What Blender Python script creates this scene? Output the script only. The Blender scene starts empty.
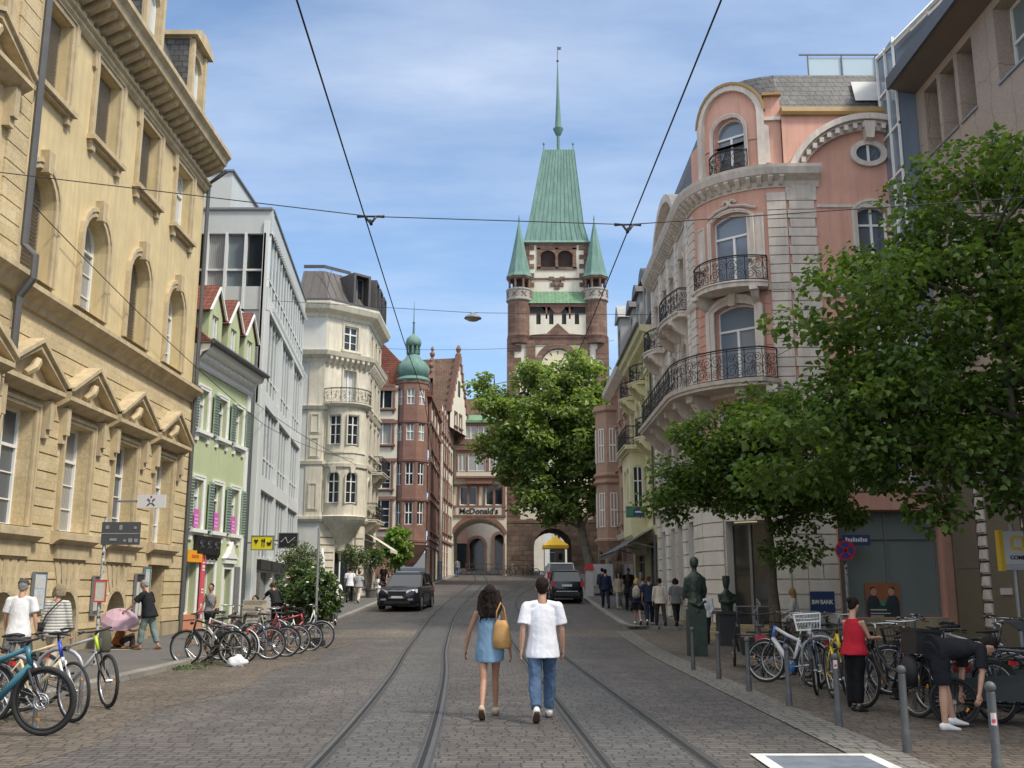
import bpy, bmesh, math, random
from mathutils import Vector, Matrix, noise
from math import sin, cos, pi, radians, sqrt, atan2
random.seed(7)
SC = bpy.context.scene
COL = SC.collection
# ---------------------------------------------------------------- object helpers
def prop(o, label=None, cat=None, group=None, kind=None):
    if label: o['label'] = label
    if cat: o['category'] = cat
    if group: o['group'] = group
    if kind: o['kind'] = kind
    return o
def thing(name, label, cat, loc=(0, 0, 0), rotz=0, group=None):
    o = bpy.data.objects.new(name, None); COL.objects.link(o)
    o.empty_display_size = .2
    o.location = loc; o.rotation_euler = (0, 0, rotz)
    return prop(o, label, cat, group)
def put(name, me, parent=None, loc=(0, 0, 0), rot=(0, 0, 0)):
    o = bpy.data.objects.new(name, me); COL.objects.link(o)
    if parent: o.parent = parent
    o.location = loc; o.rotation_euler = rot
    return o
def copy_tree(o, parent=None):
    c = o.copy(); COL.objects.link(c); c.parent = parent
    for ch in list(o.children): copy_tree(ch, c)
    return c
def gz(y):
    t = (y - 33) / 4
    return .0415 * 4 * (t if t > 20 else math.log1p(math.exp(t)))
# ---------------------------------------------------------------- mesh builder
class MB:
    """collects faces; facade meshes use (u along, w outward, z up) and become (u, -w, z)"""
    def __init__(s, raw=False, fmap=None):
        s.v = []; s.f = []; s.m = []; s.raw = raw; s.fmap = fmap
    def poly(s, pts, m=0):
        n = len(s.v); s.v += [tuple(p) for p in pts]; s.f.append(list(range(n, n + len(pts)))); s.m.append(m)
    def faces(s, vs, fs, m=0):
        n = len(s.v); s.v += [tuple(p) for p in vs]
        for f in fs: s.f.append([i + n for i in f]); s.m.append(m)
    def box(s, a0, a1, b0, b1, c0, c1, m=0):
        vs = [(a, b, c) for a in (a0, a1) for b in (b0, b1) for c in (c0, c1)]
        s.faces(vs, [(0, 1, 3, 2), (4, 6, 7, 5), (0, 4, 5, 1), (2, 3, 7, 6), (0, 2, 6, 4), (1, 5, 7, 3)], m)
    def obox(s, c, size, rot, m=0):
        """oriented box: centre, (sx,sy,sz), Euler or Matrix"""
        R = rot if isinstance(rot, Matrix) else Matrix.Rotation(rot[2], 3, 'Z') @ Matrix.Rotation(rot[1], 3, 'Y') @ Matrix.Rotation(rot[0], 3, 'X')
        vs = [tuple(Vector(c) + R @ Vector((i * size[0] / 2, j * size[1] / 2, k * size[2] / 2))) for i in (-1, 1) for j in (-1, 1) for k in (-1, 1)]
        s.faces(vs, [(0, 1, 3, 2), (4, 6, 7, 5), (0, 4, 5, 1), (2, 3, 7, 6), (0, 2, 6, 4), (1, 5, 7, 3)], m)
    def prism(s, pts, w0, w1, m=0):
        """outline in (u,z) extruded from w0 to w1"""
        n = len(pts)
        vs = [(p[0], w0, p[1]) for p in pts] + [(p[0], w1, p[1]) for p in pts]
        s.faces(vs, [list(range(n)), list(range(n, 2 * n))] + [(i, (i + 1) % n, n + (i + 1) % n, n + i) for i in range(n)], m)
    def prismx(s, pts, u0, u1, m=0):
        """outline in (w,z) extruded along u"""
        n = len(pts)
        vs = [(u0, p[0], p[1]) for p in pts] + [(u1, p[0], p[1]) for p in pts]
        s.faces(vs, [list(range(n)), list(range(n, 2 * n))] + [(i, (i + 1) % n, n + (i + 1) % n, n + i) for i in range(n)], m)
    def prismz(s, pts, z0, z1, m=0, top=1.0):
        n = len(pts); cx = sum(p[0] for p in pts) / n; cy = sum(p[1] for p in pts) / n
        vs = [(p[0], p[1], z0) for p in pts] + [(cx + (p[0] - cx) * top, cy + (p[1] - cy) * top, z1) for p in pts]
        s.faces(vs, [list(range(n)), list(range(n, 2 * n))] + [(i, (i + 1) % n, n + (i + 1) % n, n + i) for i in range(n)], m)
    def lathe(s, prof, cx=0, cy=0, n=16, m=0, a0=0, a1=2 * pi, rot=0):
        full = abs(a1 - a0 - 2 * pi) < 1e-6
        k = n if full else n + 1
        vs = []
        for r, z in prof:
            for i in range(k):
                a = rot + a0 + (a1 - a0) * i / n
                vs.append((cx + r * cos(a), cy + r * sin(a), z))
        fs = []
        for j in range(len(prof) - 1):
            for i in range(n):
                i2 = (i + 1) % k
                fs.append((j * k + i, j * k + i2, (j + 1) * k + i2, (j + 1) * k + i))
        if prof[0][0] > 1e-4 and full: fs.append(list(range(k)))
        if prof[-1][0] > 1e-4 and full: fs.append(list(range((len(prof) - 1) * k, len(prof) * k)))
        s.faces(vs, fs, m)
    def tube(s, pts, r, n=6, m=0, cap=True, sx=1.0, up=None, closed=False):
        pts = [Vector(p) for p in pts]; k = len(pts)
        if not isinstance(r, list): r = [r] * k
        vs = []; prev = None
        for i, p in enumerate(pts):
            if closed: t = pts[(i + 1) % k] - pts[i - 1]
            else: t = pts[min(i + 1, k - 1)] - pts[max(i - 1, 0)]
            t = t.normalized() if t.length > 1e-9 else Vector((0, 0, 1))
            if prev is None:
                ref = Vector(up) if up else (Vector((0, 0, 1)) if abs(t.z) < .9 else Vector((1, 0, 0)))
                a = t.cross(ref).normalized()
            else:
                a = prev - t * prev.dot(t)
                a = a.normalized() if a.length > 1e-6 else t.orthogonal().normalized()
            prev = a; b = t.cross(a)
            rr = r[i]; rx, ry = rr if isinstance(rr, (list, tuple)) else (rr * sx, rr)
            for j in range(n):
                q = 2 * pi * j / n
                vs.append(tuple(p + a * (rx * cos(q)) + b * (ry * sin(q))))
        fs = [(i * n + j, i * n + (j + 1) % n, (i + 1) * n + (j + 1) % n, (i + 1) * n + j) for i in range(k - 1) for j in range(n)]
        if closed: fs += [((k - 1) * n + j, (k - 1) * n + (j + 1) % n, (j + 1) % n, j) for j in range(n)]
        elif cap: fs += [list(range(n)), list(range((k - 1) * n, k * n))]
        s.faces(vs, fs, m)
    def ball(s, c, r, n=8, m=0, sc=(1, 1, 1), rot=None):
        vs = []; fs = []; h = n // 2 + 1
        for j in range(h + 1):
            t = pi * j / h
            for i in range(n):
                a = 2 * pi * i / n
                q = Vector((r * sc[0] * sin(t) * cos(a), r * sc[1] * sin(t) * sin(a), r * sc[2] * cos(t)))
                if rot is not None: q = rot @ q
                vs.append((c[0] + q.x, c[1] + q.y, c[2] + q.z))
        for j in range(h):
            for i in range(n): fs.append((j * n + i, j * n + (i + 1) % n, (j + 1) * n + (i + 1) % n, (j + 1) * n + i))
        s.faces(vs, fs, m)
    def sweep(s, path, prof, m=0, closed=False):
        """profile (out, z) swept along a plan path (u,w); out is to the right-hand normal given by (dy,-dx) flipped so that w grows"""
        P = [Vector((p[0], p[1])) for p in path]; k = len(P); vs = []
        def nrm(a, b):
            d = (b - a).normalized(); return Vector((-d.y, d.x))
        for i in range(k):
            if closed: n1, n2 = nrm(P[i - 1], P[i]), nrm(P[i], P[(i + 1) % k])
            else:
                n1 = nrm(P[max(i - 1, 0)], P[max(i, 1)]); n2 = nrm(P[min(i, k - 2)], P[min(i + 1, k - 1)])
            nn = (n1 + n2); nn = nn / max(nn.length_squared, .3) * 2
            for o, z in prof: vs.append((P[i].x + nn.x * o, P[i].y + nn.y * o, z))
        q = len(prof)
        fs = [(i % k * q + j, i % k * q + (j + 1) % q, (i + 1) % k * q + (j + 1) % q, (i + 1) % k * q + j) for i in range(k if closed else k - 1) for j in range(q)]
        if not closed: fs += [list(range(q)), list(range((k - 1) * q, k * q))]
        s.faces(vs, fs, m)
    def wall(s, u0, u1, z0, z1, w=0, holes=(), depth=.25, m=0, mr=None, usub=None):
        """wall face at w with recessed openings (ua,ub,za,zb,rise)"""
        mr = m if mr is None else mr
        us = {u0, u1}; zs = {z0, z1}
        hs = [(max(h[0], u0), min(h[1], u1), max(h[2], z0), min(h[3], z1), h[4] if len(h) > 4 else 0, h[5] if len(h) > 5 else depth) for h in holes]
        for h in hs: us |= {h[0], h[1]}; zs |= {h[2], h[3]}
        if usub:
            k = max(1, int((u1 - u0) / usub)); us |= {u0 + (u1 - u0) * i / k for i in range(k + 1)}
        us = sorted(us); zs = sorted(zs)
        for i in range(len(us) - 1):
            for j in range(len(zs) - 1):
                a, b, c, d = us[i], us[i + 1], zs[j], zs[j + 1]
                if b - a < 1e-5 or d - c < 1e-5: continue
                x, z = (a + b) / 2, (c + d) / 2
                if any(h[0] < x < h[1] and h[2] < z < h[3] for h in hs): continue
                s.poly([(a, w, c), (b, w, c), (b, w, d), (a, w, d)], m)
        for ua, ub, za, zb, rise, dp in hs:
            zt = zb - rise; i = w - dp
            s.poly([(ua, w, za), (ua, i, za), (ua, i, zt), (ua, w, zt)], mr)
            s.poly([(ub, w, za), (ub, i, za), (ub, i, zt), (ub, w, zt)], mr)
            s.poly([(ua, w, za), (ub, w, za), (ub, i, za), (ua, i, za)], mr)
            if rise <= 0: s.poly([(ua, w, zb), (ub, w, zb), (ub, i, zb), (ua, i, zb)], mr)
            else:
                pts = arc(ua, ub, zt, rise)
                for (a, c), (b, d) in zip(pts, pts[1:]):
                    s.poly([(a, w, c), (b, w, d), (b, w, zb), (a, w, zb)], m)
                    s.poly([(a, w, c), (b, w, d), (b, i, d), (a, i, c)], mr)
    def build(s, name, mats, parent=None, smooth=False, merge=False, kind=None):
        vs = s.v
        if s.fmap: vs = [s.fmap(*p) for p in vs]
        elif not s.raw: vs = [(a, -b, c) for a, b, c in vs]
        me = bpy.data.meshes.new(name)
        me.from_pydata(vs, [], s.f)
        if not isinstance(mats, (list, tuple)): mats = [mats]
        for mt in mats: me.materials.append(mt)
        me.polygons.foreach_set('material_index', [min(x, len(mats) - 1) for x in s.m])
        bm = bmesh.new(); bm.from_mesh(me)
        if merge or smooth: bmesh.ops.remove_doubles(bm, verts=bm.verts, dist=1e-4)
        bmesh.ops.recalc_face_normals(bm, faces=bm.faces)
        bm.to_mesh(me); bm.free()
        if smooth:
            me.polygons.foreach_set('use_smooth', [True] * len(me.polygons))
            if smooth != 'full':
                try: me.set_sharp_from_angle(angle=radians(40))
                except Exception: pass
        if name is None: return me
        o = put(name, me, parent)
        if kind: o['kind'] = kind
        return o
    def mesh(s, mats, smooth=False):
        o = s.build('tmp', mats, None, smooth); me = o.data
        bpy.data.objects.remove(o); return me
def arc(ua, ub, zt, rise, n=10):
    hw = (ub - ua) / 2; R = (hw * hw + rise * rise) / (2 * rise); cz = zt + rise - R; c = (ua + ub) / 2
    a = math.asin(min(1, hw / R)); a = a if rise <= hw else pi - a
    return [(c + R * sin(-a + 2 * a * i / n), cz + R * cos(-a + 2 * a * i / n)) for i in range(n + 1)]
def outline(wd, ht, rise=0, z=0):
    h = wd / 2
    if rise <= 0: return [(-h, z), (h, z), (h, z + ht), (-h, z + ht)]
    return [(-h, z), (h, z)] + arc(-h, h, z + ht - rise, rise)[::-1]
def ring(mb, o, i, w0, w1, m=0):
    n = len(o)
    vs = [(p[0], w, p[1]) for w in (w0, w1) for q in (o, i) for p in q]
    fs = []
    for k in range(n):
        l = (k + 1) % n
        fs += [(k, l, n + l, n + k), (2 * n + k, 2 * n + l, 3 * n + l, 3 * n + k), (k, l, 2 * n + l, 2 * n + k), (n + k, n + l, 3 * n + l, 3 * n + k)]
    mb.faces(vs, fs, m)
# ---------------------------------------------------------------- materials
def nt(name):
    m = bpy.data.materials.new(name); m.use_nodes = True
    t = m.node_tree; return m, t, t.nodes['Principled BSDF']
def ramp(t, fac, stops):
    r = t.nodes.new('ShaderNodeValToRGB'); e = r.color_ramp.elements
    while len(e) < len(stops): e.new(.5)
    for x, (p, c) in zip(e, stops): x.position = p; x.color = (*c, 1)
    t.links.new(fac, r.inputs[0]); return r.outputs[0]
def noisen(t, scale, detail=4, rough=.6, vec=None, sc=None):
    n = t.nodes.new('ShaderNodeTexNoise'); n.inputs['Scale'].default_value = scale
    n.inputs['Detail'].default_value = detail; n.inputs['Roughness'].default_value = rough
    if vec is None:
        vec = t.nodes.new('ShaderNodeTexCoord').outputs['Object']
    if sc:
        mp = t.nodes.new('ShaderNodeMapping'); mp.inputs['Scale'].default_value = sc; t.links.new(vec, mp.inputs[0]); vec = mp.outputs[0]
    t.links.new(vec, n.inputs['Vector']); return n.outputs['Fac']
def mixc(t, fac, a, b, mode='MIX'):
    n = t.nodes.new('ShaderNodeMix'); n.data_type = 'RGBA'; n.blend_type = mode
    for i, x in ((0, fac), (6, a), (7, b)):
        if hasattr(x, 'links'): t.links.new(x, n.inputs[i])
        elif i: n.inputs[i].default_value = (*x, 1)
        else: n.inputs[i].default_value = x
    return n.outputs[2]
def bump(t, bs, h, strength, dist=.01):
    b = t.nodes.new('ShaderNodeBump'); b.inputs['Strength'].default_value = strength; b.inputs['Distance'].default_value = dist
    t.links.new(h, b.inputs['Height']); t.links.new(b.outputs[0], bs.inputs['Normal'])
MATS = {}
def M(name, col=None, rough=.8, var=.18, scale=1.5, bmp=.3, bscale=25, metal=0, streak=0, spec=None):
    """base colour with weathering noise, fine grain bump, vertical rain streaks"""
    if name in MATS: return MATS[name]
    m, t, b = nt(name)
    b.inputs['Roughness'].default_value = rough; b.inputs['Metallic'].default_value = metal
    if spec is not None: b.inputs['Specular IOR Level'].default_value = spec
    c = col
    lo = tuple(x * (1 - var) for x in c); hi = tuple(min(1, x * (1 + var * .7)) for x in c)
    if var > 0:
        f = noisen(t, scale, 6, .65)
        out = ramp(t, f, [(.3, lo), (.7, hi)])
        if streak:
            g = noisen(t, 1, 5, .7, sc=(5, 5, .35))
            gg = ramp(t, g, [(.45, (0, 0, 0)), (.72, (1, 1, 1))])
            out = mixc(t, gg, out, tuple(x * (1 - streak) for x in c))
        t.links.new(out, b.inputs['Base Color'])
    else: b.inputs['Base Color'].default_value = (*c, 1)
    if bmp: bump(t, b, noisen(t, bscale, 5, .6), bmp, .008)
    MATS[name] = m; return m
def blocks(name, c1, c2, mortar, bw=.6, bh=.3, mort=.012, rough=.85, nvar=.35, bs=.6, plan=False, offset=.5, rotate=0, msmooth=.1, squash=1.0):
    """stone / sett / tile masonry: brick texture on (x+y, z) or, for plan surfaces, (x, y)"""
    if name in MATS: return MATS[name]
    m, t, b = nt(name); L = t.links.new
    tc = t.nodes.new('ShaderNodeTexCoord').outputs['Object']
    wob = t.nodes.new('ShaderNodeTexNoise'); wob.inputs['Scale'].default_value = 1.3 / bw; L(tc, wob.inputs['Vector'])
    if plan:
        mp = t.nodes.new('ShaderNodeMapping'); mp.inputs['Rotation'].default_value = (0, 0, rotate); L(tc, mp.inputs[0]); vec = mp.outputs[0]
    else:
        sp = t.nodes.new('ShaderNodeSeparateXYZ'); L(tc, sp.inputs[0])
        ad = t.nodes.new('ShaderNodeMath'); L(sp.outputs[0], ad.inputs[0]); L(sp.outputs[1], ad.inputs[1])
        cb = t.nodes.new('ShaderNodeCombineXYZ'); L(ad.outputs[0], cb.inputs[0]); L(sp.outputs[2], cb.inputs[1]); vec = cb.outputs[0]
    va = t.nodes.new('ShaderNodeVectorMath'); va.operation = 'MULTIPLY_ADD'
    va.inputs[1].default_value = ((bh * .45,) * 3 if plan else (bh * .22,) * 3); L(wob.outputs['Color'], va.inputs[0]); L(vec, va.inputs[2])
    vec2 = va.outputs[0]
    if plan and offset:     # every row of setts is shifted by its own random amount
        def mth(op, a, b=None):
            q = t.nodes.new('ShaderNodeMath'); q.operation = op
            for i, x in enumerate((a, b)):
                if x is None: continue
                if hasattr(x, 'links'): L(x, q.inputs[i])
                else: q.inputs[i].default_value = x
            return q.outputs[0]
        s2 = t.nodes.new('ShaderNodeSeparateXYZ'); L(vec2, s2.inputs[0]); row = mth('FLOOR', mth('DIVIDE', s2.outputs[1], bh))
        wn = t.nodes.new('ShaderNodeTexWhiteNoise'); wn.noise_dimensions = '1D'; L(row, wn.inputs['W'])
        cxy = t.nodes.new("ShaderNodeCombineXYZ"); L(mth('ADD', s2.outputs[0], mth('MULTIPLY', wn.outputs[0], bw * 3)), cxy.inputs[0]); L(s2.outputs[1], cxy.inputs[1]); vec2 = cxy.outputs[0]; offset = 0
    br = t.nodes.new('ShaderNodeTexBrick'); L(vec2, br.inputs['Vector'])
    br.inputs['Scale'].default_value = 1; br.inputs['Brick Width'].default_value = bw; br.inputs['Row Height'].default_value = bh
    br.inputs['Mortar Size'].default_value = mort; br.inputs['Mortar Smooth'].default_value = msmooth; br.inputs['Bias'].default_value = 0
    br.offset = offset; br.squash = squash
    br.inputs['Color1'].default_value = (*c1, 1); br.inputs['Color2'].default_value = (*c2, 1); br.inputs['Mortar'].default_value = (*mortar, 1)
    f = noisen(t, .5 if plan else .8, 6, .65)
    sh = ramp(t, f, [(.28, (1 - nvar,) * 3), (.72, (1 + nvar * .5,) * 3)])
    c = mixc(t, 1.0, br.outputs['Color'], sh, 'MULTIPLY')
    if plan: c = mixc(t, 1.0, c, ramp(t, noisen(t, 1, 5, .6, sc=(1.1, .09, 1)), [(.3, (.8,) * 3), (.7, (1.15,) * 3)]), 'MULTIPLY')
    f2 = noisen(t, 14, 4, .6)
    c = mixc(t, 1.0, c, ramp(t, f2, [(.3, (.82,) * 3), (.7, (1.12,) * 3)]), 'MULTIPLY')
    L(c, b.inputs['Base Color'])
    b.inputs['Roughness'].default_value = rough
    mm = t.nodes.new('ShaderNodeMath'); mm.operation = 'MULTIPLY_ADD'; mm.inputs[1].default_value = -1.0; L(br.outputs['Fac'], mm.inputs[0])
    n2 = noisen(t, 9, 4, .6); L(n2, mm.inputs[2])
    bump(t, b, mm.outputs[0], bs, .02)
    MATS[name] = m; return m
def glassm(name, col=(.02, .025, .028), rough=.06, curtain=None, spec=.6):
    if name in MATS: return MATS[name]
    m, t, b = nt(name)
    b.inputs['Roughness'].default_value = rough; b.inputs['Specular IOR Level'].default_value = spec
    if curtain:
        w = t.nodes.new('ShaderNodeTexWave'); w.inputs['Scale'].default_value = 4; w.inputs['Distortion'].default_value = 3; w.inputs['Detail'].default_value = 2
        t.links.new(t.nodes.new('ShaderNodeTexCoord').outputs['Object'], w.inputs['Vector'])
        t.links.new(ramp(t, w.outputs['Fac'], [(.1, tuple(x * .7 for x in curtain)), (.9, curtain)]), b.inputs['Base Color'])
    else: b.inputs['Base Color'].default_value = (*col, 1)
    bump(t, b, noisen(t, 1.2, 1), .05, .05)
    MATS[name] = m; return m
GL = glassm('glass_dark'); GLC = glassm('glass_curtain', curtain=(.34, .34, .32), rough=.1); GLB = glassm('glass_blue', (.08, .10, .125), .05, spec=.9)
GLG = glassm('glass_green', (.17, .205, .195), .08, spec=.7); GLS = glassm('glass_sky', (.16, .2, .25), .06, spec=.8); GLW = glassm('glass_blind', (.5, .5, .48), .25)  # glass_sky has a sky reflection put into its base colour
GLASSES = [GL, GL, GLC, GLB, GL, GLC]
WHITE = M('white_paint', (.74, .74, .7), .45, .06, 4, .05); WOOD = M('white_wood', (.6, .6, .56), .5, .1, 6, .1)
SANDY = M('yellow_plaster', (.61, .485, .265), .9, .16, .9, .25, 60, streak=.2)
SANDB = blocks('yellow_sandstone', (.62, .50, .30), (.52, .41, .23), (.42, .32, .18), .85, .41, .004, .9, .22, .15)
SANDT = M('sandstone_trim', (.51, .41, .25), .88, .26, 2.2, .3, 40, streak=.3)
SANDG = M('grey_sandstone_plinth', (.34, .28, .18), .9, .22, 2, .4, 30, streak=.2)
GREEN = M('green_plaster', (.42, .475, .275), .9, .12, .8, .2, 60, streak=.14)
CREAM = M('cream_render', (.61, .565, .45), .85, .2, 1.2, .2, 40, streak=.3)
CREAMG = M('pale_grey_render', (.56, .56, .52), .85, .1, 1, .15, 50, streak=.08)
MODERN = M('pale_panel', (.47, .49, .465), .55, .08, .6, .08, 30, streak=.06)
MODWH = M('white_panel', (.60, .62, .60), .5, .05, .6, .05)
MODGL = glassm('modern_glass', (.16, .19, .2), .12, spec=.6)
RED = blocks('red_sandstone', (.25, .135, .10), (.205, .11, .082), (.16, .09, .07), .7, .36, .006, .9, .28, .3)
REDT = M('red_sandstone_trim', (.21, .115, .088), .9, .22, 2, .3, 30, streak=.15)
OFFW = M('off_white_plaster', (.62, .58, .47), .9, .1, 1, .2, 50, streak=.12)
YELP = M('pale_yellow_plaster', (.66, .62, .38), .9, .12, .7, .2, 50, streak=.2)
TSTONE = blocks('tower_stone', (.23, .14, .10), (.15, .085, .062), (.13, .095, .075), .75, .42, .02, .95, .4, .9)
TSTONEB = blocks('tower_base_stone', (.19, .135, .10), (.105, .072, .055), (.09, .07, .055), .85, .5, .025, .95, .45, 1.0)
def copperm():
    m, t, b = nt('copper_patina')
    f = noisen(t, 1, 5, .7, sc=(2.2, 2.2, .25))
    c = ramp(t, f, [(.3, (.075, .15, .125)), (.55, (.115, .21, .175)), (.8, (.19, .29, .25))])
    g = noisen(t, 3, 4); c = mixc(t, ramp(t, g, [(.62, (0,) * 3), (.75, (.5,) * 3)]), c, (.12, .2, .15))
    t.links.new(c, b.inputs['Base Color']); b.inputs['Roughness'].default_value = .75
    bump(t, b, f, .2); return m
COPPER = copperm()
COPPERG = M('mossy_copper', (.13, .24, .14), .8, .3, 2, .3, 20)
TILE = blocks('red_roof_tiles', (.26, .085, .05), (.19, .06, .04), (.08, .03, .02), .2, .16, .012, .85, .35, .8)
TILEB = blocks('brown_roof_tiles', (.17, .10, .06), (.12, .075, .05), (.06, .04, .03), .2, .16, .012, .9, .4, .8)
SLATE = blocks('grey_slates', (.13, .125, .12), (.08, .08, .078), (.03, .03, .03), .28, .2, .012, .6, .35, .8)
ZINC = M('dark_zinc', (.085, .075, .07), .5, .2, 1, .15, 10, metal=.2, streak=.15)
PINK = M('pink_plaster', (.62, .345, .26), .9, .14, .8, .2, 60, streak=.2)
PINKT = M('pale_stone_trim', (.62, .55, .48), .85, .18, 1.5, .25, 30, streak=.3)
RUST = M('white_rusticated_stone', (.68, .64, .57), .85, .15, 1.3, .3, 25, streak=.12)
OCHRE = M('ochre_sheet', (.32, .2, .07), .6, .15, 2, .1)
BROWN = blocks('brown_granite', (.40, .31, .24), (.365, .28, .215), (.2, .155, .12), 1.0, 2.6, .012, .6, .14, .15, offset=0)
GRANITE = M('speckled_granite', (.17, .145, .10), .6, .5, 60, .2, 60)
IRON = M('wrought_iron', (.018, .018, .02), .5, .2, 10, .1, 60, metal=.3)
STEEL = M('galvanised_steel', (.32, .33, .34), .45, .15, 5, .1, 40, metal=.6)
GREYP = M('grey_painted_steel', (.17, .175, .18), .5, .12, 5, .1, 50)
BLACK = M('black_plastic', (.014, .014, .015), .5, .1, 10, .05)
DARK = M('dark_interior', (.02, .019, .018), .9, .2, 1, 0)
PIPE = M('zinc_pipe', (.09, .09, .09), .5, .15, 3, .1)
LOUV = M('louvre_shutter', (.29, .25, .19), .7, .1, 4, .1)
GSHUT = M('green_shutter', (.24, .31, .25), .65, .12, 4, .15)
TERRA = M('salmon_plinth', (.50, .21, .12), .85, .1, 2, .2)
# ---------------------------------------------------------------- windows
WCACHE = {}
def win(parent, uc, w, z0, wd, ht, rise=0, style='cross', frame=None, glass=None, rot=0, xy=None, name='window'):
    """recessed window: glass panes (the part) with its frame as sub-part. uc/w in facade coordinates or xy+rot in the parent's plan"""
    frame = frame or WHITE; glass = glass or random.choice(GLASSES)
    key = (round(wd, 2), round(ht, 2), round(rise, 2), style, frame.name, glass.name)
    if key not in WCACHE:
        g = MB(); f = MB(); t = .07 if wd > .7 else .05
        if style == 'shutter':
            g.prism(outline(wd, ht, rise), -.05, -.02)
            k = int(ht / .09)
            for i in range(1, k):
                z = i * ht / k; hw = wd / 2 - .05
                if rise > 0 and z > ht - rise:
                    q = (z - (ht - rise)) / rise; hw = max(.03, hw * sqrt(max(0, 1 - q * q)))
                g.obox((0, .0, z), (2 * hw, .05, .06), (radians(-35), 0, 0))
            ring(f, outline(wd, ht, rise), outline(wd - .1, ht - .1, max(rise - .05, 0) if rise else 0, .05), -.05, .04)
        else:
            g.prism(outline(wd - .02, ht - .02, rise, .01), -.05, -.035)
            ring(f, outline(wd, ht, rise), outline(wd - 2 * t, ht - 2 * t, max(rise - t * .8, .05) if rise else 0, t), -.06, .02)
            zt = ht * .68 if style in ('cross', 'muntin', 'cas') else 0
            if rise and zt: zt = min(zt, ht - rise)
            if style in ('cross', 'muntin', 'cas', 'double', 'sash'):
                f.box(-t * .6, t * .6, -.05, .025, t * .5, (zt if style in ('cas',) and zt else ht - t * .5))
            if zt: f.box(-wd / 2 + t * .5, wd / 2 - t * .5, -.05, .03, zt - t * .5, zt + t * .5)
            if style == 'muntin':
                k = max(2, round(zt / .55))
                for i in range(1, k): f.box(-wd / 2 + t, wd / 2 - t, -.048, .0, i * zt / k - .015, i * zt / k + .015)
            if style == 'sash': f.box(-wd / 2 + t * .5, wd / 2 - t * .5, -.05, .03, ht * .5 - .04, ht * .5 + .04)
            if style == 'shop':
                k = max(1, round(wd / 1.6))
                for i in range(1, k): f.box(-wd / 2 + i * wd / k - .03, -wd / 2 + i * wd / k + .03, -.05, .03, t * .5, ht - t * .5)
                f.box(-wd / 2 + t, wd / 2 - t, -.05, .02, ht * .74 - .03, ht * .74 + .03)
        WCACHE[key] = (g.mesh(glass if style != 'shutter' else LOUV), f.mesh(frame if style != 'shutter' else LOUV))
    gm, fm = WCACHE[key]
    loc = (uc, -w, z0) if xy is None else (xy[0], xy[1], z0)
    o = put(name, gm, parent, loc, (0, 0, rot))
    put('frame', fm, o)
    return o
def surround(parent, wd, ht, rise=0, t=.18, p=.07, mat=None, sill=True, key=False, ears=False):
    """moulded stone surround, a sub-part of its window; parent is the window, so depth back to the wall face is given by p0"""
    mat = mat or SANDT
    k = ('s', round(wd, 2), round(ht, 2), round(rise, 2), t, p, mat.name, sill, key, ears)
    if k not in WCACHE:
        s = MB(); d = 0
        o1 = outline(wd + 2 * t - .008, ht + t - .004, rise + t - .004 if rise else 0, .002); i1 = outline(wd, ht, rise)
        ring(s, o1, i1, -.01, p * .65)
        ring(s, outline(wd + 2 * t, ht + t, rise + t if rise else 0, 0), outline(wd + 1.1 * t, ht + t * .55, rise + t * .55 if rise else 0, 0), 0, p)
        if sill:
            s.box(-wd / 2 - t - .08, wd / 2 + t + .08, -.02, p + .12, -.12, .003)
            s.box(-wd / 2 - t, wd / 2 + t, -.02, p + .03, -.2, -.12)
            for q in (-1, 1): s.box(q * (wd / 2 + t * .5) - .1, q * (wd / 2 + t * .5) + .1, -.02, p + .02, -.38, -.2)
        if key:
            s.prism([(-.1, ht - .1), (.1, ht - .1), (.16, ht + t + .18), (-.16, ht + t + .18)], 0, p + .1)
        if ears:
            s.prism([(-wd / 2 - t - .12, ht - .3), (-wd / 2 - t + .02, ht - .35), (-wd / 2 - t + .02, ht + t + .02), (-wd / 2 - t - .12, ht + t + .02)], 0, p * .8)
            s.prism([(wd / 2 + t + .12, ht - .3), (wd / 2 + t - .02, ht - .35), (wd / 2 + t - .02, ht + t + .02), (wd / 2 + t + .12, ht + t + .02)], 0, p * .8)
            s.prism([(-.45, ht + t), (.45, ht + t), (.25, ht + t + .1), (.1, ht + t + .28), (-.1, ht + t + .28), (-.25, ht + t + .1)], 0, p)
        WCACHE[k] = s.mesh(mat)
    return put('surround', WCACHE[k], parent)
def opening(parent, uc, z0, wd, ht, rise=0, w=0, depth=.3, style='cross', sur=None, **kw):
    """window at the bottom of its reveal plus its surround on the wall face"""
    o = win(parent, uc, w - depth + .06, z0, wd, ht, rise, style, **kw)
    if sur:
        s = surround(o, wd, ht, rise, **sur); s.location = (0, -(depth - .06) - .003, 0)
    return o
def text_mesh(s, size, depth=.02, bold=0.0, sx=1.0):
    cu = bpy.data.curves.new('txt', 'FONT'); cu.body = s; cu.size = size; cu.extrude = depth; cu.align_x = 'CENTER'; cu.align_y = 'CENTER'
    cu.offset = bold; cu.resolution_u = 3
    o = bpy.data.objects.new('txt', cu); COL.objects.link(o)
    dg = bpy.context.evaluated_depsgraph_get(); me = bpy.data.meshes.new_from_object(o.evaluated_get(dg))
    bpy.data.objects.remove(o); bpy.data.curves.remove(cu)
    me.transform(Matrix.Rotation(pi / 2, 4, 'X'))
    if sx != 1: me.transform(Matrix.Diagonal((sx, 1, 1, 1)))
    return me
def lettering(s, size, mat, parent, loc, rotz=0, depth=.015, bold=0.0, sx=1.0, name='lettering'):
    me = text_mesh(s, size, depth, bold, sx); me.materials.clear(); me.materials.append(mat)
    return put(name, me, parent, loc, (0, 0, rotz))
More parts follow.
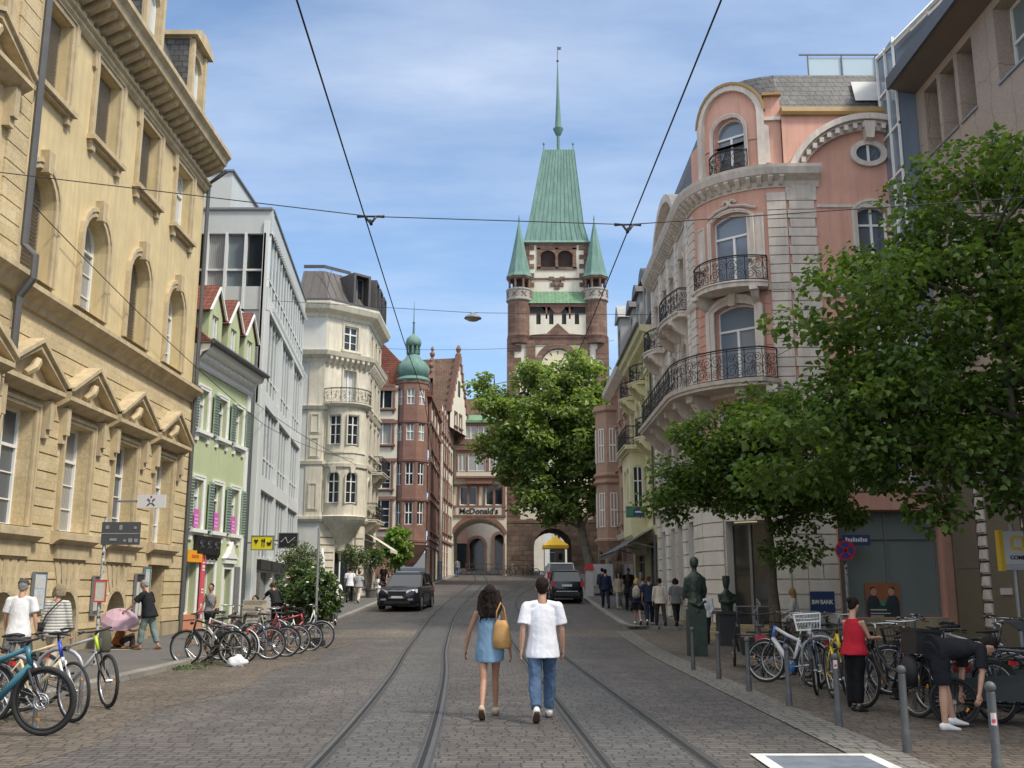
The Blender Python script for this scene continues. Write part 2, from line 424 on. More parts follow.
def railing(path, z0, h, parent, wob=.0, name='railing', fine=True):
    """wrought iron balcony railing: rails, posts and scrolls along a plan path (parent's u,w)"""
    mb = MB(); P = [Vector((p[0], p[1])) for p in path]
    L = [0]
    for a, b in zip(P, P[1:]): L.append(L[-1] + (b - a).length)
    def at(d):
        d = max(0, min(L[-1], d))
        for i in range(len(P) - 1):
            if d <= L[i + 1] + 1e-9:
                t = (d - L[i]) / max(1e-9, L[i + 1] - L[i]); q = P[i].lerp(P[i + 1], t); return q.x, q.y
        return P[-1].x, P[-1].y
    n = max(8, int(L[-1] / .15))
    for z, r in ((z0 + .05, .016), (z0 + h * .93, .012)): mb.tube([(*at(L[-1] * i / n), z) for i in range(n + 1)], r, 4)
    mb.tube([(*at(L[-1] * i / n), z0 + h + wob * sin(pi * i / n)) for i in range(n + 1)], .026, 5)
    k = max(2, round(L[-1] / .55)); st = L[-1] / k
    for i in range(k + 1): mb.tube([(*at(i * st), z0), (*at(i * st), z0 + h)], .014, 4)
    for i in range(k):
        c = (i + .5) * st; sg = 1 if i % 2 else -1
        for (dx, dz, R, d) in ((-.22, .28, .24, 1), (.22, .66, .24, -1), (.2, .22, .17, -1), (-.22, .72, .16, 1), (0, .48, .12, 1)):
            pts = []
            for q in range(13):
                a = q / 12 * 3.6 * pi * (1 if fine else .6); rr = R * h * (1 - q / 14)
                x = c + sg * (dx * st + d * rr * cos(a) * .9 * st / .55); pts.append((*at(x), z0 + .03 + h * .9 * dz + rr * sin(a)))
            mb.tube(pts, .012, 3, cap=False)
    return mb.build(name, IRON, parent)
# ================================================================ ground, road, pavements, tram tracks
def strip(name, ys, xl, xr, dz, mat, kind='structure', nx=1, wav=0):
    mb = MB(raw=True); rows = []
    for y in ys:
        a, b = xl(y), xr(y); rows.append([(a + (b - a) * i / nx, y, gz(y) + dz) for i in range(nx + 1)])
    n = nx + 1; vs = [p for r in rows for p in r]
    mb.faces(vs, [(j * n + i, j * n + i + 1, (j + 1) * n + i + 1, (j + 1) * n + i) for j in range(len(rows) - 1) for i in range(nx)])
    return mb.build(name, mat, None, kind=kind, smooth='full')
def frange(a, b, s):
    k = max(1, round((b - a) / s)); return [a + (b - a) * i / k for i in range(k + 1)]
ASPH = M('asphalt', (.075, .073, .070), .85, .2, .5, .4, 90)
ASPHP = M('pavement_asphalt', (.105, .10, .094), .85, .16, .6, .35, 80)
SETT = blocks('road_setts', (.130, .114, .101), (.078, .070, .064), (.040, .036, .032), .20, .125, .010, .68, .3, .9, plan=True, msmooth=.35)
SETTB = blocks('brown_setts', (.16, .128, .097), (.10, .08, .062), (.045, .037, .029), .19, .12, .010, .75, .35, .9, plan=True, msmooth=.35)
SETTL = blocks('track_setts', (.112, .107, .10), (.072, .07, .067), (.042, .04, .038), .2, .125, .011, .65, .25, .8, plan=True, msmooth=.35)
SETTP = blocks('light_setts', (.17, .145, .115), (.13, .11, .09), (.06, .05, .042), .21, .14, .013, .75, .25, .8, plan=True, msmooth=.35)
KERB = blocks('granite_kerb', (.27, .25, .22), (.22, .205, .185), (.09, .08, .07), 1.0, 5, .012, .8, .2, .4, plan=True, rotate=pi / 2)
YS = frange(-25, 25, 5) + frange(26, 44, 1) + frange(46, 130, 4) + [160, 220, 400]
strip('ground', YS, lambda y: -150, lambda y: 150, -.012, ASPH, nx=8)
def kl(y): return -7.0 if y < 58 else -7.0 + 1.2 * min(1, (y - 58) / 28)
def kr(y): return 3.75 if y < 36 else (4.12 if y < 58 else 4.12 + 2.2 * min(1, (y - 58) / 40))
YR = frange(2, 25, 1.0) + frange(26, 44, 1) + frange(46, 118, 2)
TL = [(-5, -1.1), (9.7, -1.33), (18.7, -1.72), (28, -2.3), (42, -2.86), (55, -2.95), (70, -2.75), (86, -2.62), (101, -3.3), (118, -4.2)]
TR = [(-5, 2.0), (9.7, 1.37), (24.6, .74), (32, .42), (44, -.02), (51, -.3), (57, -.17), (63, .12), (69, .62), (75, 1.3), (80, 1.95), (88, 2.9), (96, 3.7), (104, 4.15), (118, 4.3)]
def cat(P, y):
    for i in range(len(P) - 1):
        if y <= P[i + 1][0]:
            p1, p2 = P[i], P[i + 1]; p0 = P[max(i - 1, 0)]; p3 = P[min(i + 2, len(P) - 1)]
            m1 = (p2[1] - p0[1]) / max(1e-6, p2[0] - p0[0]); m2 = (p3[1] - p1[1]) / max(1e-6, p3[0] - p1[0]); h = p2[0] - p1[0]; t = (y - p1[0]) / h
            return (2 * t**3 - 3 * t * t + 1) * p1[1] + (t**3 - 2 * t * t + t) * h * m1 + (-2 * t**3 + 3 * t * t) * p2[1] + (t**3 - t * t) * h * m2
    return P[-1][1]
tl = lambda y: cat(TL, y)
tr = lambda y: cat(TR, y)
strip('road', YR, kl, kr, .0, SETT, nx=6)
strip('track_bed_paving', YR, lambda y: tl(y) - .62, lambda y: tl(y) + .62, .004, SETTL, nx=2)
strip('track_bed_paving', YR, lambda y: tr(y) - .62, lambda y: tr(y) + .62, .0042, SETTL, nx=2)
strip('crossing_band', frange(32.2, 35.8, .6), kl, lambda y: tl(y) - .63, .003, SETTP)
strip('crossing_band', frange(32.2, 35.8, .6), lambda y: tr(y) + .63, kr, .003, SETTP)
strip('left_margin_paving', frange(6, 30, 1), lambda y: -6.98, lambda y: -4.6 - .2 * sin(y), .0035, SETTB)
RAIL = M('rail_steel', (.15, .147, .143), .34, .2, 3, .1, 30, metal=.6)
GROOVE = M('rail_groove', (.008, .008, .008), .8, .2, 5, .1)
JOINT = M('bitumen_joint', (.048, .046, .044), .7, .25, 4, .3, 50)
YT = frange(1.5, 118, .6)
for cx_, nm in ((tl, 'left hand tram track running straight into the left gate arch'), (tr, 'right hand tram track bending towards the tower arch')):
    t = thing('tram_track', nm, 'tram track', (cx_(5), 5, 0), group='tram tracks')
    for sg in (-1, 1):
        mb = MB(raw=True)
        for o0, o1, z, m in ((-.085, .085, .0065, 2), (-.06, .05, .011, 0), (-.012, .036, .0128, 1)):
            vs = []; fs = []
            for i, y in enumerate(YT):
                for o in (o0, o1):
                    oo = o if sg > 0 else -o
                    vs.append((cx_(y) + sg * .5 - oo - cx_(5), y - 5, gz(y) + z))
            mb.faces(vs, [(2 * i, 2 * i + 1, 2 * i + 3, 2 * i + 2) for i in range(len(YT) - 1)], m)
        mb.build('rail', [RAIL, GROOVE, JOINT], t)
# pavements with kerbs
def kerb(name, pts, mat=KERB, wd=.28, h=.1):
    mb = MB(raw=True); q = [(p[0], p[1], gz(p[1])) for p in pts]
    for (a, b) in zip(q, q[1:]):
        d = (Vector(b) - Vector(a)).normalized(); n = Vector((d.y, -d.x, 0)) * wd / 2
        A, B = Vector(a), Vector(b)
        vs = [A - n, A + n, B + n, B - n]; vs = [v + Vector((0, 0, z)) for z in (-.05, h + .004) for v in vs]
        mb.faces(vs, [(0, 1, 2, 3), (4, 5, 6, 7), (0, 1, 5, 4), (1, 2, 6, 5), (2, 3, 7, 6), (3, 0, 4, 7)])
    return mb.build(name, mat, None, kind='structure')
PH = .1
strip('left_pavement', YR, lambda y: -13.5, kl, PH, ASPHP)
kerb('left_kerb', [(kl(y) + .02, y) for y in YR])
YP = frange(36.2, 44, 1) + frange(46, 118, 2)
strip('right_pavement', YP, kr, lambda y: 14, PH, ASPHP)
kerb('right_kerb', [(14, 36.2)] + [(8, 36.2), (5.2, 36.2), (4.5, 36.6), (4.2, 37.3)] + [(kr(y), y) for y in YP if y > 37.5])
strip('plaza', frange(2, 36, 1), lambda y: 3.75, lambda y: 13.2, .006, SETTB)
strip('kerb_band', frange(2, 35.2, 1), lambda y: 3.33 + (.0 if y < 25 else .02 * (y - 25)), lambda y: 3.9 + (.0 if y < 25 else .02 * (y - 25)), .012, blocks('gutter_stones', (.2, .185, .16), (.16, .15, .13), (.07, .065, .055), .2, .19, .012, .8, .2, .7, plan=True))
MARK = M('road_marking_paint', (.6, .6, .57), .7, .3, 3, .3, 40)
mb = MB(raw=True)
for a, b, c, d in ((2.35, 3.55, 10.3, 10.42), (2.35, 3.55, 9.0, 9.12), (2.35, 2.47, 9.12, 10.3), (3.43, 3.55, 9.12, 10.3)): mb.poly([(a, c, .016), (b, c, .016), (b, d, .016), (a, d, .016)])
t = prop(mb.build('road_marking', MARK), 'white painted square outline on the road at the front right corner', 'road marking')
mb = MB(raw=True); mb.poly([(2.47, 9.12, .0145), (3.43, 9.12, .0145), (3.43, 10.3, .0145), (2.47, 10.3, .0145)]); mb.build('painted_field', M('marking_blue_grey', (.13, .15, .18), .75, .3, 4, .3, 40), t)
# ================================================================ yellow sandstone bank (left)
B = thing('sandstone_building', 'large yellow sandstone building with arched windows and pediments on the left', 'building', (-10.8, 26, 0), pi / 2)
AX = [-4.45, -1.35, 1.75, 4.9]; U0, U1, UB = -11.5, 7.05, -5.85
holes_up = []; lowh = []
for i, a in enumerate(AX):
    holes_up += [(a - .72, a + .72, 12.93, 15.08, 0, .34), (a - .72, a + .72, 8.45, 11.05, .72, .4)]
    lowh += [(a - .75, a + .75, 2.95, 5.55, 0, .4)]
    lowh += [(a - .62, a + .62, .0, 1.54, .6, .6)] if i < 3 else [(a - .55, a + .55, 0, 2.45, 0, .5)]
mb = MB(); mb.wall(UB, U1, 8.3, 15.7, 0, holes_up, .45)
mb.poly([(U1, 0, 8.3), (U1, -12, 8.3), (U1, -12, 16), (U1, 0, 16)]); mb.build('wall', SANDY, B)
mb = MB(); mb.wall(UB, U1, 0, 8.3, 0, lowh, .5)
for k in range(18):
    z0 = .62 + k * .405; z1 = z0 + .37
    if z1 > 7.75: break
    segs = [(UB, U1)]
    for h in lowh:
        if h[2] < z1 and h[3] > z0:
            e = .28 if h[3] > 3 else .02
            if h[3] < 2:
                if z0 > 1.5: continue
                e = (.62 * (sqrt(max(0, 1 - ((z0 - .94) / .6) ** 2)) if z0 > .94 else 1)) - .62 + .1
            n = []
            for s in segs:
                if h[1] + e <= s[0] or h[0] - e >= s[1]: n.append(s)
                else:
                    if s[0] < h[0] - e: n.append((s[0], h[0] - e))
                    if h[1] + e < s[1]: n.append((h[1] + e, s[1]))
            segs = n
    for a, b in segs: mb.box(a, b, -.02, .055, z0, z1)
mb.poly([(U1, 0, 0), (U1, -12, 0), (U1, -12, 8.3), (U1, 0, 8.3)])
mb.build('ground_floor_wall', SANDB, B)
mb = MB()
segs = [(UB, AX[0] - .64), (AX[0] + .64, AX[1] - .64), (AX[1] + .64, AX[2] - .64), (AX[2] + .64, AX[3] - .6), (AX[3] + .6, U1)]
for a, b in segs: mb = MB(); mb.box(a, b, -.02, .09, -.3, .58); mb.build('plinth', SANDG, B)
# ledge and cornices
mb = MB(); mb.prismx([(-.05, 7.72), (.08, 7.72), (.12, 7.85), (.25, 7.95), (.38, 8.05), (.38, 8.16), (.05, 8.37), (-.05, 8.37)], UB, U1 + .05); mb.build('string_course', SANDT, B)
mb = MB(); mb.prismx([(-.05, 15.2), (.06, 15.2), (.16, 15.32), (.16, 15.4), (.24, 15.45), (.24, 15.52), (-.05, 15.52)], UB, U1 + .05); mb.build('architrave', SANDT, B)
mb = MB(); mb.prismx([(-.3, 15.5), (.05, 15.5), (.08, 16.05), (.75, 16.12), (.8, 16.3), (.92, 16.42), (.92, 16.56), (-.3, 16.6)], U0 - 1, U1 - .12)
k = 0
while U0 + k * .48 < U1: u = U0 + k * .48; mb.prismx([(.05, 15.72), (.2, 15.76), (.62, 15.98), (.7, 16.13), (.05, 16.13)], u, u + .2); k += 1
mb.build('cornice', SANDT, B)
mb = MB()
for k in range(46): u = U0 + k * .4; mb.box(u, u + .2, .04, .16, 15.56, 15.7)
mb.build('dentil_course', SANDT, B)
# projecting bay at the near end
mb = MB(); bh = [(-8.7, -7.3, 12.9, 15.0, 0, .4), (-8.7, -7.3, 8.45, 11.05, .7, .5), (-8.75, -7.25, 2.95, 5.55, 0, .5)]
mb.wall(U0 - 2, UB, 0, 15.7, .3, bh, .4); mb.poly([(UB, .3, 0), (UB, 0, 0), (UB, 0, 15.7), (UB, .3, 15.7)])
for k in range(38):
    z0 = .62 + k * .405; z1 = z0 + .375
    if 7.7 < z1 < 8.6 or z1 > 15.5: continue
    mb.box(-6.7, UB, .28, .35, z0, z1)
mb.build('bay_wall', SANDB, B)
mb = MB(); mb.prismx([(.2, 7.72), (.4, 7.72), (.55, 7.95), (.68, 8.05), (.68, 8.16), (.35, 8.37), (.2, 8.37)], U0 - 2, UB + .3); mb.build('string_course', SANDT, B)
def pediment(uc, z, hw, h, w, p=.38):
    mb = MB()
    mb.prismx([(w, z - .1), (w + .1, z - .1), (w + p * .8, z + .02), (w + p, z + .06), (w + p, z + .16), (w, z + .16)], uc - hw, uc + hw)
    for s in (-1, 1):
        a = (uc + s * hw, z + .16); b = (uc, z + h)
        mb.prism([a, (a[0], a[1] + .17), (b[0], b[1] + .02), (b[0], b[1] - .19)], w, w + p)
        mb.prism([(a[0], a[1] + .1), (a[0], a[1] + .2), (b[0], b[1] + .06), (b[0], b[1] - .04)], w, w + p + .07)
        mb.box(uc + s * hw * .78 - .1, uc + s * hw * .78 + .1, w, w + .24, z - .75, z - .1)
        mb.box(uc + s * hw * .78 - .1, uc + s * hw * .78 + .1, w, w + .16, z - .95, z - .75)
    mb.prism([(uc - hw * .8, z + .16), (uc + hw * .8, z + .16), (uc, z + h - .15)], w, w + .12)
    mb.tube([(uc - .25, w + .2, z + .3), (uc - .08, w + .3, z + .45), (uc + .02, w + .32, z + .62), (uc + .16, w + .26, z + .68)], [.08, .11, .1, .05], 6)
    return mb
for i, a in enumerate(AX):
    o = opening(B, a, 12.93, 1.44, 2.15, 0, 0, .34, 'shutter' if i < 3 else 'cross', glass=GLW, sur=dict(t=.24, p=.1, ears=True))
    o = opening(B, a, 8.45, 1.44, 2.6, .72, 0, .4, 'shutter' if i in (0, 2) else 'muntin', glass=GLC, sur=dict(t=.24, p=.1, sill=False, key=True))
    o = opening(B, a, 2.95, 1.5, 2.6, 0, 0, .4, 'muntin', glass=GLC if i % 2 else GLB, sur=dict(t=.16, p=.1, sill=False))
    pediment(a, 5.92, 1.42, 1.08, .0).build('pediment', SANDT, B)
    mb = MB(); mb.prismx([(-.05, 2.62), (.12, 2.62), (.22, 2.7), (.3, 2.74), (.3, 2.9), (-.05, 2.96)], a - 1.15, a + 1.15); mb.box(a - .9, a + .9, 0, .14, 2.3, 2.63); mb.build('window_sill', SANDT, B)
    mb = MB()
    for s in range(-2, 3):
        x0, x1 = a + s * .2 - .09, a + s * .2 + .09
        mb.prism([(x0, 1.58 - .05 * abs(s)), (x1, 1.58 - .05 * abs(s)), (x1 + s * .16 + .02, 2.24), (x0 + s * .16 - .02, 2.24)], 0, .075)
    if i < 3:
        ring(mb, [(p[0] + a, p[1]) for p in outline(1.54, 1.7, .76, -.0)], [(p[0] + a, p[1]) for p in outline(1.24, 1.54, .6, -.001)], -.02, .07)
        mb.build('voussoirs', SANDT, B); win(B, a, -.5, 0.0, 1.24, 1.54, .6, 'plain', glass=GL, name='cellar_window')
    else: win(B, a, -.42, 0.1, 1.1, 2.35, 0, 'double', glass=GL, frame=SANDT, name='door')
opening(B, -8.0, 12.9, 1.4, 2.1, 0, .3, .4, 'shutter', sur=dict(t=.24, p=.1, ears=True)); opening(B, -8, 8.45, 1.4, 2.6, .7, .3, .5, 'muntin', glass=GLC, sur=dict(t=.24, p=.1, sill=False, key=True)); opening(B, -8, 2.95, 1.5, 2.6, 0, .3, .5, 'muntin', glass=GLC, sur=dict(t=.16, p=.1, sill=False))
pediment(-8.0, 11.9, 1.5, 1.0, .3).build('pediment', SANDT, B); pediment(-7.7, 5.95, 1.6, 1.1, .3).build('pediment', SANDT, B)
mb = MB(); mb.tube([(UB + .03, .46, 15.9), (UB + .03, .46, 8.75), (UB + .03, .72, 8.5), (UB + .03, .72, 8.0), (UB + .03, .46, 7.6), (UB + .03, .46, 6.3)], .085, 8); mb.build('downpipe', PIPE, B)
mb = MB(); mb.tube([(U1 - .05, .75, 16.0), (U1 - .05, .45, 15.75), (U1 + .02, .14, 15.55), (U1 + .02, .14, .1)], .07, 8); mb.build('downpipe', PIPE, B)
# mansard roof with dormers
mb = MB(); mb.prismx([(.55, 16.5), (-.9, 20.0), (-8, 21.0), (-12, 16.5)], U0 - 2, U1); mb.build('roof', SLATE, B)
for a in (-3.6, .4, 4.45):
    mb = MB(); mb.wall(a - .72, a + .72, 16.6, 19.3, .35, [(a - .5, a + .5, 17.0, 18.9, .35, .2)], .2)
    mb.box(a - .719, a - .67, -1.6, .34, 16.6, 19.3); mb.box(a + .67, a + .719, -1.6, .34, 16.6, 19.3)
    for s in (-1, 1): mb.box(a + s * .62 - .09, a + s * .62 + .09, .35, .45, 16.7, 19.2)
    d = mb.build('dormer', SANDT, B)
    mb = MB(); mb.prism([(a - .9, 19.25), (a + .9, 19.25), (a + .9, 19.4), (a + .5, 19.62), (a, 19.72), (a - .5, 19.62), (a - .9, 19.4)], -1.6, .58); mb.build('dormer_roof', SANDT, d)
    mb = MB(); mb.box(a - .73, a - .722, -1.7, .3, 17.2, 19.2); mb.box(a + .722, a + .73, -1.7, .3, 17.2, 19.2); mb.build('slate_cheek', SLATE, d)
    win(d, a, .2, 17.0, 1.0, 1.9, .35, 'double', glass=GLW)
# notice boards fixed on the wall
for u, z0, z1, c, lab, wd in ((-2.95, 1.15, 1.95, (.5, .55, .6), 'pale notice board beside the man with the flat cap', .55), (.2, .95, 1.9, (.10, .09, .08), 'small brown plate on the wall behind the sticker covered pole', .3), (3.25, .75, 2.0, (.045, .04, .045), 'dark poster case on the yellow wall beside the umbrella', .6), (3.8, 1.25, 2.2, (.3, .5, .52), 'turquoise panel on the yellow wall beside the poster case', .4)):
    t = thing('notice_board', lab, 'notice board', (-10.8 + .08, 26 + u, z0), pi / 2, 'boards on the yellow wall')
    mb = MB(); mb.box(-wd / 2, wd / 2, 0, .05, 0, z1 - z0); mb.build('board', M('board_%d' % int(z1 * 100 + u * 10), c, .5, .2, 4, .0), t)
    mb = MB(); ring(mb, outline(wd + .06, z1 - z0 + .06, 0, -.03), outline(wd, z1 - z0), 0, .07); mb.build('frame', GREYP, t)
    mb = MB(); 
    for k in range(4): mb.box(-wd * .4 + (k % 2) * wd * .42, -wd * .05 + (k % 2) * wd * .42, .05, .056, .1 + (k // 2) * (z1 - z0) * .45, .1 + (k // 2) * (z1 - z0) * .45 + (z1 - z0) * .3)
    mb.build('papers', M('paper', (.5, .5, .46), .8, .2, 5, 0), t)
# ================================================================ green town house
a4 = radians(90 - 4)
B = thing('green_house', 'narrow pale green house with grey green shutters and three gabled dormers', 'house', (-10.8, 33.15, 0), a4)
W5 = 5.82
hs = []; wx = [1.05, 2.92, 4.72]
for x in wx: hs += [(x - .42, x + .42, 6.93, 8.38, 0, .22), (x - .42, x + .42, 3.58, 5.26, 0, .22)]
hs += [(.3, 1.3, .75, 2.45, 0, .3), (2.02, 2.95, .2, 2.45, 0, .3), (3.95, 4.75, .2, 2.3, 0, .3)]
mb = MB(); mb.wall(0, W5, 0, 9.6, 0, hs, .22); mb.poly([(0, 0, 0), (0, -9, 0), (0, -9, 10), (0, 0, 10)]); mb.poly([(W5, 0, 0), (W5, -9, 0), (W5, -9, 10), (W5, 0, 10)]); mb.build('wall', GREEN, B)
mb = MB(); mb.box(0, 1.95, -.02, .06, -.3, .6); mb.box(3.0, 3.9, -.02, .06, -.3, .5); mb.box(4.8, W5, -.02, .06, -.3, .45); mb.box(.3, 1.3, -.3, .09, .6, .76); mb.build('plinth', TERRA, B)
mb = MB(); mb.box(.02, .3, -.02, .06, .6, 9.5); mb.box(W5 - .28, W5, -.02, .06, .6, 9.5); mb.build('corner_strip', WHITE, B)
mb = MB(); mb.prismx([(-.05, 9.05), (.06, 9.05), (.1, 9.12), (.1, 9.3), (.2, 9.35), (.25, 9.5), (.5, 9.6), (.55, 9.78), (-.05, 9.8)], -.02, W5 + .02)
for k in range(26): mb.box(.1 + k * .22, .2 + k * .22, .1, .3, 9.36, 9.5)
mb.build('cornice', WHITE, B)
mb = MB(); mb.tube([(-.1, .66, 9.86), (W5 + .1, .66, 9.86)], .09, 8); mb.tube([(.06, .6, 9.8), (.03, .12, 9.3), (.0, .1, .2)], .05, 6); mb.box(-.1, W5 + .1, .2, .62, 9.8, 9.85); mb.build('gutter', PIPE, B)
mb = MB(); mb.prismx([(.6, 9.84), (-3.4, 13.4), (-7.5, 9.84)], 0, W5); mb.build('roof', TILE, B)
for i, x in enumerate(wx):
    for z, h in ((6.93, 1.45), (3.58, 1.68)):
        o = opening(B, x, z, .84, h, 0, 0, .22, 'cas', glass=[GLC, GL][i % 2], sur=dict(t=.16, p=.05, mat=WHITE, sill=True))
        for s in (-1, 1):
            if s > 0 and i < 2: continue
            mb = MB()
            mb.box(s * .82 - .24, s * .82 + .24, .07, .1, -.02, h + .02)
            for k in range(int(h / .1)): mb.obox((s * .82, .105, .1 + k * .1), (.4, .03, .06), (radians(-30), 0, 0))
            sh = mb.build('shutter', GSHUT, o); sh.location = (0, -.16, 0)
    d_ = MB(); x0 = x - .1
    d_.wall(x0 - .62, x0 + .62, 9.9, 11.15, .3, [(x0 - .3, x0 + .3, 10.1, 11.0, 0, .1)], .1); d_.prism([(x0 - .62, 11.15), (x0 + .62, 11.15), (x0, 12.0)], .25, .3)
    for s in (-1, 1): d_.box(x0 + s * .62 - .01, x0 + s * .62 + .01, -1.6, .3, 9.9, 11.15)
    d = d_.build('dormer', GREEN, B)
    mb = MB()
    for s in (-1, 1): mb.prism([(x0 + s * .78, 11.0), (x0, 12.06), (x0, 12.16), (x0 + s * .86, 11.02)], -2.4, .38)
    mb.build('dormer_roof', TILE, d)
    mb = MB()
    for s in (-1, 1): mb.prism([(x0 + s * .72, 11.04), (x0, 11.98), (x0, 12.08), (x0 + s * .82, 11.04)], .385, .45)
    mb.build('barge_board', WHITE, d)
    win(d, x0, .22, 10.1, .6, .9, 0, 'double', glass=GLC)
o = opening(B, .8, .75, 1.0, 1.7, 0, 0, .3, 'double', glass=GL, sur=dict(t=.14, p=.05, mat=WHITE, sill=False))
o = opening(B, 2.48, .2, .93, 2.25, 0, 0, .3, 'plain', glass=GL, sur=dict(t=.18, p=.05, mat=WHITE, sill=False), name='door')
o = opening(B, 4.35, .2, .8, 2.1, 0, 0, .3, 'plain', glass=GL, sur=dict(t=.18, p=.05, mat=WHITE, sill=False), name='door')
mb = MB(); mb.box(3.75, 4.95, 0, .14, 2.5, 2.68); mb.prism([(3.7, 2.68), (5.0, 2.68), (4.6, 2.9), (4.45, 3.12), (4.35, 3.3), (4.25, 3.12), (4.1, 2.9)], 0, .18); mb.build('door_pediment', WHITE, B)
mb = MB(); mb.box(5.12, 5.62, .0, .06, .7, 2.4); mb.build('display_case', GREYP, B)
PINKP = M('magenta_poster', (.55, .1, .42), .7, .1, 4, 0)
for i, x in enumerate(wx):
    t = thing('window_poster', 'magenta paper poster in the %s lower window of the green house' % ('left', 'middle', 'right')[i], 'poster', tuple(Matrix.Translation((-10.8, 33.15, 0)) @ Matrix.Rotation(a4, 4, 'Z') @ Vector((x + .12, .05, 3.66))), a4, 'magenta window posters')
    mb = MB(); mb.box(-.22, .22, .0, .012, 0, .6); mb.build('sheet', PINKP, t)
    mb = MB(); [mb.box(-.14, .14, .012, .016, .1 + k * .13, .16 + k * .13) for k in range(3)]; mb.build('lettering', M('poster_print', (.62, .35, .55), .7, 0), t)
def onwall(origin, ang, u, w, z): return tuple(Matrix.Translation((*origin, 0)) @ Matrix.Rotation(ang, 4, 'Z') @ Vector((u, -w, z)))
GO = (-10.8, 33.15)
t = thing('shop_sign', 'black sign with scribbled lettering and dripping fringe on the green house', 'sign', onwall(GO, a4, 2.0, .06, 2.75), a4)
mb = MB(); mb.box(-1.1, 1.1, 0, .1, 0, .62)
for k in range(16): mb.box(-1.05 + k * .135, -1.0 + k * .135, .02, .09, -.08 - .1 * ((k * 7) % 3) / 2, .02)
mb.build('board', BLACK, t)
mb = MB()
for c in (-.7, 0, .7):
    mb.tube([(c + (.24 - .012 * a) * cos(a * .75), .112, .32 + (.16 - .008 * a) * sin(a * .75)) for a in range(14)], .018, 4); mb.tube([(c - .2, .112, .18), (c + .18, .112, .46)], .015, 4)
mb.build('scribble', M('sign_grey', (.03, .03, .03), .6, 0), t)
t = thing('shop_sign', 'small orange sign above the shop window of the green house', 'sign', onwall(GO, a4, .78, .08, 2.47), a4)
mb = MB(); mb.box(-.62, .62, 0, .08, 0, .38); mb.build('board', M('orange_sign', (.75, .33, .02), .5, .05), t)
mb = MB(); mb.box(-.3, .3, .082, .088, .14, .24); mb.build('lettering', M('sign_red', (.5, .12, .02), .6, 0), t)
t = thing('shop_banner', 'tall red vertical banner beside the orange sign', 'banner', onwall(GO, a4, 1.62, .1, .75), a4)
mb = MB(); mb.box(-.17, .17, 0, .04, 0, 2.1); mb.build('cloth', M('red_banner', (.6, .09, .11), .6, .08, 2, 0), t)
mb = MB()
for z, h in ((1.45, .06), (1.55, .08), (1.7, .04), (.7, .05), (.8, .05), (.25, .1)): mb.box(-.1, .1, .042, .048, z, z + h)
mb.build('lettering', WHITE, t)
# ================================================================ modern office block
am = radians(90 + 5.8); MO = (-10.32, 40.6)
B = thing('office_block', 'pale grey modern office block with ribbon glazing behind the green house', 'office building', (*MO, 0), am)
mb = MB(); Z = [(13.35, 17.5)]
mb.box(1.3, 13.8, -9, -.25, -.5, 17.2); mb.build('core', MODERN, B)
# street facade: stacked storeys with parapet band, sloping balustrades and vertical fins
mb = MB(); mb.box(1.3, 14, -9.5, .05, 16.5, 17.5); mb.box(.05, 1.3, -.8, .05, 16.5, 17.5); mb.build('roof_parapet', MODERN, B)
mb = MB(); mb.box(1.3, 14.02, -9.55, .12, 17.5, 17.6); mb.box(.1, 1.3, -.8, .12, 17.5, 17.6); mb.build('coping', GREYP, B)
for z0, z1, w in ((13.7, 16.45, .0), (9.7, 13.05, -.05), (6.2, 9.1, -.05), (2.9, 5.8, -.05)):
    mb = MB()
    for k in range(10): mb.poly([(.1 + k * 1.38, w - .02, z0), (1.42 + k * 1.38, w - .02, z0), (1.42 + k * 1.38, w - .02, z1), (.1 + k * 1.38, w - .02, z1)])
    g = mb.build('window', MODGL, B)
    mb = MB()
    for k in range(15): mb.box(.06 + k * .97, .12 + k * .97, w - .12, w + .035, z0 - .1, z1 + .05)
    mb.box(.05, 13.95, w - .1, w + .02, z0 + .75, z0 + .83); mb.build('mullions', MODWH, g)
    mb = MB(); mb.box(0, 14, -.2, .08, z1 + .0, z1 + .12); mb.box(-.02, 14, -.2, .1, z0 - .62, z0 - .04); mb.build('spandrel', MODWH, B)
mb = MB()
for k in range(40): mb.box(.2 + k * .35, .3 + k * .35, .1, .2, 16.36, 16.5); mb.box(.2 + k * .35, .3 + k * .35, .2, .3, 13.05, 13.2)
mb.build('bracket_row', MODERN, B)
mb = MB()
for u in (0.0, 4.6, 9.3, 13.9): mb.box(u - .1, u + .1, -.2, .12, -.3, 13.0)
mb.build('pillar', MODWH, B)
mb = MB(); mb.box(.3, 13.7, -.24, -.12, .0, 2.3); mb.build('shop_window', GL, B)
mb = MB(); mb.box(-.05, 14, -.2, .3, 2.35, 2.75); mb.build('shop_fascia', DARK, B)
# the end wall that shows above the green roof
mb = MB(); mb.box(-9, .02, -.3, .0, -.3, 13.4); mb.box(-9, .02, -.3, .06, 13.1, 14.1); mb.box(-9, .05, -.3, .05, 16.45, 17.5); EB = mb.build('end_wall', MODERN, B); EB.rotation_euler = (0, 0, -am)      # faces the near end of the street
mb = MB(); mb.box(-9, .05, -.3, .14, 17.5, 17.6); mb.build('coping', GREYP, EB)
for z0, z1 in ((14.1, 16.45), (10.2, 13.1)):
    for k in range(6):
        x0, x1 = -1.0 - k * .82 - .0, -.24 - k * .82
        mb = MB(); mb.box(x0, x1, -.16, -.12, z0, z1); mb.box(x1, x1 + .09, -.15, .14, z0 - 1.1, z1, 1); mb.box(x0, x1, -.14, -.02, z0 + .72, z0 + .8, 1); mb.build('window', [[GL, MODGL, GLC, GL, GL, GL][k], MODWH], EB)
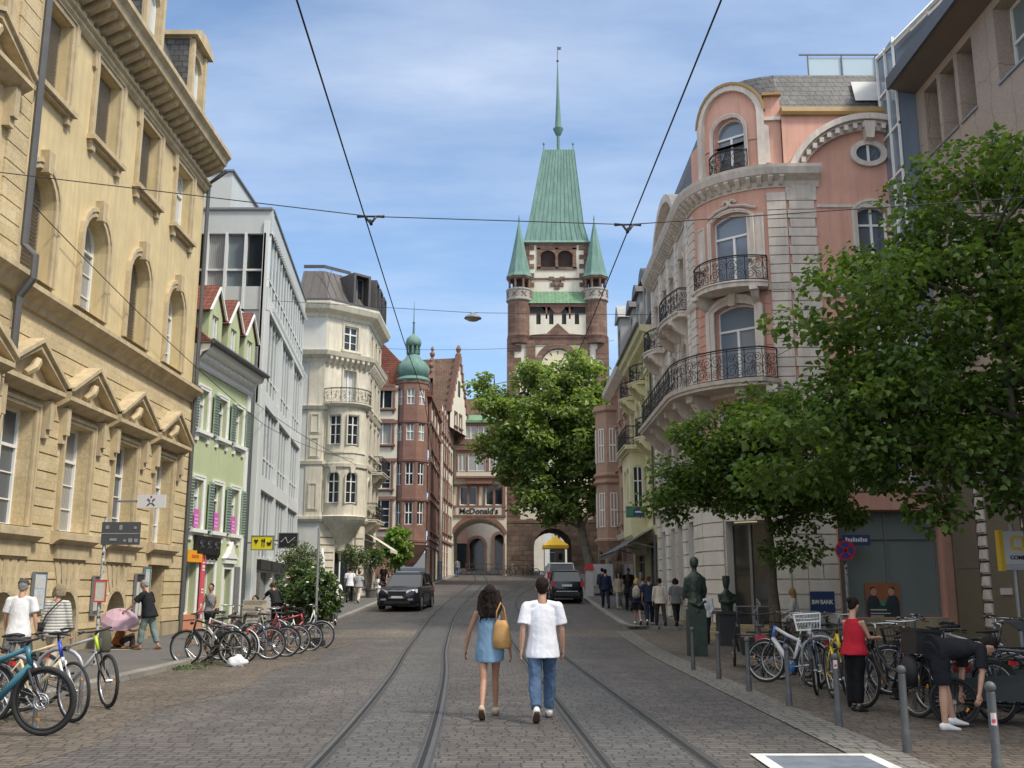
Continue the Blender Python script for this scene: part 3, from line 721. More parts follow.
mb = MB(); mb.box(-.26, -.04, -.2, .14, 0, 17); mb.build('corner_post', MODWH, EB)
mb = MB(); mb.box(-9, -1.9, -8, -.4, 17.5, 19.45); mb.build('roof_house', MODERN, EB)
mb = MB(); mb.box(-9.1, -1.8, -8.1, -.3, 19.45, 19.53); mb.build('coping', GREYP, EB)
# projecting signs of the office block
def signbox(name, label, org, ang, u, w, z, sx, sz, col, cat='sign', dep=.12):
    t = thing(name, label, cat, onwall(org, ang, u, w, z), 0)
    mb = MB(); mb.box(-sx / 2, sx / 2, -dep, 0, 0, sz); mb.build('panel', M('panel_' + label.split()[0] + str(int(sx * 100)), col, .45, .04, 3, 0), t)
    mb = MB(); ring(mb, outline(sx + .05, sz + .05, 0, -.025), outline(sx - .02, sz - .02, 0, .01), -dep - .01, .015); mb.build('frame', GREYP, t)
    mb = MB(); mb.box(-sx / 2 - .4, -sx / 2, -dep * .6, -dep * .4, sz * .45, sz * .55); mb.build('bracket', GREYP, t)
    return t
t = signbox('projecting_sign', 'yellow projecting sign with heart, cutlery and cup symbols on the office block', MO, am, -.9, .42, 3.1, .84, .52, (.72, .6, .02))
mb = MB()
mb.prism([(-.33, .36), (-.28, .4), (-.24, .36), (-.2, .4), (-.15, .36), (-.24, .2)], .002, .012)
mb.box(-.02, .01, .002, .012, .1, .42); mb.box(.06, .09, .002, .012, .1, .42); mb.box(-.05, .04, .002, .012, .32, .36); mb.prism([(.045, .28), (.11, .28), (.1, .42), (.05, .42)], .002, .012)
mb.prism([(.17, .28), (.37, .28), (.33, .15), (.21, .15)], .002, .012); mb.prism([(.31, .34), (.38, .36), (.35, .28)], .002, .012)
mb.build('symbols', BLACK, t)
t = signbox('projecting_sign', 'black projecting sign further along the office block', MO, am, 2.6, 1.0, 3.3, .8, .62, (.012, .012, .012))
mb = MB(); mb.tube([(-.3, .02, .25), (-.1, .02, .45), (.0, .02, .2), (.3, .02, .45)], .014, 4); mb.build('emblem', WHITE, t)
# ================================================================ frames for walls that turn
class FR:
    def __init__(s, x, y, ang): s.x, s.y, s.a = x, y, radians(ang)
    def __call__(s, u, w, z): return (s.x + u * cos(s.a) + w * sin(s.a), s.y + u * sin(s.a) - w * cos(s.a), z)
    def rot(s, u): return s.a
class FA:
    def __init__(s, cx, cy, R, a0): s.cx, s.cy, s.R, s.a0 = cx, cy, R, radians(a0)
    def __call__(s, u, w, z):
        p = s.a0 + u / s.R; return (s.cx + (s.R + w) * cos(p), s.cy + (s.R + w) * sin(p), z)
    def rot(s, u): return s.a0 + u / s.R + pi / 2
def fopen(parent, fr, u, z0, wd, ht, rise=0, w=0, depth=.25, style='cross', sur=None, **kw):
    p = fr(u, w - depth + .06, 0)
    o = win(parent, 0, 0, z0, wd, ht, rise, style, xy=(p[0], p[1]), rot=fr.rot(u), **kw)
    if sur:
        s = surround(o, wd, ht, rise, **sur); s.location = (0, -(depth - .06) - .003, 0)
    return o
def corbel(mb, u, w, z, p, h, wd):
    """curved bracket under a balcony"""
    pts = [(w, z), (w + p, z), (w + p, z - h * .22)] + [(w + p * (.82 - .72 * t), z - h * (.25 + .55 * t ** .6)) for t in (0, .3, .6, 1)] + [(w, z - h)]
    mb.prismx(pts, u - wd / 2, u + wd / 2)
# ================================================================ cream corner building
B = thing('corner_building', 'cream stone corner building with round oriel, balcony and dark mansard roof', 'building', (-10, 58, 1.0))
path = [(-2.7, 1), (-.9, 1), (1.3, -1.1), (1.3, -6.6)]
F1, F2, F3 = FR(-2.7, -1, 0), FR(-.9, -1, 43.67), FR(1.3, 1.1, 90)
sc = dict(t=.13, p=.06, mat=CREAM)
mb = MB(fmap=F1); mb.wall(0, 1.8, -.5, 16.9, 0, [], .2); mb.build('side_wall', CREAMG, B)
mb = MB(fmap=F1)
for z0, z1 in ((4.9, 6.6), (7.9, 9.2), (9.3, 10.6)):
    mb.box(1.0, 1.7, 0, .07, z0, z1); ring(mb, [(1.1, z0 + .1), (1.6, z0 + .1), (1.6, z1 - .1), (1.1, z1 - .1)], [(1.17, z0 + .17), (1.53, z0 + .17), (1.53, z1 - .17), (1.17, z1 - .17)], .07, .11)
mb.box(.9, 1.8, 0, .05, 4.5, 14.2); mb.build('corner_panel', CREAM, B)
mb = MB(fmap=F2)
mb.wall(0, 3.04, -.5, 16.9, 0, [(1.1, 2.4, 0, 3.2, .65, .5), (1.3, 2.2, 11.2, 13.3, 0, .3), (1.25, 2.25, 14.5, 16.0, 0, .2)], .3)
for k in range(9):
    for a, b in ((0, 1.0), (2.45, 3.04)): mb.box(a, b, 0, .09, .1 + k * .42, .44 + k * .42)
mb.build('corner_wall', CREAM, B)
fopen(B, F2, 1.75, .1, 1.3, 3.1, .65, 0, .5, 'double', glass=GL, name='door'); fopen(B, F2, 1.75, 11.2, .9, 2.1, 0, 0, .3, 'double', sur=sc, glass=GLW); fopen(B, F2, 1.75, 14.5, 1.0, 1.5, 0, 0, .2, 'muntin', sur=sc, glass=GL)
hs = []
ax = [1.2, 3.0, 4.7]
for a in ax: hs += [(a - .5, a + .5, 5.2, 7.0, .5), (a - .5, a + .5, 8.5, 10.3), (a - .5, a + .5, 11.3, 13.2), (a - .45, a + .45, 14.5, 15.9), (a - .7, a + .7, .3, 3.4)]
mb = MB(fmap=F3); mb.wall(0, 5.5, -.5, 16.9, 0, hs, .3)
for a in ax: mb.box(a - .95, a - .8, 0, .1, 4.5, 14)
mb.build('street_wall', CREAM, B)
for a in ax:
    fopen(B, F3, a, 5.2, 1.0, 1.8, .5, 0, .3, 'cross', sur=dict(t=.14, p=.1, mat=CREAM, key=True)); fopen(B, F3, a, 8.5, 1.0, 1.8, 0, 0, .3, 'cross', sur=dict(t=.14, p=.1, mat=CREAM))
    fopen(B, F3, a, 11.3, 1.0, 1.9, 0, 0, .3, 'cross', sur=sc); fopen(B, F3, a, 14.5, .9, 1.4, 0, 0, .3, 'cross', sur=sc); fopen(B, F3, a, .3, 1.4, 3.1, 0, 0, .3, 'shop', glass=GL, name='shop_window')
for z0, prof, nm in ((0, [(-.1, 4.3), (.12, 4.3), (.2, 4.45), (.2, 4.6), (-.1, 4.65)], 'string_course'), (0, [(-.1, 7.55), (.1, 7.55), (.14, 7.75), (-.1, 7.8)], 'string_course'), (0, [(-.1, 10.75), (.12, 10.75), (.2, 10.95), (-.1, 11.0)], 'string_course'),
                     (0, [(-.1, 13.55), (.05, 13.55), (.12, 13.75), (.42, 13.95), (.5, 14.2), (-.1, 14.3)], 'cornice'), (0, [(-.1, 16.3), (.05, 16.3), (.15, 16.5), (.5, 16.7), (.62, 17.0), (.62, 17.12), (-.1, 17.15)], 'cornice')):
    mb = MB(); mb.sweep(path, prof); mb.build(nm, CREAM, B)
mb = MB()
for fr, n, L in ((F2, 8, 3.0), (F3, 14, 5.4)):
    q = MB(fmap=fr)
    for k in range(n): u = .1 + k * L / n; q.prismx([(0, 13.4), (.12, 13.42), (.38, 13.75), (.38, 13.93), (0, 13.93)], u, u + .16)
    mb.faces([(p[0], -p[1], p[2]) for p in [fr(*v) for v in q.v]], q.f)
mb.build('modillions', CREAM, B)
# round oriel
OR = FA(.1, .15, 1.32, 186)
L = radians(168) * 1.32
hw = [radians(a - 186) * 1.32 for a in (258, 304)]
mb = MB(fmap=OR); mb.wall(0, L, 4.5, 11.0, 0, [h for u in hw for h in ((u - .34, u + .34, 5.35, 7.15, .34), (u - .34, u + .34, 8.7, 10.4))], .16, usub=.12)
mb.build('oriel', CREAM, B)
for u in hw:
    fopen(B, OR, u, 5.35, .68, 1.8, .34, 0, .16, 'muntin', sur=dict(t=.09, p=.05, mat=CREAM, sill=False, key=True), glass=GL); fopen(B, OR, u, 8.7, .68, 1.7, 0, 0, .16, 'muntin', sur=dict(t=.08, p=.05, mat=CREAM, sill=False), glass=GL)
opath = [(OR(L * i / 14, 0, 0)[0], -OR(L * i / 14, 0, 0)[1]) for i in range(15)]
for prof in ([(-.1, 4.4), (.1, 4.4), (.22, 4.6), (-.1, 4.7)], [(-.05, 7.4), (.1, 7.4), (.12, 7.6), (-.05, 7.65)], [(-.05, 8.2), (.06, 8.2), (.06, 8.3), (-.05, 8.3)]):
    mb = MB(); mb.sweep(opath, prof); mb.build('oriel_band', CREAM, B)
mb = MB(); mb.lathe([(.12, 2.55), (.3, 2.7), (.34, 3.0), (.45, 3.15), (.6, 3.4), (1.0, 3.95), (1.36, 4.3), (1.42, 4.42)], .1, -.15, 20); mb.build('oriel_corbel', CREAM, B, smooth=True)
def balcony(parent, fr, u0, u1, z, p, h=.95, mat=CREAM, nc=2, thick=.16, bow=.0, ch=.7, bal='iron', name='balcony'):
    n = 12; pts = []
    for i in range(n + 1):
        t = i / n; u = u0 + (u1 - u0) * t; ed = min(1, min(t, 1 - t) * 5)
        pts.append((u, p * (1 if not bow else (.35 + .65 * sin(pi * (.08 + .84 * t))))))
    full = [(u0, 0)] + pts + [(u1, 0)]
    P = [fr(a, b, 0) for a, b in full]
    mb = MB(); mb.prismz([(q[0], -q[1]) for q in P], z - thick, z - .04); mb.prismz([(q[0], -q[1]) for q in [fr(a, b + .05, 0) for a, b in [(u0 - .04, 0)] + pts + [(u1 + .04, 0)]]], z - .05, z)
    b = mb.build(name, mat, parent)
    q = MB(fmap=fr)
    for k in range(nc): corbel(q, u0 + (u1 - u0) * ((k + .5) / nc if nc > 2 else (.15, .85)[k]), 0, z - thick, p * .85, ch, .2)
    q.build('corbel', mat, b)
    R = [fr(a, max(b - .06, 0), 0) for a, b in full]
    railing([(r[0], -r[1]) for r in R], z, h, b)
    return b
mb = MB(); mb.lathe([(1.3, 10.85), (1.5, 10.92), (1.62, 11.05), (1.62, 11.12), (.2, 11.13)], .1, -.15, 24); bb = mb.build('balcony', CREAM, B)
railing([(.1 + 1.54 * cos(radians(a)), -(.15 + 1.54 * sin(radians(a)))) for a in range(170, 372, 10)], 11.12, .85, bb)
balcony(B, F3, 2.2, 5.2, 7.6, .75, mat=CREAM); balcony(B, F3, .4, 3.9, 4.6, .7, mat=CREAM)
mb = MB(); mb.sweep(path, [(.25, 17.1), (-1.35, 19.55), (-3.2, 19.7), (-3.2, 17.1)]); rf = mb.build('mansard_roof', ZINC, B)
mb = MB()
q = MB(fmap=F1); q.box(-1.5, 1.2, -.6, -.58, 17.2, 19.3)
for fr, L in ((F1, 1.9), (F2, 2.9), (F3, 5.4)):
    for k in range(int(L / .5) + 1):
        u = .2 + k * .5; a, b = fr(u, .24, 17.13), fr(u, -1.33, 19.55); mb.tube([(a[0], -a[1], a[2]), (b[0], -b[1], b[2])], .022, 4)
mb.build('standing_seams', ZINC, B)
mb = MB(); mb.sweep(path, [(.5, 17.12), (.52, 17.3), (.5, 17.3), (.48, 17.12)]); mb.sweep(path, [(-1.4, 19.75), (-1.36, 19.95), (-1.38, 19.95), (-1.42, 19.75)]); mb.build('snow_guard', PIPE, B)
for fr, u in ((F2, 2.2), (F3, .9), (F3, 2.7), (F3, 4.5)):
    mb = MB(fmap=fr)
    ring(mb, [(u - .62, 17.15), (u + .62, 17.15), (u + .62, 19.3), (u - .62, 19.3)], [(u - .46, 17.3), (u + .46, 17.3), (u + .46, 19.16), (u - .46, 19.16)], -1.5, .35)
    mb.build('dormer', ZINC, B); fopen(B, fr, u, 17.3, .92, 1.86, 0, -.1, .2, 'double', frame=GREYP, glass=GL)
# ================================================================ red sandstone house with turret
B = thing('turret_house', 'red sandstone town house with stepped gable and green onion domed corner turret', 'house', (-8, 76, 1.8))
F1, F3 = FR(-6, 0, 0), FR(1.5, 1.6, 90)
rows = [(13.4, 1.65), (10.6, 1.75), (7.2, 2.1), (4.2, 2.2)]
hs = []
for z, h in rows: hs += [(3.35, 4.75, z, z + h), (.6, 2.0, z, z + h)]
mb = MB(fmap=F1); mb.wall(0, 5.2, -.5, 15.2, 0, hs + [(3.3, 4.9, .2, 2.7)], .2)
st = [(0, 19.2), (1.2, 19.2), (1.2, 18.2), (2.1, 18.2), (2.1, 17.2), (3.0, 17.2), (3.0, 16.2), (4.3, 16.2), (4.3, 15.2)]
mb.prism([(0, 15.2)] + st, -.4, 0); mb.build('gable_wall', OFFW, B)
mb = MB(fmap=F1)
for (a, b), (c, d) in zip(st, st[1:]):
    if b == d: mb.box(a - .05, c + .1, -.45, .08, b, b + .14)
    else: mb.box(a - .12, a + .06, -.45, .06, d, b)
for z in (14.9, 12.35, 9.4, 6.5, 3.5): mb.box(0, 5.2, 0, .12, z - .12, z + .12)
mb.build('sandstone_trim', REDT, B)
mb = MB(fmap=F1); mb.box(2.8, 5.2, 0, .06, -.3, 3.4); mb.build('ground_floor_facing', RED, B)
srd = dict(t=.22, p=.07, mat=REDT, sill=True)
for z, h in rows:
    for u in (4.05, 1.3): fopen(B, F1, u, z, 1.4, h, 0, 0, .2, 'muntin' if z < 8 else 'double', sur=srd, glass=random.choice([GL, GLC]))
fopen(B, F1, 4.1, .2, 1.6, 2.5, 0, 0, .2, 'shop', glass=GL, frame=GREYP, name='shop_window')
hs = []; au = [1.2, 2.6, 4.4, 5.8, 7.6, 9.0, 10.4]
for z, h in rows[1:]: hs += [(a - .42, a + .42, z, z + h) for a in au]
hs += [(a - .6, a + .6, .2, 2.8) for a in (1.2, 3.2, 5.4, 7.6, 9.6)]
mb = MB(fmap=F3); mb.wall(0, 11.4, -.5, 14.6, 0, hs, .2); mb.build('street_wall', OFFW, B)
mb = MB(fmap=F3)
for z in (14.5, 12.6, 9.6, 6.6, 3.6): mb.box(-.2, 11.4, -.02, .2, z - .14, z + .12); mb.box(-.2, 11.4, -.02, .1, z - .3, z - .14)
mb.box(-.2, 11.4, 0, .12, 3.0, 3.3); 
for a in (.3, 3.5, 6.7, 11.1): mb.box(a - .2, a + .2, 0, .14, 0, 14.5)
mb.build('sandstone_trim', REDT, B)
for z, h in rows[1:]:
    for a in au: fopen(B, F3, a, z, .84, h, 0, 0, .2, 'double', sur=dict(t=.2, p=.08, mat=REDT), glass=random.choice([GL, GLC]))
for a in (1.2, 3.2, 5.4, 7.6, 9.6): fopen(B, F3, a, .2, 1.2, 2.6, 0, 0, .2, 'plain', glass=GL, frame=REDT, name='shop_window')
# turret: octagonal, with its own windows
TX, TY, TR_ = .2, .95, 1.22
for k in range(8):
    a = radians(270 - 22.5 - 90 + 45 * k)
mb = MB()
def octo(r, rot=22.5): return [(TX + r * cos(radians(rot + 45 * k)), TY + r * sin(radians(rot + 45 * k))) for k in range(8)]
s8 = TR_ * 2 * math.tan(pi / 8)
tw = MB(raw=True); trm = MB(raw=True)
for k in range(8):
    a = 45 * k; c = (TX + TR_ * cos(radians(a)), TY + TR_ * sin(radians(a)))
    fr = FR(c[0] - s8 / 2 * cos(radians(a + 90)), c[1] - s8 / 2 * sin(radians(a + 90)), a + 90)
    vis = k in (4, 5, 6, 7, 0)
    q = MB(); q.wall(0, s8, 3.0, 15.7, 0, [(s8 / 2 - .3, s8 / 2 + .3, z + .3, z + h - .1) for z, h in rows] if vis else [], .16)
    tw.faces([fr(*v) for v in q.v], q.f)
mb = tw; turret = tw.build('turret', RED, B)
for k in (4, 5, 6, 7, 0):
    a = 45 * k; c = (TX + TR_ * cos(radians(a)), TY + TR_ * sin(radians(a)))
    fr = FR(c[0] - s8 / 2 * cos(radians(a + 90)), c[1] - s8 / 2 * sin(radians(a + 90)), a + 90)
    for z, h in rows: fopen(turret, fr, s8 / 2, z + .3, .6, h - .4, 0, 0, .16, 'sash', glass=GLC if z > 10 else GL)
mb = MB()
for z in (3.3, 6.4, 9.4, 12.4, 15.5): mb.lathe([(TR_ * 1.0, z - .3), (TR_ * 1.14, z - .1), (TR_ * 1.16, z + .08), (TR_ * 1.0, z + .14)], TX, -TY, 8, rot=radians(22.5))
mb.lathe([(.3, 1.4), (.6, 1.7), (1.1, 2.4), (1.5, 3.0)], TX, -TY, 8, rot=radians(22.5)); mb.build('turret_bands', REDT, turret)
mb = MB(); mb.lathe([(1.36, 15.6), (1.42, 15.72), (1.2, 15.95), (1.1, 16.0), (1.24, 16.2), (1.33, 16.5), (1.28, 16.85), (1.02, 17.2), (.68, 17.5), (.5, 17.75), (.46, 17.85), (.52, 17.9)], TX, -TY, 24)
mb.lathe([(.52, 18.55), (.6, 18.62), (.64, 18.85), (.54, 19.15), (.3, 19.4), (.1, 19.55), (.06, 20.4), (.12, 20.5), (.05, 20.6), (.015, 22.2)], TX, -TY, 20)
for k in range(8): a = pi / 4 * k; mb.box(TX + .48 * cos(a) - .06, TX + .48 * cos(a) + .06, -TY + .48 * sin(a) - .06, -TY + .48 * sin(a) + .06, 17.9, 18.58)
mb.lathe([(.25, 17.9), (.25, 18.55)], TX, -TY, 8); mb.build('onion_dome', COPPER, turret, smooth=True)
mb = MB(); mb.prism([(-8.5, 15), (-3.6, 20.2), (1.75, 14.6), (1.75, 14.4), (-8.5, 14.4)], -12.9, -.35); mb.build('roof', TILE, B)
mb = MB(fmap=F3)
mb.wall(2.2, 4.6, 14.5, 16.6, .05, [(2.7, 3.3, 14.9, 16.3), (3.5, 4.1, 14.9, 16.3)], .2); mb.prism([(2.2, 16.6), (4.6, 16.6), (4.3, 17.3), (3.9, 17.6), (3.7, 18.4), (3.1, 18.4), (2.9, 17.6), (2.5, 17.3)], -.3, .05)
mb.box(2.2, 4.6, -2.5, -.15, 14.5, 16.6); dm = mb.build('dormer_gable', RED, B)
for u in (3.0, 3.8): fopen(dm, F3, u, 14.9, .6, 1.4, 0, .05, .2, 'plain', glass=GL)
mb = MB(fmap=F3)
for u, z in ((2.3, 17.2), (4.5, 17.2), (3.4, 18.4)): mb.lathe([(.14, z), (.1, z + .2), (.22, z + .4), (.22, z + .55), (.08, z + .7), (.15, z + .9), (.03, z + 1.15)], u, -.12, 10)
mb.build('finial', REDT, dm)
# ================================================================ narrow gabled house before the gate
B = thing('gabled_house', 'narrow white gabled house with brown tiled roof between turret house and gatehouse', 'house', (-6.4, 88.4, 2.3))
F = FR(0, 0, 88)
hs = [(a - .45, a + .45, z, z + 1.7) for a in (1.5, 3.6, 5.6, 8.2, 10.4) for z in (4.3, 7.4, 10.6, 13.2)]
mb = MB(fmap=F); mb.wall(-.2, 12.4, -.5, 15.6, 0, hs, .2); mb.build('street_wall', OFFW, B)
mb = MB(fmap=F)
for a in (.1, 2.6, 4.6, 7): 
    for k in range(26): mb.box(a - .22 - .1 * (k % 2), a + .22 + .1 * (k % 2), 0, .08, .2 + k * .6, .75 + k * .6)
mb.box(-.2, 12, 0, .16, 3.4, 3.6); mb.build('quoins', REDT, B)
for a in (1.5, 3.6, 5.6, 8.2, 10.4):
    for z in (4.3, 7.4, 10.6, 13.2): fopen(B, F, a, z, .9, 1.7, 0, 0, .2, 'double', sur=dict(t=.18, p=.05, mat=REDT))
FG = FR(.1, 6.6, 78)
mb = MB(fmap=FG); mb.wall(0, 6.4, 14.5, 16.3, .35, [(1.6, 2.5, 14.9, 16.2), (3.4, 4.3, 14.9, 16.2)], .2); mb.prism([(0, 16.3), (6.4, 16.3), (3.2, 22.0)], .1, .35); g = mb.build('gable', OFFW, B)
for u in (2.05, 3.85): fopen(g, FG, u, 14.9, .9, 1.3, 0, .35, .2, 'double', sur=dict(t=.15, p=.05, mat=REDT), glass=GL)
mb = MB(fmap=FG); mb.box(2.8, 3.6, .3, .37, 18, 19.6); mb.build('attic_window', GL, g)
mb = MB(fmap=FG)
for (a, b), (c, d) in (((-.3, 16.1), (3.2, 22.2)), ((3.2, 22.2), (6.7, 16.1))):
    n = 8
    for k in range(n): x0 = a + (c - a) * k / n; x1 = a + (c - a) * (k + 1) / n; z0 = b + (d - b) * k / n; z1 = b + (d - b) * (k + 1) / n; mb.box(min(x0, x1), max(x0, x1), .0, .5, min(z0, z1) - .12, max(z0, z1))
mb.lathe([(.3, 22), (.3, 22.4), (.15, 22.5), (.3, 22.9), (.1, 23.3)], 3.2, .25, 8); mb.build('gable_coping', REDT, g)
mb = MB(fmap=FG); mb.prismx([(0, 0)], 0, 1) if False else None
mb.faces([(-.4, .2, 16.0), (3.2, .2, 22.0), (6.8, .2, 16.0), (-.4, -12, 16.0), (3.2, -12, 22.0), (6.8, -12, 16.0)], [(0, 1, 4, 3), (1, 2, 5, 4), (0, 1, 2), (3, 4, 5), (0, 2, 5, 3)]); mb.build('roof', TILEB, B)
# ================================================================ gatehouse over the left arch
B = thing('gatehouse', 'gatehouse with wide tram arch, dark lettered sign board and oriel windows left of the tower', 'gatehouse', (-3.3, 101, 2.8))
mb = MB(); mb.wall(-2.9, 2.75, -.5, 13.2, 0, [(-2.6, 2.55, -.5, 5.65, 1.5, 7.5), (-1.95, -.25, 7.0, 8.85, 0, .2), (.65, 2.35, 7.0, 8.85, 0, .2)], .2); mb.build('wall', OFFW, B)
mb = MB(); n = 18; pts = arc(-2.6, 2.55, 4.15, 1.5, n); pto = arc(-2.88, 2.83, 4.2, 1.9, n)
for k in range(n): mb.prism([pts[k], pts[k + 1], pto[k + 1], pto[k]], -.3, .1 + .015 * (k % 2))
mb.box(-2.9, 2.7, 0, .14, 5.82, 6.0); mb.box(-2.9, 2.7, 0, .14, 6.75, 6.95)
for u in (-2.75, 2.5): mb.box(u - .14, u + .14, 0, .12, 5.9, 13); mb.box(u - .1, u + .1, 0, .1, 0, 3.2)
for u in (-2.1, -1.1, -.15, .5, 1.5, 2.4): mb.box(u - .12, u + .12, 0, .08, 6.95, 8.95)
mb.box(-2.9, 2.7, 0, .1, 8.85, 9.1); mb.prism([(-1.2, 9.1), (1.2, 9.1), (1.6, 9.75), (-1.6, 9.75)], 0, .5)
mb.build('arch_and_trim', REDT, B)
for u in (-1.1, 1.5): win(B, u, -.14, 7.0, 1.7, 1.85, 0, 'double', glass=GL)
mb = MB(); mb.box(-2.35, 2.25, 0, .14, 6.0, 6.72); mb.build('sign_board', M('sign_board_white', (.5, .48, .42), .7, .1, 3), B)
lettering("McDonald's", .78, BLACK, B, (-.05, -.16, 6.36), 0, .02, .02, 1.06)
mb = MB(); mb.wall(-2.3, 2.4, 9.7, 12.9, .5, [(-2.15, -1.35, 10.35, 12.1), (-1.15, .65, 10.35, 12.1), (1.0, 2.2, 10.35, 12.1)], .15); mb.box(-2.3, -2.28, 0, .5, 9.7, 12.9); mb.box(2.38, 2.4, 0, .5, 9.7, 12.9); o_ = mb.build('oriel', RED, B)
for u, wd in ((-1.75, .8), (-.25, 1.8), (1.6, 1.2)): win(o_, u, .42, 10.35, wd, 1.75, 0, 'double', glass=GLC)
mb = MB(); mb.box(-2.4, 2.5, -.02, .62, 9.65, 9.85); mb.box(-2.4, 2.5, -.02, .62, 12.5, 12.7); mb.build('oriel_band', REDT, o_)
mb = MB(); mb.box(-2.3, 2.4, .5, .54, 9.86, 10.25); mb.build('oriel_panel', OFFW, o_)
mb = MB(); mb.wall(-2.2, 1.6, 13.2, 15.4, .1, [(-1.5, -.3, 13.7, 15.0), (-.2, 1.0, 13.7, 15.0)], .15); mb.box(-2.2, 1.6, -3, -.1, 13.2, 15.4); d = mb.build('dormer', RED, B)
for u in (-.9, .4): win(d, u, 0, 13.7, 1.2, 1.3, 0, 'double', glass=GLC)
mb = MB(); mb.box(-2.5, 1.9, -.3, .35, 15.35, 15.6); mb.prismx([(.35, 15.6), (-3, 16.8), (-3, 15.6)], -2.5, 1.9); mb.build('dormer_roof', COPPERG, d)
mb = MB(); mb.prismx([(.3, 13.1), (-4, 18.6), (-8, 13.1)], -2.9, 3.0); mb.build('roof', TILEB, B)
mb = MB(); mb.lathe([(.16, 18.4), (.3, 18.8), (.14, 19.2), (.02, 21.3)], 1.4, -4, 8); mb.build('finial', ZINC, B)
# ================================================================ gate tower
B = thing('gate_tower', 'tall medieval gate tower with green copper spire and two corner turrets', 'tower', (4.9, 104, 2.9))
mb = MB(); mb.wall(-5.45, 5.45, -.5, 5.4, .15, [(-2.65, 1.25, -.5, 4.75, 1.9, 9.5)], 9); mb.poly([(-5.45, .15, -.5), (-5.45, -10.5, -.5), (-5.45, -10.5, 5.4), (-5.45, .15, 5.4)]); mb.poly([(5.45, .15, -.5), (5.45, -10.5, -.5), (5.45, -10.5, 5.4), (5.45, .15, 5.4)]); mb.poly([(-5.45, .15, 5.4), (5.45, .15, 5.4), (5.45, -.2, 5.4), (-5.45, -.2, 5.4)])
mb.build('stone_base', TSTONEB, B)
mb = MB(); mb.wall(-5.3, 5.3, 5.35, 29, 0.1, [(-1.9, 1.9, 20.2, 23.8, 1.9, .3)], .3); mb.box(-5.3, 5.3, -10.4, -.3, 5.4, 28.5); mb.build('shaft', OFFW, B)
mb = MB()
random.seed(3)
for s in (-1, 1):
    z = 5.4
    while z < 24.6:
        h = random.uniform(.5, .75); wd = (random.uniform(.7, 1.0) if int(z * 7) % 2 else random.uniform(1.15, 1.5)) * (1.6 if z < 10 else 1)
        a, b = sorted((s * 5.42, s * (5.42 - wd))); mb.box(a, b, -.5, .22, z, z + h - .03); mb.box(min(s * 5.28, s * 5.44), max(s * 5.28, s * 5.44), -1.4, .1, z, z + h - .03); z += h
for k in range(16):
    x = -5.4 + k * .68; mb.box(x, x + .66, 0, .2, 5.3, 5.65 + .3 * (k % 2) * (1 if k % 3 else .3))
mb.build('quoins', TSTONE, B)
# clock recess framed in red stone
mb = MB(); n = 20; pts = arc(-1.9, 1.9, 21.9, 1.9, n); pto = arc(-2.5, 2.5, 21.9, 2.5, n)
for k in range(n): mb.prism([pts[k], pts[k + 1], pto[k + 1], pto[k]], .1, .26)
mb.box(-3.4, -2.4, .1, .24, 20, 24.6); mb.box(2.4, 3.4, .1, .24, 20, 24.6); mb.box(-3.4, 3.4, .1, .22, 24.2, 25.0); mb.box(-5.0, 5.0, .1, .34, 24.95, 25.2)
mb.prism([(-2.9, 25.2), (-1.2, 25.35), (0, 26.5), (1.2, 25.35), (2.9, 25.2)], .12, .42); mb.build('clock_frame', TSTONE, B)
mb = MB(); mb.lathe([(1.75, -.02), (1.75, .06)], 0, 0, 32); ck = mb.build('clock_face', M('clock_cream', (.62, .56, .38), .8, .1, 2), B); ck.location = (0, -.0, 21.9); ck.rotation_euler = (pi / 2, 0, 0)
mb = MB()
for k in range(12): a = pi / 6 * k; mb.obox((1.45 * sin(a), -1.45 * cos(a), .08), (.1, .38, .02), (0, 0, a))
mb.obox((.35, -.5, .1), (.1, 1.2, .02), (0, 0, .6)); mb.obox((-.3, -.2, .1), (.12, .8, .02), (0, 0, -1)); mb.build('numerals_and_hands', BLACK, ck)
# battlement, loggia, pent roof
mb = MB(); mb.box(-3.2, 3.2, .16, .3, 25.2, 26.4)
for k in range(5): x = -3.2 + k * 1.375; mb.box(x, x + .9, .16, .3, 26.4, 27.5)
mb.build('battlement', OFFW, B)
mb = MB()
for k in range(5): x = -3.25 + k * 1.375; mb.box(x, x + 1.0, .1, .36, 27.5, 27.62)
mb.box(-3.4, 3.4, .0, .3, 28.35, 28.75)
for x in (-1.2, 1.3): mb.box(x - .09, x + .09, .1, .3, 27.0, 28.4)
for s in (-1, 1): mb.prism([(s * 1.2 - .6, 28.35), (s * 1.2 + .6, 28.35), (s * 1.2, 27.75)], .05, .2)
mb.prism([(-.9, 28.4), (.9, 28.4), (.3, 27.7), (-.3, 27.7)], .05, .25); mb.build('loggia_frame', REDT, B)
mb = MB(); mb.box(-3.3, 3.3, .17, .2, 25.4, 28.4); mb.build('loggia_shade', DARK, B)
mb = MB(); mb.prismx([(.55, 28.7), (-.9, 30.4), (-1.2, 30.4), (-1.2, 28.6)], -3.5, 3.5)
for k in range(18): u = -3.4 + k * .4; mb.faces([(u - .02, .57, 28.74), (u + .02, .57, 28.74), (u + .02, -.88, 30.44), (u - .02, -.88, 30.44)], [(0, 1, 2, 3)])
mb.build('pent_roof', COPPERG, B)
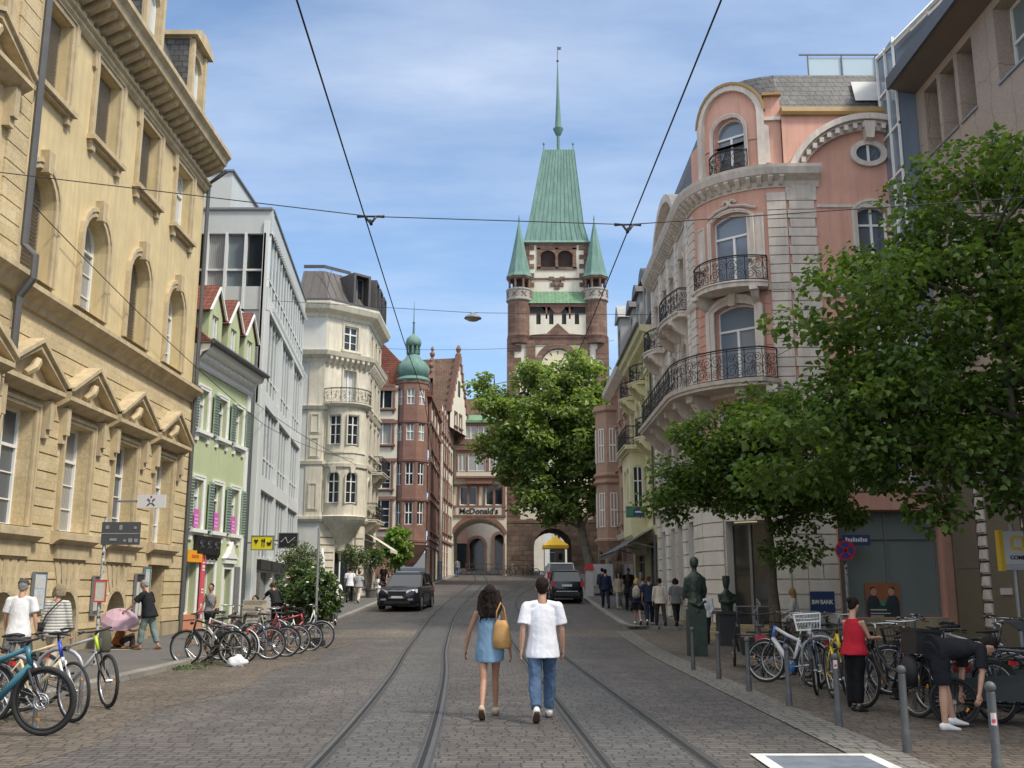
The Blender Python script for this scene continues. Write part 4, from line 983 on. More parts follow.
mb = MB(); mb.wall(-3.35, 3.35, 28.6, 36.0, -.9, [(-1.75, -.15, 33.2, 35.1, .5, .35), (.15, 1.75, 33.2, 35.1, .5, .35), (-.5, .5, 31.0, 31.7, 0, .3)], .3); mb.box(-3.35, 3.35, -8.5, -1.25, 28.6, 36); mb.poly([(-3.35, -.9, 28.6), (-3.35, -1.3, 28.6), (-3.35, -1.3, 36), (-3.35, -.9, 36)]); mb.poly([(3.35, -.9, 28.6), (3.35, -1.3, 28.6), (3.35, -1.3, 36), (3.35, -.9, 36)])
mb.build('belfry_wall', OFFW, B)
mb = MB()
for s in (-1, 1):
    z = 30.4; k = 0
    while z < 35.8: wd = .45 + .5 * (k % 2); a, b = sorted((s * 3.42, s * (3.42 - wd))); mb.box(a, b, -1.6, -.83, z, z + .5); z += .53; k += 1
mb.box(-3.45, 3.45, -1.5, -.8, 31.75, 31.95); mb.box(-3.4, 3.4, -1.2, -.75, 35.75, 36.0)
for x in (-1.95, 1.95): mb.box(x - .2, x + .2, -1.2, -.8, 33.0, 35.4)
mb.box(-.15, .15, -1.2, -.8, 33.0, 35.4); mb.box(-2.2, 2.2, -1.2, -.8, 35.2, 35.75); mb.box(-2.2, 2.2, -1.2, -.8, 32.85, 33.2)
for k in range(2):
    x = -.95 + 1.9 * k; pts = arc(x - .8, x + .8, 34.6, .5, 10); mb.prism([(x - .8, 35.25)] + pts + [(x + .8, 35.25)], -1.15, -.8)
for x, z in ((-.6, 31.9), (.6, 31.9), (-.45, 31.2), (.45, 31.2), (0, 30.9)): mb.box(x - .28, x + .28, -1.15, -.82, z - .25, z + .2)
mb.build('belfry_trim', TSTONE, B)
for x in (-.95, .95):
    o = win(B, x, -1.2, 33.2, 1.6, 1.9, .5, 'shutter', name='louvre_opening')
    for q in [o] + list(o.children): q.data = q.data.copy(); q.data.materials[0] = M('dark_louvre', (.07, .045, .04), .8, .2, 3)
def frustum(mb, x0, z0, x1, z1, yf0, yb0, yf1, yb1, m=0, dx=0):
    mb.faces([(-x0, yf0, z0), (x0, yf0, z0), (x0, yb0, z0), (-x0, yb0, z0), (dx - x1, yf1, z1), (dx + x1, yf1, z1), (dx + x1, yb1, z1), (dx - x1, yb1, z1)], [(0, 1, 5, 4), (1, 2, 6, 5), (2, 3, 7, 6), (3, 0, 4, 7), (4, 5, 6, 7), (0, 1, 2, 3)], m)
mb = MB(); frustum(mb, 3.75, 35.95, 3.5, 36.3, -.55, -8.8, -.8, -8.5); frustum(mb, 3.5, 36.3, 3.05, 38.3, -.8, -8.5, -1.3, -8.0); frustum(mb, 3.05, 38.3, 1.78, 48.4, -1.3, -8.0, -3.9, -5.5, dx=.5)
for k in range(13):
    t = -1 + 2 * k / 12
    for (xa, za, ya, xb, zb, yb) in ((3.5, 36.3, -.8, 3.05, 38.3, -1.3), (3.05, 38.3, -1.3, 1.78, 48.4, -3.9)): mb.tube([(t * xa, ya + .02, za), (t * xb + (.5 if zb > 40 else 0), yb + .02, zb)], .045, 4)
mb.build('copper_roof', COPPER, B)
mb = MB(); mb.tube([(-1.25, -4.6, 48.45), (2.25, -4.6, 48.45)], .14, 6); mb.lathe([(.2, 48.4), (.18, 50.4), (.28, 50.5), (.55, 51.1), (.62, 51.3), (.4, 51.4), (.36, 51.8), (.2, 55.0), (.05, 59.6)], .5, -4.6, 10)
for s in (-1, 1): mb.lathe([(.05, 48.4), (.04, 49.2), (.14, 49.35), (.14, 49.5), (.02, 49.65)], .5 + s * 1.7, -4.6, 8)
mb.build('spire', COPPER, B, smooth=True)
mb = MB(); mb.tube([(.5, -4.6, 59.5), (.5, -4.6, 61.9)], .04, 5); mb.ball((.5, -4.6, 60.0), .16, 8); mb.prism([(.55, 61.4), (1.0, 61.5), (.85, 61.65), (1.0, 61.8), (.55, 61.8)], -4.62, -4.58); mb.build('weather_vane', ZINC, B)
for s in (-1, 1):
    cx = s * 4.12; cw = -.25
    mb = MB(); mb.lathe([(1.02, 24.3), (1.15, 24.8), (1.3, 25.1), (1.24, 25.3), (1.24, 29.0)], cx, cw, 16); mb.lathe([(1.1, 30.3), (1.1, 30.4)], cx, cw, 16)
    for k in range(8): a = pi / 8 + pi / 4 * k; mb.tube([(cx + 1.12 * cos(a), cw + 1.12 * sin(a), 30.3), (cx + 1.12 * cos(a), cw + 1.12 * sin(a), 31.6)], .14, 6)
    mb.lathe([(1.2, 31.35), (1.34, 31.5), (1.36, 31.72), (1.1, 31.75)], cx, cw, 16); t_ = mb.build('corner_turret', TSTONE, B)
    mb = MB(); mb.lathe([(.72, 29.8), (.72, 31.7)], cx, cw, 10); mb.build('turret_core', DARK, t_)
    mb = MB(); mb.lathe([(1.24, 28.95), (1.42, 29.05), (1.42, 29.2), (1.36, 29.25), (1.36, 30.1), (1.44, 30.15), (1.44, 30.32), (1.1, 30.35)], cx, cw, 16); bl = mb.build('balustrade', M('pale_grey_stone', (.33, .3, .26), .9, .3, 4, .4, 12), t_)
    mb = MB()
    for k in range(8):
        a = pi / 4 * k + pi / 8; c = Vector((cx + 1.37 * cos(a), cw + 1.37 * sin(a), 29.67))
        for r in (.78, -.78): mb.obox(c, (.05, .75, .08), Matrix.Rotation(a, 3, 'Z') @ Matrix.Rotation(r, 3, 'X'))
    mb.build('tracery', TSTONE, bl)
    mb = MB(); mb.lathe([(1.5, 31.7), (1.32, 32.1), (.85, 34.2), (.4, 36.5), (.06, 38.3), (.1, 38.5), (.02, 39.0)], cx, cw, 8, rot=pi / 8); mb.build('turret_spire', COPPER, t_)
# ================================================================ houses seen through the two arches
def plain_house(name, label, loc, wd, ht, dep, mat, cols, rows_, rot=0, roof=TILE, ang=None, group=None, shop=True):
    b = thing(name, label, 'house', loc, rot, group)
    hs = []; L = []
    for c in range(cols):
        u = wd * (c + .5) / cols - wd / 2
        for r in range(rows_): z = 4.0 + r * 3.1; hs.append((u - .5, u + .5, z, z + 1.7)); L.append((u, z))
        if shop: hs.append((u - wd / cols * .38, u + wd / cols * .38, .2, 2.9))
    mb = MB(); mb.wall(-wd / 2, wd / 2, -.5, ht, 0, hs, .2); mb.box(-wd / 2 + .03, wd / 2 - .03, -dep, -.22, -.5, ht - .02); mb.poly([(wd / 2, 0, 0), (wd / 2, -dep, 0), (wd / 2, -dep, ht), (wd / 2, 0, ht)]); mb.poly([(-wd / 2, 0, 0), (-wd / 2, -dep, 0), (-wd / 2, -dep, ht), (-wd / 2, 0, ht)]); mb.build('wall', mat, b)
    for u, z in L: opening(b, u, z, 1.0, 1.7, 0, 0, .2, 'double', sur=dict(t=.12, p=.05, mat=PINKT))
    if shop:
        for c in range(cols): u = wd * (c + .5) / cols - wd / 2; win(b, u, -.14, .2, wd / cols * .76, 2.7, 0, 'shop', glass=GL, frame=GREYP, name='shop_window')
    mb = MB(); mb.prismx([(-.05, ht - .3), (.1, ht - .3), (.4, ht), (-.05, ht)], -wd / 2, wd / 2); mb.build('cornice', PINKT, b)
    mb = MB(); mb.prismx([(.4, ht), (-dep / 2, ht + dep * .45), (-dep, ht)], -wd / 2, wd / 2); mb.build('roof', roof, b)
    return b
ROSE0 = M('rose_stone', (.42, .24, .19), .9, .2, 2)
b = thing('arcade_house', 'pale house with pink pointed arches seen through the left gate arch', 'house', (-2.2, 121, gz(121)))
mb = MB(); mb.wall(-6, 6, -.5, 10, 0, [(-2.85, -1.15, 0, 3.8, 1.3, 1.6), (.1, 1.2, 0, 4.3, .55, 1.4), (-5.2, -3.6, 0, 3.8, 1.2, 1.6)], 1); mb.build('wall', M('warm_white_render', (.72, .67, .58), .9, .1), b)
mb = MB()
for u, hw, z0, rs in ((-2.0, .85, 2.5, 1.3), (.65, .55, 3.75, .55), (-4.4, .8, 2.6, 1.2)):
    p1 = arc(u - hw, u + hw, z0, rs, 14); p2 = arc(u - hw - .35, u + hw + .35, z0, rs + .35, 14)
    for k in range(14): mb.prism([p1[k], p1[k + 1], p2[k + 1], p2[k]], -.1, .1)
    for s in (-1, 1): mb.box(u + s * (hw + .17) - .17, u + s * (hw + .17) + .17, 0, .1, 0, z0)
mb.build('arch_trim', M('rose_stone', (.42, .24, .19), .9, .2, 2), b)
mb = MB(); mb.box(-6, 6, -1.5, -1.3, 0, 5); mb.build('shop_window', GL, b); mb = MB(); mb.box(-6, -3.1, 0, 4.5, -.5, 7.5); mb.build('side_wing', ROSE0, b); mb = MB(); mb.box(-5, -3.06, 4.5, 4.55, .2, 3.0); mb.box(-3.1, -3.05, .5, 4.2, .2, 3.0); mb.build('wing_shop_window', GL, b)
mb = MB(); mb.prismx([(.3, 10), (-5, 14), (-10, 10)], -6, 6); mb.build('roof', TILE, b)
plain_house('town_house', 'white shop house standing far behind the tower arch', (5.2, 150, gz(150) - .3), 12, 13, 10, CREAMG, 4, 3, roof=TILE)
plain_house('town_house', 'grey house on the right beyond the tower arch', (11.0, 128, gz(128)), 12, 12, 8, M('warm_grey_render', (.36, .34, .3), .9, .12), 4, 3, -pi / 2, roof=TILEB)
# ================================================================ pink corner building (right)
B = thing('pink_corner_building', 'salmon pink corner building with rounded bay, iron balconies and arched pediment', 'building', (9, 33.7, 0))
F1, FC, F3 = FR(0, -2.7, 0), FA(0, 0, 2.7, 180), FR(-2.7, 9.5, -90)
LC = 2.7 * pi / 2; UC = LC / 2 + .26
path = [(-2.7, -9.5), (-2.7, 0)] + [(2.7 * cos(radians(180 + a)), -2.7 * sin(radians(180 + a))) for a in range(9, 90, 9)] + [(0, 2.7), (5.2, 2.7)]
carc = [(2.7 * cos(radians(180 + a)), -2.7 * sin(radians(180 + a))) for a in range(0, 91, 6)]
sp_ = dict(t=.2, p=.08, mat=PINKT)
# front wall
fh = [(.95, 4.1, .75, 3.95, 0, .3), (2.3, 3.3, 11.9, 13.95, .2, .25), (2.3, 3.3, 8.3, 10.4, .2, .25), (2.3, 3.3, 5.0, 6.9, 0, .25)]
mb = MB(fmap=F1); mb.wall(0, 5.2, 0, 17.2, 0, fh, .3); mb.box(0, 5.2, -6, -.35, .0, 17); mb.build('front_wall', PINK, B)
fopen(B, F1, 2.52, .75, 3.15, 3.2, 0, 0, .3, 'shop', frame=GREYP, glass=GLG, name='shop_window')
for z, h, r in ((11.9, 2.05, .2), (8.3, 2.1, .2), (5.0, 1.9, 0)): fopen(B, F1, 2.8, z, 1.0, h, r, 0, .25, 'cross', sur=sp_, glass=GLB)
mb = MB(fmap=F1)
for k in range(31):
    z = 5.1 + k * .31
    if z > 14.2: break
    mb.box(.02 if k % 2 else .08, .95 if k % 2 else .9, 0, .09, z, z + .28)
mb.box(0, 1.0, 0, .06, 14.1, 14.7); mb.box(.1, .9, .0, .1, 13.6, 13.7); mb.build('pilaster', PINKT, B)
mb = MB(fmap=F1); n = 22
for (w0, w1, o, i) in ((.06, .2, 0, .5), (.06, .45, 0, .2), (.06, .3, .2, .28)):
    p1 = arc(2.8 - 2.75 + o, 2.8 + 2.75 - o, 15.1, 1.9 - o, n); p2 = arc(2.8 - 2.75 + i, 2.8 + 2.75 - i, 15.1, 1.9 - i, n)
    for k in range(n): mb.prism([p1[k], p1[k + 1], p2[k + 1], p2[k]], w0 - .06, w1)
pm = arc(2.8 - 2.4, 2.8 + 2.4, 15.1, 1.5, 19)
for k in range(1, 19): x, z = pm[k]; mb.box(x - .07, x + .07, .1, .38, z - .07, z + .1)
mb.prism([(2.68, 16.15), (2.92, 16.15), (3.0, 16.75), (2.6, 16.75)], 0, .4); mb.build('arched_pediment', PINKT, B)
mb = MB(fmap=F1); el = lambda rx, rz: [(2.8 + rx * cos(2 * pi * k / 24), 15.72 + rz * sin(2 * pi * k / 24)) for k in range(24)]
ring(mb, el(.62, .46), el(.42, .3), 0, .14); mb.build('oval_surround', PINKT, B)
mb = MB(fmap=F1); mb.prism(el(.43, .31), 0, .03); mb.box(2.76, 2.84, .03, .06, 15.42, 16.02, 1); mb.build('oval_window', [GLB, WHITE], B)
mb = MB(); mb.sweep([(0, 2.7), (5.2, 2.7)], [(-.1, 17.1), (.12, 17.1), (.16, 17.2), (.12, 17.38), (-.3, 17.42)]); mb.build('eaves_sheet', OCHRE, B)
mb = MB(fmap=F1)
for x, z0, z1 in ((1.15, 13.85, 13.95), (1.15, 10.8, 10.95), (1.15, 7.6, 7.75)): mb.box(1.0, 5.2, 0, .05, z0, z1)
mb.box(.2, .8, .06, .1, 14.15, 14.6); mb.build('string_course', PINKT, B)
# rounded corner
ch = [(UC - .72, UC + .72, 8.1, 10.75, .2, .3), (UC - .72, UC + .72, 11.45, 13.9, .22, .3), (UC - .7, UC + .7, .15, 3.7, 0, .4), (UC - .5, UC + .5, 5.0, 7.0, 0, .25)]
mb = MB(fmap=FC); mb.wall(0, LC, 4.6, 15.0, 0, [ch[0], ch[1], ch[3]], .3, usub=.15); mb.build('corner_wall', PINK, B)
fopen(B, FC, UC, 8.1, 1.44, 2.65, .2, 0, .3, 'cas', sur=dict(t=.3, p=.1, mat=PINKT, sill=False, key=True), glass=GLS, name='balcony_door')
fopen(B, FC, UC, 11.45, 1.44, 2.45, .22, 0, .3, 'cas', sur=dict(t=.12, p=.06, mat=PINKT, sill=False), glass=GLS, name='balcony_door'); fopen(B, FC, UC, 5.0, 1.0, 2.0, 0, 0, .25, 'cross', sur=sp_, glass=GLB)
mb = MB(fmap=FC)
for u, w_ in ((.32, .3), (LC - .32, .3)):
    for k in range(31):
        z = 5.1 + k * .31
        if z > 14.1: break
        mb.box(u - w_, u + w_ - .0, 0, .08, z, z + .28)
for a, b in ((.9, 1.3), (LC - 1.3, LC - .75)):
    ring(mb, [(a, 12.2), (b, 12.2), (b, 13.7), (a, 13.7)], [(a + .05, 12.25), (b - .05, 12.25), (b - .05, 13.65), (a + .05, 13.65)], 0, .05); mb.box(a + .05, b - .05, 0, .025, 12.25, 13.65); mb.box(a, b, 0, .04, 11.5, 12.05)
for s in (-1, 1): mb.tube([(UC + s * (.12 + .1 * cos(q)), .07, 14.2 + .1 * sin(q)) for q in [k * .6 for k in range(9)]] + [(UC + s * .5, .06, 14.05), (UC + s * .9, .05, 13.9)], .05, 5)
mb.build('rusticated_strips', PINKT, B)
mb = MB(fmap=FC)
for k in range(10):
    for a, b in ((.7, UC - 1.0), (UC + 1.0, LC - .68)): mb.box(a, (a + b) / 2, 0, .03, 7.9 + k * .34, 8.21 + k * .34); mb.box((a + b) / 2, b, 0, .03, 7.9 + k * .34, 8.21 + k * .34)
mb.build('pink_courses', PINK, B)
# cornices running round
for prof, nm in (([(-.1, 14.55), (.06, 14.55), (.12, 14.75), (.4, 14.9), (.48, 15.1), (.5, 15.2), (-.1, 15.25)], 'cornice'), ([(-.05, 11.05), (.1, 11.05), (.14, 11.25), (-.05, 11.3)], 'string_course'), ([(-.05, 7.65), (.1, 7.65), (.14, 7.85), (-.05, 7.9)], 'string_course'), ([(-.1, 4.55), (.14, 4.55), (.2, 4.75), (.2, 4.85), (-.1, 4.95)], 'string_course')):
    mb = MB(); mb.sweep(path if nm != 'cornice' else path[:-1] + [(1.1, 2.7)], prof); mb.build(nm, PINKT, B)
mb = MB(fmap=FC)
for k in range(13): u = .1 + k * LC / 13; mb.prismx([(0, 14.6), (.15, 14.62), (.36, 14.82), (.36, 14.92), (0, 14.92)], u, u + .13)
mb.build('modillion', PINKT, B)
# attic storey of the corner with curved gable
mb = MB(fmap=FC); mb.wall(0, LC, 15.2, 16.4, -.15, [(UC - .58, UC + .58, 15.3, 16.4, 0, .3)], .3, usub=.15); mb.wall(UC - 1.35, UC + 1.35, 16.4, 17.45, -.12, [(UC - .58, UC + .58, 16.4, 17.4, .58, .3)], .3, usub=.12)
mb.wall(UC + 1.3, LC, 16.4, 17.9, -.15, usub=.2); mb.wall(0, UC - 1.3, 16.4, 16.9, -.15, usub=.2)
pg = arc(UC - 1.28, UC + 1.28, 17.35, 1.15, 14)
for (a, c), (b, d) in zip(pg, pg[1:]): mb.poly([(a, -.12, 17.35), (b, -.12, 17.35), (b, -.12, d), (a, -.12, c)])
mb.build('attic_wall', PINK, B)
fopen(B, FC, UC, 15.3, 1.16, 2.1, .58, -.15, .3, 'cas', sur=dict(t=.12, p=.05, mat=PINKT, sill=False), glass=GLS, name='balcony_door')
mb = MB(fmap=FC)
for k in range(14):
    (a, c), (b, d) = pg[k], pg[k + 1]; ka = .17; e = arc(UC - 1.06, UC + 1.06, 17.35, .95, 14); mb.prism([pg[k], pg[k + 1], e[k + 1], e[k]], -.3, .02)
for s in (-1, 1): mb.box(UC + s * 1.17 - .12, UC + s * 1.17 + .12, -.25, .04, 15.2, 17.4)
mb.box(UC + 1.3, LC, -.2, -.05, 17.0, 17.12)
pl = outline(.42, 1.4, .12, 15.5); mb.prism([(LC - .62 + p[0], p[1]) for p in pl], -.2, -.1); mb.build('gable_trim', PINKT, B)
mb = MB(fmap=FC)
for k in range(14): e0 = arc(UC - 1.36, UC + 1.36, 17.37, 1.22, 14); e1 = arc(UC - 1.28, UC + 1.28, 17.35, 1.14, 14); mb.prism([e0[k], e0[k + 1], e1[k + 1], e1[k]], -.8, .06)
mb.box(UC + 1.27, LC + .05, -.6, .02, 17.88, 17.98); mb.build('eaves_sheet', OCHRE, B)
mb = MB(fmap=FC); mb.box(LC - .1, LC + .02, -.5, -.16, 15.2, 17.9); mb.build('attic_return', PINK, B)
b_ = [FC(UC - .7 + 1.4 * k / 10, .05 + .32 * sin(pi * k / 10), 0) for k in range(11)]
railing([(p[0], -p[1]) for p in b_], 15.25, .75, B)
balcony(B, FC, UC - 1.25, UC + 1.15, 11.25, .95, .85, PINKT, 2, .2, bow=1, ch=.6)
# long wrapped balcony: street side, corner, front
def wrap(w): return [F3(u, w * min(1, max(0, (u - 1.6) / .8)), 0) for u in (1.6, 2.4, 3.5, 5, 6.5, 8, 9.4)] + [FC(LC * .86 * k / 10, w + .12 * sin(pi * k / 10), 0) for k in range(1, 10)] + [FC(LC * .86, w * .6, 0), FC(LC * .87, 0, 0)]
mb = MB(); outer = wrap(1.0); inner = [F3(9.4, -.1, 0), F3(1.6, -.1, 0)]; arcin = [FC(LC * .87 * k / 8, -.1, 0) for k in range(8, -1, -1)]
mb.prismz([(p[0], -p[1]) for p in outer + arcin + inner], 7.78, 8.0); bl = mb.build('balcony', PINKT, B)
mb = MB(); mb.sweep([(p[0], -p[1]) for p in wrap(1.0)], [(-.1, 7.84), (.07, 7.88), (.1, 8.0), (-.1, 8.02)]); mb.build('slab_edge', PINKT, bl)
q = MB(fmap=F3); [corbel(q, u, 0, 7.78, .85, .95, .24) for u in (2.6, 4.4, 6.2, 8.0)]; q.build('corbel', PINKT, bl)
q = MB(fmap=FC); [corbel(q, u, 0, 7.78, .85, 1.0, .26) for u in (.3, 1.2, LC - 1.5, LC - .75)]; q.build('corbel', PINKT, bl)
railing([(p[0], -p[1]) for p in wrap(.93)], 8.0, 1.0, bl, wob=.0)
# street side wall
ax = [1.5, 3.9, 5.6, 7.9]; hs = []
for a in ax: hs += [(a - .48, a + .48, 8.1, 10.3, .2), (a - .48, a + .48, 11.5, 13.6, .25), (a - .48, a + .48, 5.0, 7.0), (a - .75, a + .75, .1, 3.9)]
mb = MB(fmap=F3); mb.wall(0, 9.5, 4.6, 15.2, 0, [h for h in hs if h[2] > 4], .3); mb.build('street_wall', PINKT, B)
for a in ax:
    fopen(B, F3, a, 8.1, .96, 2.2, .2, 0, .3, 'cas', sur=sp_); fopen(B, F3, a, 11.5, .96, 2.1, .25, 0, .3, 'cas', sur=dict(t=.2, p=.08, mat=PINKT, key=True)); fopen(B, F3, a, 5.0, .96, 2.0, 0, 0, .3, 'cross', sur=sp_); fopen(B, F3, a, .1, 1.5, 3.8, 0, 0, .3, 'shop', glass=GL, frame=GREYP, name='shop_window')
mb = MB(fmap=F3)
for a in (.3, 2.7, 4.75, 6.75, 9.2):
    for k in range(31): mb.box(a - .22, a + .22, 0, .09, 5.1 + k * .305, 5.37 + k * .305)
mb.build('pilaster', RUST, B)
mb = MB(fmap=F3)
for a, b in ((.55, .95), (2.05, 2.4), (3.0, 3.35), (6.1, 6.5), (7.0, 7.35), (8.45, 8.9)):
    for z in (8.0, 11.4): mb.box(a, b, 0, .03, z, z + 2.5)
mb.build('pink_panel', PINK, B)
balcony(B, F3, 4.8, 8.8, 11.3, .75, .85, PINKT, 3, .2, bow=1); balcony(B, F3, .8, 3.2, 11.3, .75, .85, PINKT, 2, .2, bow=1)
mb = MB(fmap=F3); p1 = arc(2.8, 8.6, 15.2, 1.5, 16); p2 = arc(3.1, 8.3, 15.2, 1.2, 16)
for k in range(16): mb.prism([p1[k], p1[k + 1], p2[k + 1], p2[k]], -.5, .4)
mb.prism([(2.9, 15.2)] + arc(2.9, 8.5, 15.2, 1.4, 12)[::1] + [(8.5, 15.2)], -.6, .05); mb.build('street_gable', PINKT, B)
mb = MB(fmap=F3)
for k in range(28): u = .1 + k * .335; mb.prismx([(0, 14.6), (.15, 14.62), (.36, 14.82), (.36, 14.92), (0, 14.92)], u, u + .13)
mb.build('modillion', PINKT, B)
# white rusticated ground floor
mb = MB(fmap=FC); mb.wall(0, LC, 0, 4.6, 0, [ch[2]], .4, usub=.15)
for k in range(9):
    z = .55 + k * .45
    for s, (a, b) in enumerate(((.02, .5), (.54, UC - .74), (UC + .74, LC - .5), (LC - .46, LC))):
        if b - a > .3: mb.prism(outline_off := [(a, z), ((a + b) / 2, z), (b, z), (b, z + .41), ((a + b) / 2, z + .41), (a, z + .41)], 0, .085)
mb.build('rusticated_base', RUST, B, smooth=False)
mb = MB(fmap=F1); mb.wall(0, .93, 0, 4.55, 0.004, [], .3)
for k in range(9):
    z = .55 + k * .45
    for a, b in (((.02, .45), (.49, .93)) if k % 2 else ((.02, .93),)): mb.box(a, b, 0, .09, z, z + .41)
mb.build('rusticated_base', RUST, B)
mb = MB(fmap=F3)
for a, b in ((.0, .7), (2.3, 3.1), (4.7, 4.8), (6.4, 7.1), (8.7, 9.5)):
    for k in range(9): mb.box(a, b, 0, .09, .55 + k * .45, .96 + k * .45)
mb.wall(0, 9.5, 0, 4.6, -.005, [h for h in hs if h[2] < 1], .3); mb.build('rusticated_base', RUST, B)
win(B, 0, 0, .15, 1.4, 3.5, 0, 'double', frame=GREYP, glass=GL, rot=FC.rot(UC), xy=FC(UC, -.36, 0)[:2], name='door')
mb = MB(); mb.sweep(path, [(-.1, 0), (.12, 0), (.12, .5), (-.1, .52)]); mb.build('plinth', SANDG, B)
mb = MB(fmap=F1); mb.box(.97, 4.12, .002, .13, 0, .74); mb.build('window_plinth', SANDG, B); mb = MB(fmap=F1); mb.box(4.12, 4.4, 0, .16, .4, 4.5); mb.box(.93, .97, 0, .12, .4, 4.5); mb.box(.93, 4.12, 0, .1, 3.98, 4.5); mb.build('shop_surround', PINK, B)
# roof, terrace
mb = MB(); mb.sweep([(-2.3, -9.5), (-2.3, 0)] + [(2.3 * cos(radians(180 + a)), -2.3 * sin(radians(180 + a))) for a in range(15, 90, 15)] + [(0, 2.4), (5.2, 2.4)], [(.1, 15.2), (-.1, 17.4), (-.65, 19.1), (-2.4, 19.2), (-2.4, 15.2)]); mb.build('slate_roof', SLATE, B)
mb = MB(); mb.box(1.2, 5.2, -6, 1.2, 18.95, 19.2); mb.sweep([(-.3, .9), (2.0, 1.25), (5.2, 1.25)], [(-.1, 18.4), (.1, 18.5), (.1, 18.7), (-.1, 18.7)]); mb.build('roof_terrace', ZINC, B)
mb = MB(); mb.box(1.5, 5.2, 1.15, 1.17, 19.25, 20.1); mb.build('glass_parapet', glassm('clear_balustrade', (.45, .55, .6), .1), B)
mb = MB()
for x in (1.5, 2.7, 3.9, 5.1): mb.tube([(x, 1.2, 19.2), (x, 1.2, 20.2)], .03, 5)
mb.tube([(1.2, 1.2, 20.2), (5.2, 1.2, 20.2)], .035, 5); mb.tube([(-.2, 1.0, 18.9), (1.2, 1.2, 19.3)], .04, 5); mb.build('roof_rail', GREYP, B)
mb = MB(); mb.faces([(2.7, 2.25, 17.9), (4.4, 2.25, 17.9), (4.4, 1.95, 18.75), (2.7, 1.95, 18.75)], [(0, 1, 2, 3)]); mb.build('skylight', GLW, B)
# ================================================================ yellow house
B = thing('yellow_house', 'pale yellow town house with oriel, balconies and grey mansard roof on the right', 'house', (6.25, 43.2, .45), -pi / 2)
HW = 8.6   # local u runs towards the camera: u = -(Y-43.2)
ax = [-7.3, -5.2, -3.2, -1.2]; hs = []
for a in ax: hs += [(a - .45, a + .45, 8.0, 10.0, .2), (a - .45, a + .45, 10.9, 12.0, 0), (a - .45, a + .45, 4.6, 6.6)]
hs += [(-8.3, -4.6, .2, 3.2), (-4.1, -.4, .2, 3.2)]
mb = MB(); mb.wall(-HW, 0, -.6, 12.6, 0, hs, .3); mb.box(-HW, 0, -8, -.32, -.5, 12.5); mb.build('wall', YELP, B)
for a in ax:
    for z, h, r in ((8.0, 2.0, .2), (10.9, 1.1, 0), (4.6, 2.0, 0)): opening(B, a, z, .9, h, r, 0, .3, 'cas', sur=dict(t=.16, p=.08, mat=YELP, key=r > 0))
for a in (-6.45, -2.25): win(B, a, -.24, .2, 3.7, 3.0, 0, 'shop', glass=GL, frame=GREYP, name='shop_window')
mb = MB()
for a in (-8.35, -6.25, -4.2, -2.2, -.25):
    for k in range(26): mb.box(a - .2, a + .2, 0, .07, 4.3 + k * .31, 4.57 + k * .31)
mb.build('pilaster', YELP, B)
mb = MB(); mb.prismx([(-.1, 12.1), (.08, 12.1), (.15, 12.3), (.55, 12.45), (.6, 12.7), (-.1, 12.75)], -HW, 0); mb.prismx([(-.1, 3.4), (.12, 3.4), (.2, 3.8), (-.1, 3.9)], -HW, 0)
for k in range(22): mb.box(-HW + .1 + k * .39, -HW + .28 + k * .39, 0, .4, 12.12, 12.4)
mb.build('cornice', YELP, B)
mb = MB(); mb.tube([(-HW, .66, 12.75), (0, .66, 12.75)], .08, 6); mb.tube([(-.08, .6, 12.7), (-.06, .14, 12.2), (-.06, .14, .2)], .055, 6); mb.build('gutter', PIPE, B)
mb = MB(); mb.wall(-6.9, -3.6, 3.6, 7.6, .7, [(-6.2, -5.4, 4.6, 6.8, .2, .15), (-5.1, -4.3, 4.6, 6.8, .2, .15)], .15); mb.box(-6.9, -6.88, 0, .7, 3.6, 7.6); mb.wall(-6.9, -3.6, 3.6, 3.62, 0); o_ = mb.build('oriel', YELP, B)
EP = FR(-3.6, -.7, 90)
mb = MB(fmap=EP); mb.wall(0, .7, 3.6, 7.6, 0, [(.12, .58, 4.6, 6.8, .1, .12)], .12); mb.build('oriel_flank', YELP, o_)
fopen(o_, EP, .35, 4.6, .46, 2.2, .1, 0, .12, 'cross', glass=GL)
for u in (-5.8, -4.7): win(o_, u, .6, 4.6, .8, 2.2, .2, 'cross', glass=GL)
mb = MB(); mb.prismx([(0, 2.7), (.2, 2.8), (.7, 3.6), (0, 3.6)], -6.9, -3.6); mb.box(-7, -3.5, 0, .8, 7.45, 7.6); mb.build('oriel_base', YELP, o_)
balcony(B, FR(0, 0, 0), -7.1, -3.3, 7.75, .95, .9, YELP, 2, .18); balcony(B, FR(0, 0, 0), -4.2, -2.2, 10.6, .75, .8, YELP, 2, .15, bow=1); balcony(B, FR(0, 0, 0), -8.2, -6.2, 10.6, .75, .8, YELP, 2, .15, bow=1); balcony(B, FR(0, 0, 0), -2.2, -.3, 7.75, .75, .85, YELP, 2, .15, bow=1)
mb = MB(); mb.prismx([(.3, 12.7), (-.9, 15.6), (-5, 16.2), (-8, 12.7)], -HW, 0); mb.build('mansard_roof', ZINC, B)
for a in (-6.6, -3.9, -1.3):
    mb = MB(); mb.wall(a - .7, a + .7, 12.8, 15.2, .1, [(a - .42, a + .42, 13.2, 14.8, .2, .15)], .15); mb.box(a - .7, a - .68, -2, .1, 12.8, 15.2); mb.box(a + .68, a + .7, -2, .1, 12.8, 15.2); d = mb.build('dormer', M('grey_dormer', (.3, .3, .29), .7, .1), B)
    mb = MB(); mb.prism([(a - .9, 15.15)] + arc(a - .85, a + .85, 15.2, .5, 8) + [(a + .9, 15.15)], -2, .3); mb.build('dormer_roof', ZINC, d); win(d, a, 0, 13.2, .84, 1.6, .2, 'double', glass=GL)
